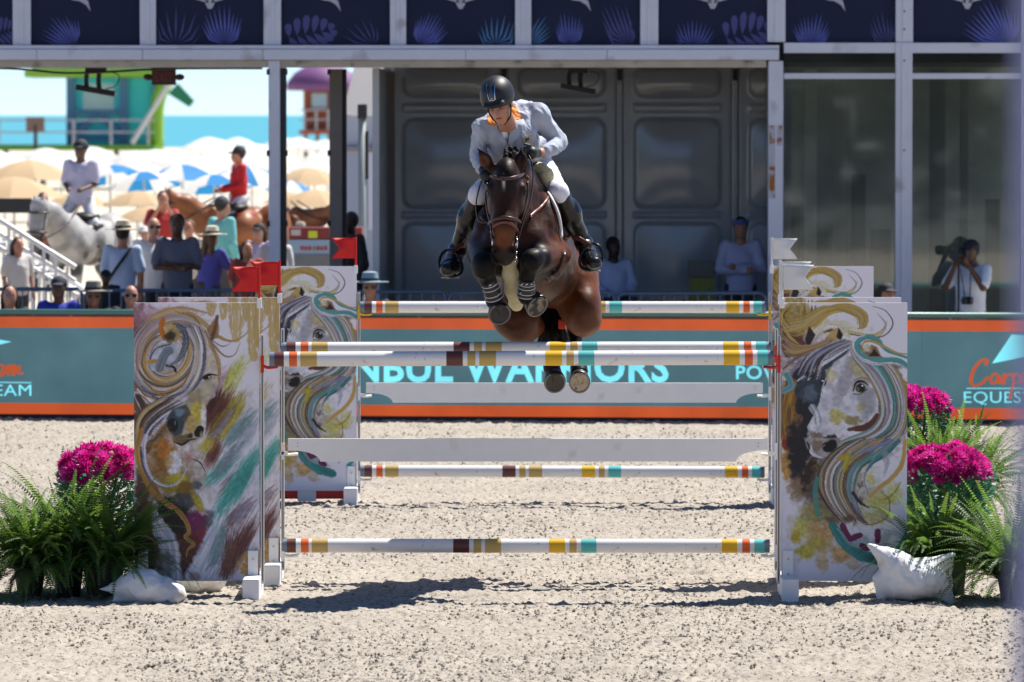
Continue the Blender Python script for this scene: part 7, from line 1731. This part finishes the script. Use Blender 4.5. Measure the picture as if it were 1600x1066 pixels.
# umbrellas
UW = M('canopy_white', (.80,.80,.78), .8, trans=((.8,.8,.78), .3)); UT = M('canopy_tan', (.60,.44,.27), .8, trans=((.75,.55,.32), .3)); UB = M('canopy_blue', (.006,.20,.52), .7, trans=((.02,.35,.7), .25)); UP = M('umbrella_pole', (.55,.55,.53), .5)
def canopy_sector(R0, h, i, n, mat):
    vs = []; a0, a1 = 2*math.pi*i/n, 2*math.pi*(i+1)/n; rows = 5
    for j in range(rows+1):
        t = j/rows; z = h*(1-t**1.7)
        for q in range(3):
            a = a0+(a1-a0)*q/2; r = R0*t*(1-.05*math.sin(math.pi*q/2)*t); vs.append((r*math.cos(a), r*math.sin(a), z-(.02*math.sin(math.pi*q/2)*t)))
    fs = [(j*3+q, j*3+q+1, (j+1)*3+q+1, (j+1)*3+q) for j in range(rows) for q in range(2)]
    me = bpy.data.meshes.new('canopy_panel'); me.from_pydata(vs, [], fs); me.polygons.foreach_set('use_smooth', [True]*len(fs)); me.materials.append(mat); return me
_um = {}
def umbrella(px, py, wpx, Y, kind, label, tilt=0.0, rz=0.0):
    k = wpx*Y/9000/2.0; tp = at(px, py, Y)
    o = empty('beach_umbrella', (tp.x, tp.y, -.12), label, 'beach umbrella', {'w':'white beach umbrellas','t':'tan beach umbrellas','b':'blue and white beach umbrellas'}[kind])
    for i in range(8):
        mat = {'w':UW,'t':UT,'b':(UB if i % 2 else UW)}[kind]; key = (i, mat.name)
        if key not in _um: _um[key] = canopy_sector(1., .40, i, 8, mat)
        c = bpy.data.objects.new('canopy_panel', _um[key]); c.parent = o; c.location = (0, 0, tp.z+.12-.40*k); c.scale = (k, k, k); c.rotation_euler = (0, tilt, rz); col.objects.link(c)
    MB().tube([(0, 0, 0), (0, 0, tp.z+.12-.02)], .03, 6).build('pole', UP, o, local=True)
tl = [(45,250,150,148),(22,276,160,128),(215,298,110,138),(232,322,110,122),(482,262,130,150),(492,296,130,128),(452,300,90,136),(120,300,110,140)]
td = ['behind the grey horse rider at the upper left','lowest at the left edge','below the blue and white ones, upper of two','right of the man in light blue, lower of two','right of the pavilion post, upper','right of the pavilion post, lower','half hidden by the pavilion post','directly behind the grey horse']
for (x_, y_, w_, Y_), d_ in zip(tl, td): umbrella(x_, y_, w_, Y_, 't', 'tan beach umbrella '+d_, 0, x_)
for (x_, y_, w_, Y_, tt), d_ in zip([(172,258,110,146,.25),(285,257,150,144,.1),(385,258,130,146,-.1),(452,282,90,149,.1),(225,268,110,140,-.2),(335,272,120,140,.15)], ['right behind the grey horse rider','in the middle of the left bay','behind the rider in red','just right of the pavilion post','lower one right of the grey horse rider','lower one left of the rider in red']): umbrella(x_, y_, w_, Y_, 'b', 'blue and white beach umbrella '+d_, tt, .2+x_)
ur = random.Random(11); cnt = 0
for Yr, n_, py0, dsc in ((185, 8, 250, 'nearest row of white ones'), (215, 9, 240, 'second row of white ones'), (250, 8, 234, 'third row of white ones'), (300, 6, 220, 'fourth row, right of the tower'), (370, 5, 212, 'farthest row near the sea')):
    xl = -30 if Yr < 260 else 270
    for i in range(n_):
        x_ = xl+((610-xl)/n_)*(i+ur.uniform(.1, .9))
        umbrella(x_, py0+ur.uniform(-6, 6), ur.uniform(2.2, 3.0)*9000/Yr, Yr+ur.uniform(-8, 8), 'w', 'white beach umbrella in the '+dsc+' on the crowded beach', 0, ur.random())
# white tent, light mast, steps at the right of the open bay
tt = empty('white_tent', at(570,300,95), 'white gabled tent seen through the right gap of the open bay', 'tent'); TW = M('tent_white', (.80,.80,.80), .7, trans=((.8,.8,.8), .3)); TGY = M('tent_wall', rgb(150, 160, 182), .7)
MB().prism([(atx(535,95), atz(180,95)), (atx(556,95), atz(95,95)), (atx(640,95), atz(85,95)), (atx(640,95), atz(180,95))], 95, 99).build('roof', TW, tt); MB().box(atx(540,95), atx(640,95), 95.2, 98.8, 0, atz(180.5,95)).build('wall', TGY, tt)
MB().box(atx(540,95), atx(640,95), 95.1, 95.19, atz(236,95), atz(230,95)).build('wall_band', POSTB, tt); MB().box(atx(575,95), atx(600,95), 95.1, 95.19, atz(360,95), atz(238,95)).build('door', M('tent_door', rgb(188, 192, 212), .6), tt)
lm_ = empty('light_mast', (atx(566,80), 80, 0), 'grey mast with a black lamp box in the right gap of the open bay', 'mast'); MB().tube([(atx(566,80), 80, -.1), (atx(566,80), 80, atz(182,80))], .055, 12).build('mast', M('mast_grey', rgb(140, 150, 152), .5), lm_, smooth=True)
MB().box(atx(559,80), atx(574,80), 79.9, 80.1, atz(186,80), atz(163,80)).build('lamp_box', DARKM, lm_, bevel=.02); MB().box(atx(572,80), atx(576,80), 79.95, 80.05, atz(280,80), atz(205,80)).build('cable_box', DARKM, lm_)
def stair_rail(x0, y0, x1, y1, Y, label, rows, gap, name='stair_rail'):
    o = empty(name, at((x0+x1)/2, y1+30, Y)*1, label, 'stair rail')
    for i in range(rows):
        a, b = at(x0, y0+gap*i, Y), at(x1, y1+gap*i, Y); MB().tube([a, b], .035 if i == 0 else .026, 8).build('rail', M('rail_white', (.78,.78,.78), .4), o)
    for k in range(7):
        t = (k+.3)/7; a = at(x0+(x1-x0)*t, y0+(y1-y0)*t, Y); MB().tube([a, (a.x, a.y, -.05)], .022, 6).build('post', M('rail_white', (.78,.78,.78), .4), o)
stair_rail(-10, 338, 118, 418, 76, 'white sloping stair rails at the left edge', 3, 21); stair_rail(0, 366, 130, 452, 77, 'lower white sloping stair rail behind the first one', 1, 18)
for k in range(9):
    p_ = at(-4+k*15, 378+k*10, 76.6); st_ = MB().box(p_.x-.10, p_.x+.14, 76.3, 77.4, p_.z-.05, p_.z).build('stair_tread', M('tread_white', (.7,.7,.7), .5), None, base=p_); tag(st_, 'white stair tread between the sloping rails, number %s from the top' % ['one','two','three','four','five','six','seven','eight','nine'][k], 'stair tread', 'treads of the white stair')
sc_ = at(24,322,92); tv = empty('display_screen', (sc_.x, 92, 0), 'dark rectangular display board on a white stand at the left edge', 'display'); MB().box(atx(-5,92), atx(50,92), 92, 92.08, atz(333,92), atz(310,92)).build('screen', DARKM, tv); MB().box(atx(44,92), atx(50,92), 92.1, 92.16, 0, atz(310,92)).build('stand', TW, tv)
# counter stand beside the post, table with box
ks = empty('kiosk', (atx(505,79), 79, 0), 'blue grey counter with dark red top beside the pavilion post', 'kiosk'); KX = lambda a: atx(a, 79); KZ = lambda a: atz(a, 79)
MB().box(KX(452), KX(566), 79, 79.7, KZ(374), KZ(356)).build('top_band', M('kiosk_red', (.18,.018,.02), .6), ks, bevel=.01); MB().box(KX(450), KX(568), 78.98, 79.68, 0, KZ(374.5)).build('counter', M('kiosk_blue', rgb(128, 150, 174), .6), ks, bevel=.01)
MB().box(KX(482), KX(496), 78.97, 78.995, KZ(372), KZ(361)).build('yellow_label', M('label_yellow', (.50,.52,.03), .6), ks); MB().box(KX(455), KX(470), 78.97, 78.995, KZ(368), KZ(359)).build('white_label', M('label_grey', (.40,.38,.38), .6), ks)
MB().box(KX(460), KX(545), 78.96, 78.975, KZ(440), KZ(398)).build('opening', M('kiosk_dark', (.12,.13,.15), .6), ks)
for i, (a, c_) in enumerate(((470,'r'),(476,'r'),(482,'r'),(489,'g'),(495,'r'),(501,'r'),(507,'r'))):
    MB().box(KX(a), KX(a+4.2), 78.968, 78.979, KZ(391), KZ(386 if i % 2 else 385)).build('sign_mark', M('mark_'+c_, (.30,.02,.03) if c_ == 'r' else (.15,.22,.03), .6), ks)
tb = empty('counter_table', (atx(350,81), 81, 0), 'low wooden counter with a dark front behind the red flags', 'counter'); MB().box(atx(292,81), atx(412,81), 81, 81.8, atz(434,81), atz(428,81)).build('top', M('counter_wood', (.36,.27,.16), .6), tb, bevel=.01); MB().box(atx(330,81), atx(410,81), 81.02, 81.7, 0, atz(434.5,81)).build('front', M('counter_dark', (.035,.02,.03), .6), tb); MB().box(atx(296,81), atx(329,81), 81.02, 81.7, 0, atz(434.5,81)).build('side', M('counter_wood2', (.28,.21,.13), .6), tb)
# drink cooler and small things in the dark room
ck = empty('drink_cooler', (atx(1100,71), 71, .22), 'clear box with yellow green contents on a table in the dark room', 'cooler'); MB().box(atx(1078,71), atx(1116,71), 71, 71.3, atz(470,71), atz(434,71)).build('contents', M('cooler_yellow', (.28,.27,.04), .5), ck); MB().box(atx(1076,71), atx(1118,71), 70.98, 71.32, atz(433,71), atz(408,71)).build('lid', M('cooler_clear', (.10,.11,.10), .3), ck)
tb2 = empty('side_table', (atx(1040,71.2), 71.2, .22), 'dark low table inside the dark room', 'table'); MB().box(atx(990,71.2), atx(1130,71.2), 70.95, 71.6, atz(476,71.2), atz(471,71.2)).build('top', DARKM, tb2)
for xx in (995, 1125): MB().box(atx(xx,71.2), atx(xx+4,71.2), 71, 71.06, .22, atz(476.3,71.2)).build('leg', DARKM, tb2)
# post of the stand close to the camera
gp_ = empty('stand_post', (.0, 0, 0), 'pale blue grey post very close to the camera at the right edge', 'post'); gp_.location = (.47, 5.2, 0)
MB().tube([(.480, 5.2, 0), (.480, 5.2, 5.2)], .024, 20).build('shaft', M('post_lavender', rgb(150, 156, 205), .5), gp_, smooth='auto'); MB().lathe([(.0, 0), (.10, 0), (.10, .02), (.03, .03)], (.475, 5.2, -.06), 20).build('base_plate', ALU, gp_)
# stand and trees opposite (they show in the glass)
WB = M('reflection_white', (.32,.32,.31), .7); RB = M('reflection_red', (.45,.05,.05), .7)
gs = empty('grandstand', (0, -14, 0), 'dark grandstand behind the camera reflected in the glass', 'grandstand'); GSM = M('stand_grey', (.16,.17,.17), .7, noise=(.8, .6))
for k in range(6): MB().box(-30, 30, -10-k*1.2, -8.8-k*1.2, -.1, .5+k*.45).build('tier', GSM, gs)
MB().box(-30, 30, -18, -9, 6.2, 6.5).build('canopy_roof', M('stand_roof', (.5,.5,.5), .6), gs); MB().box(-30, 30, -18.2, -17.9, -.1, 6.2).build('back_wall', GSM, gs)
for xx in range(-30, 31, 6): MB().box(xx-.1, xx+.1, -17.2, -17.0, 2.8, 6.2).build('column', GSM, gs)

gr_ = random.Random(2); OB = M('reflection_orange', (.5,.2,.05), .7); KB = M('reflection_black', (.01,.01,.012), .5)
for k in range(90):  # made-up boxes, added only to give the glass a busy reflection
    xx = gr_.uniform(6, 26); zz = gr_.uniform(.4, 4.3); mm = gr_.choice((WB, GSM, GSM, KB, KB, GSM))
    if gr_.random() < .6: wd_, hh_ = gr_.uniform(.15, .7), gr_.uniform(.06, .3)
    else: wd_, hh_ = gr_.uniform(.05, .14), gr_.uniform(.4, 1.2)
    MB().box(xx, xx+wd_, -8.7-gr_.random()*.1, -8.6+gr_.random()*.05, zz, zz+hh_).build('reflection_box', mm, gs)
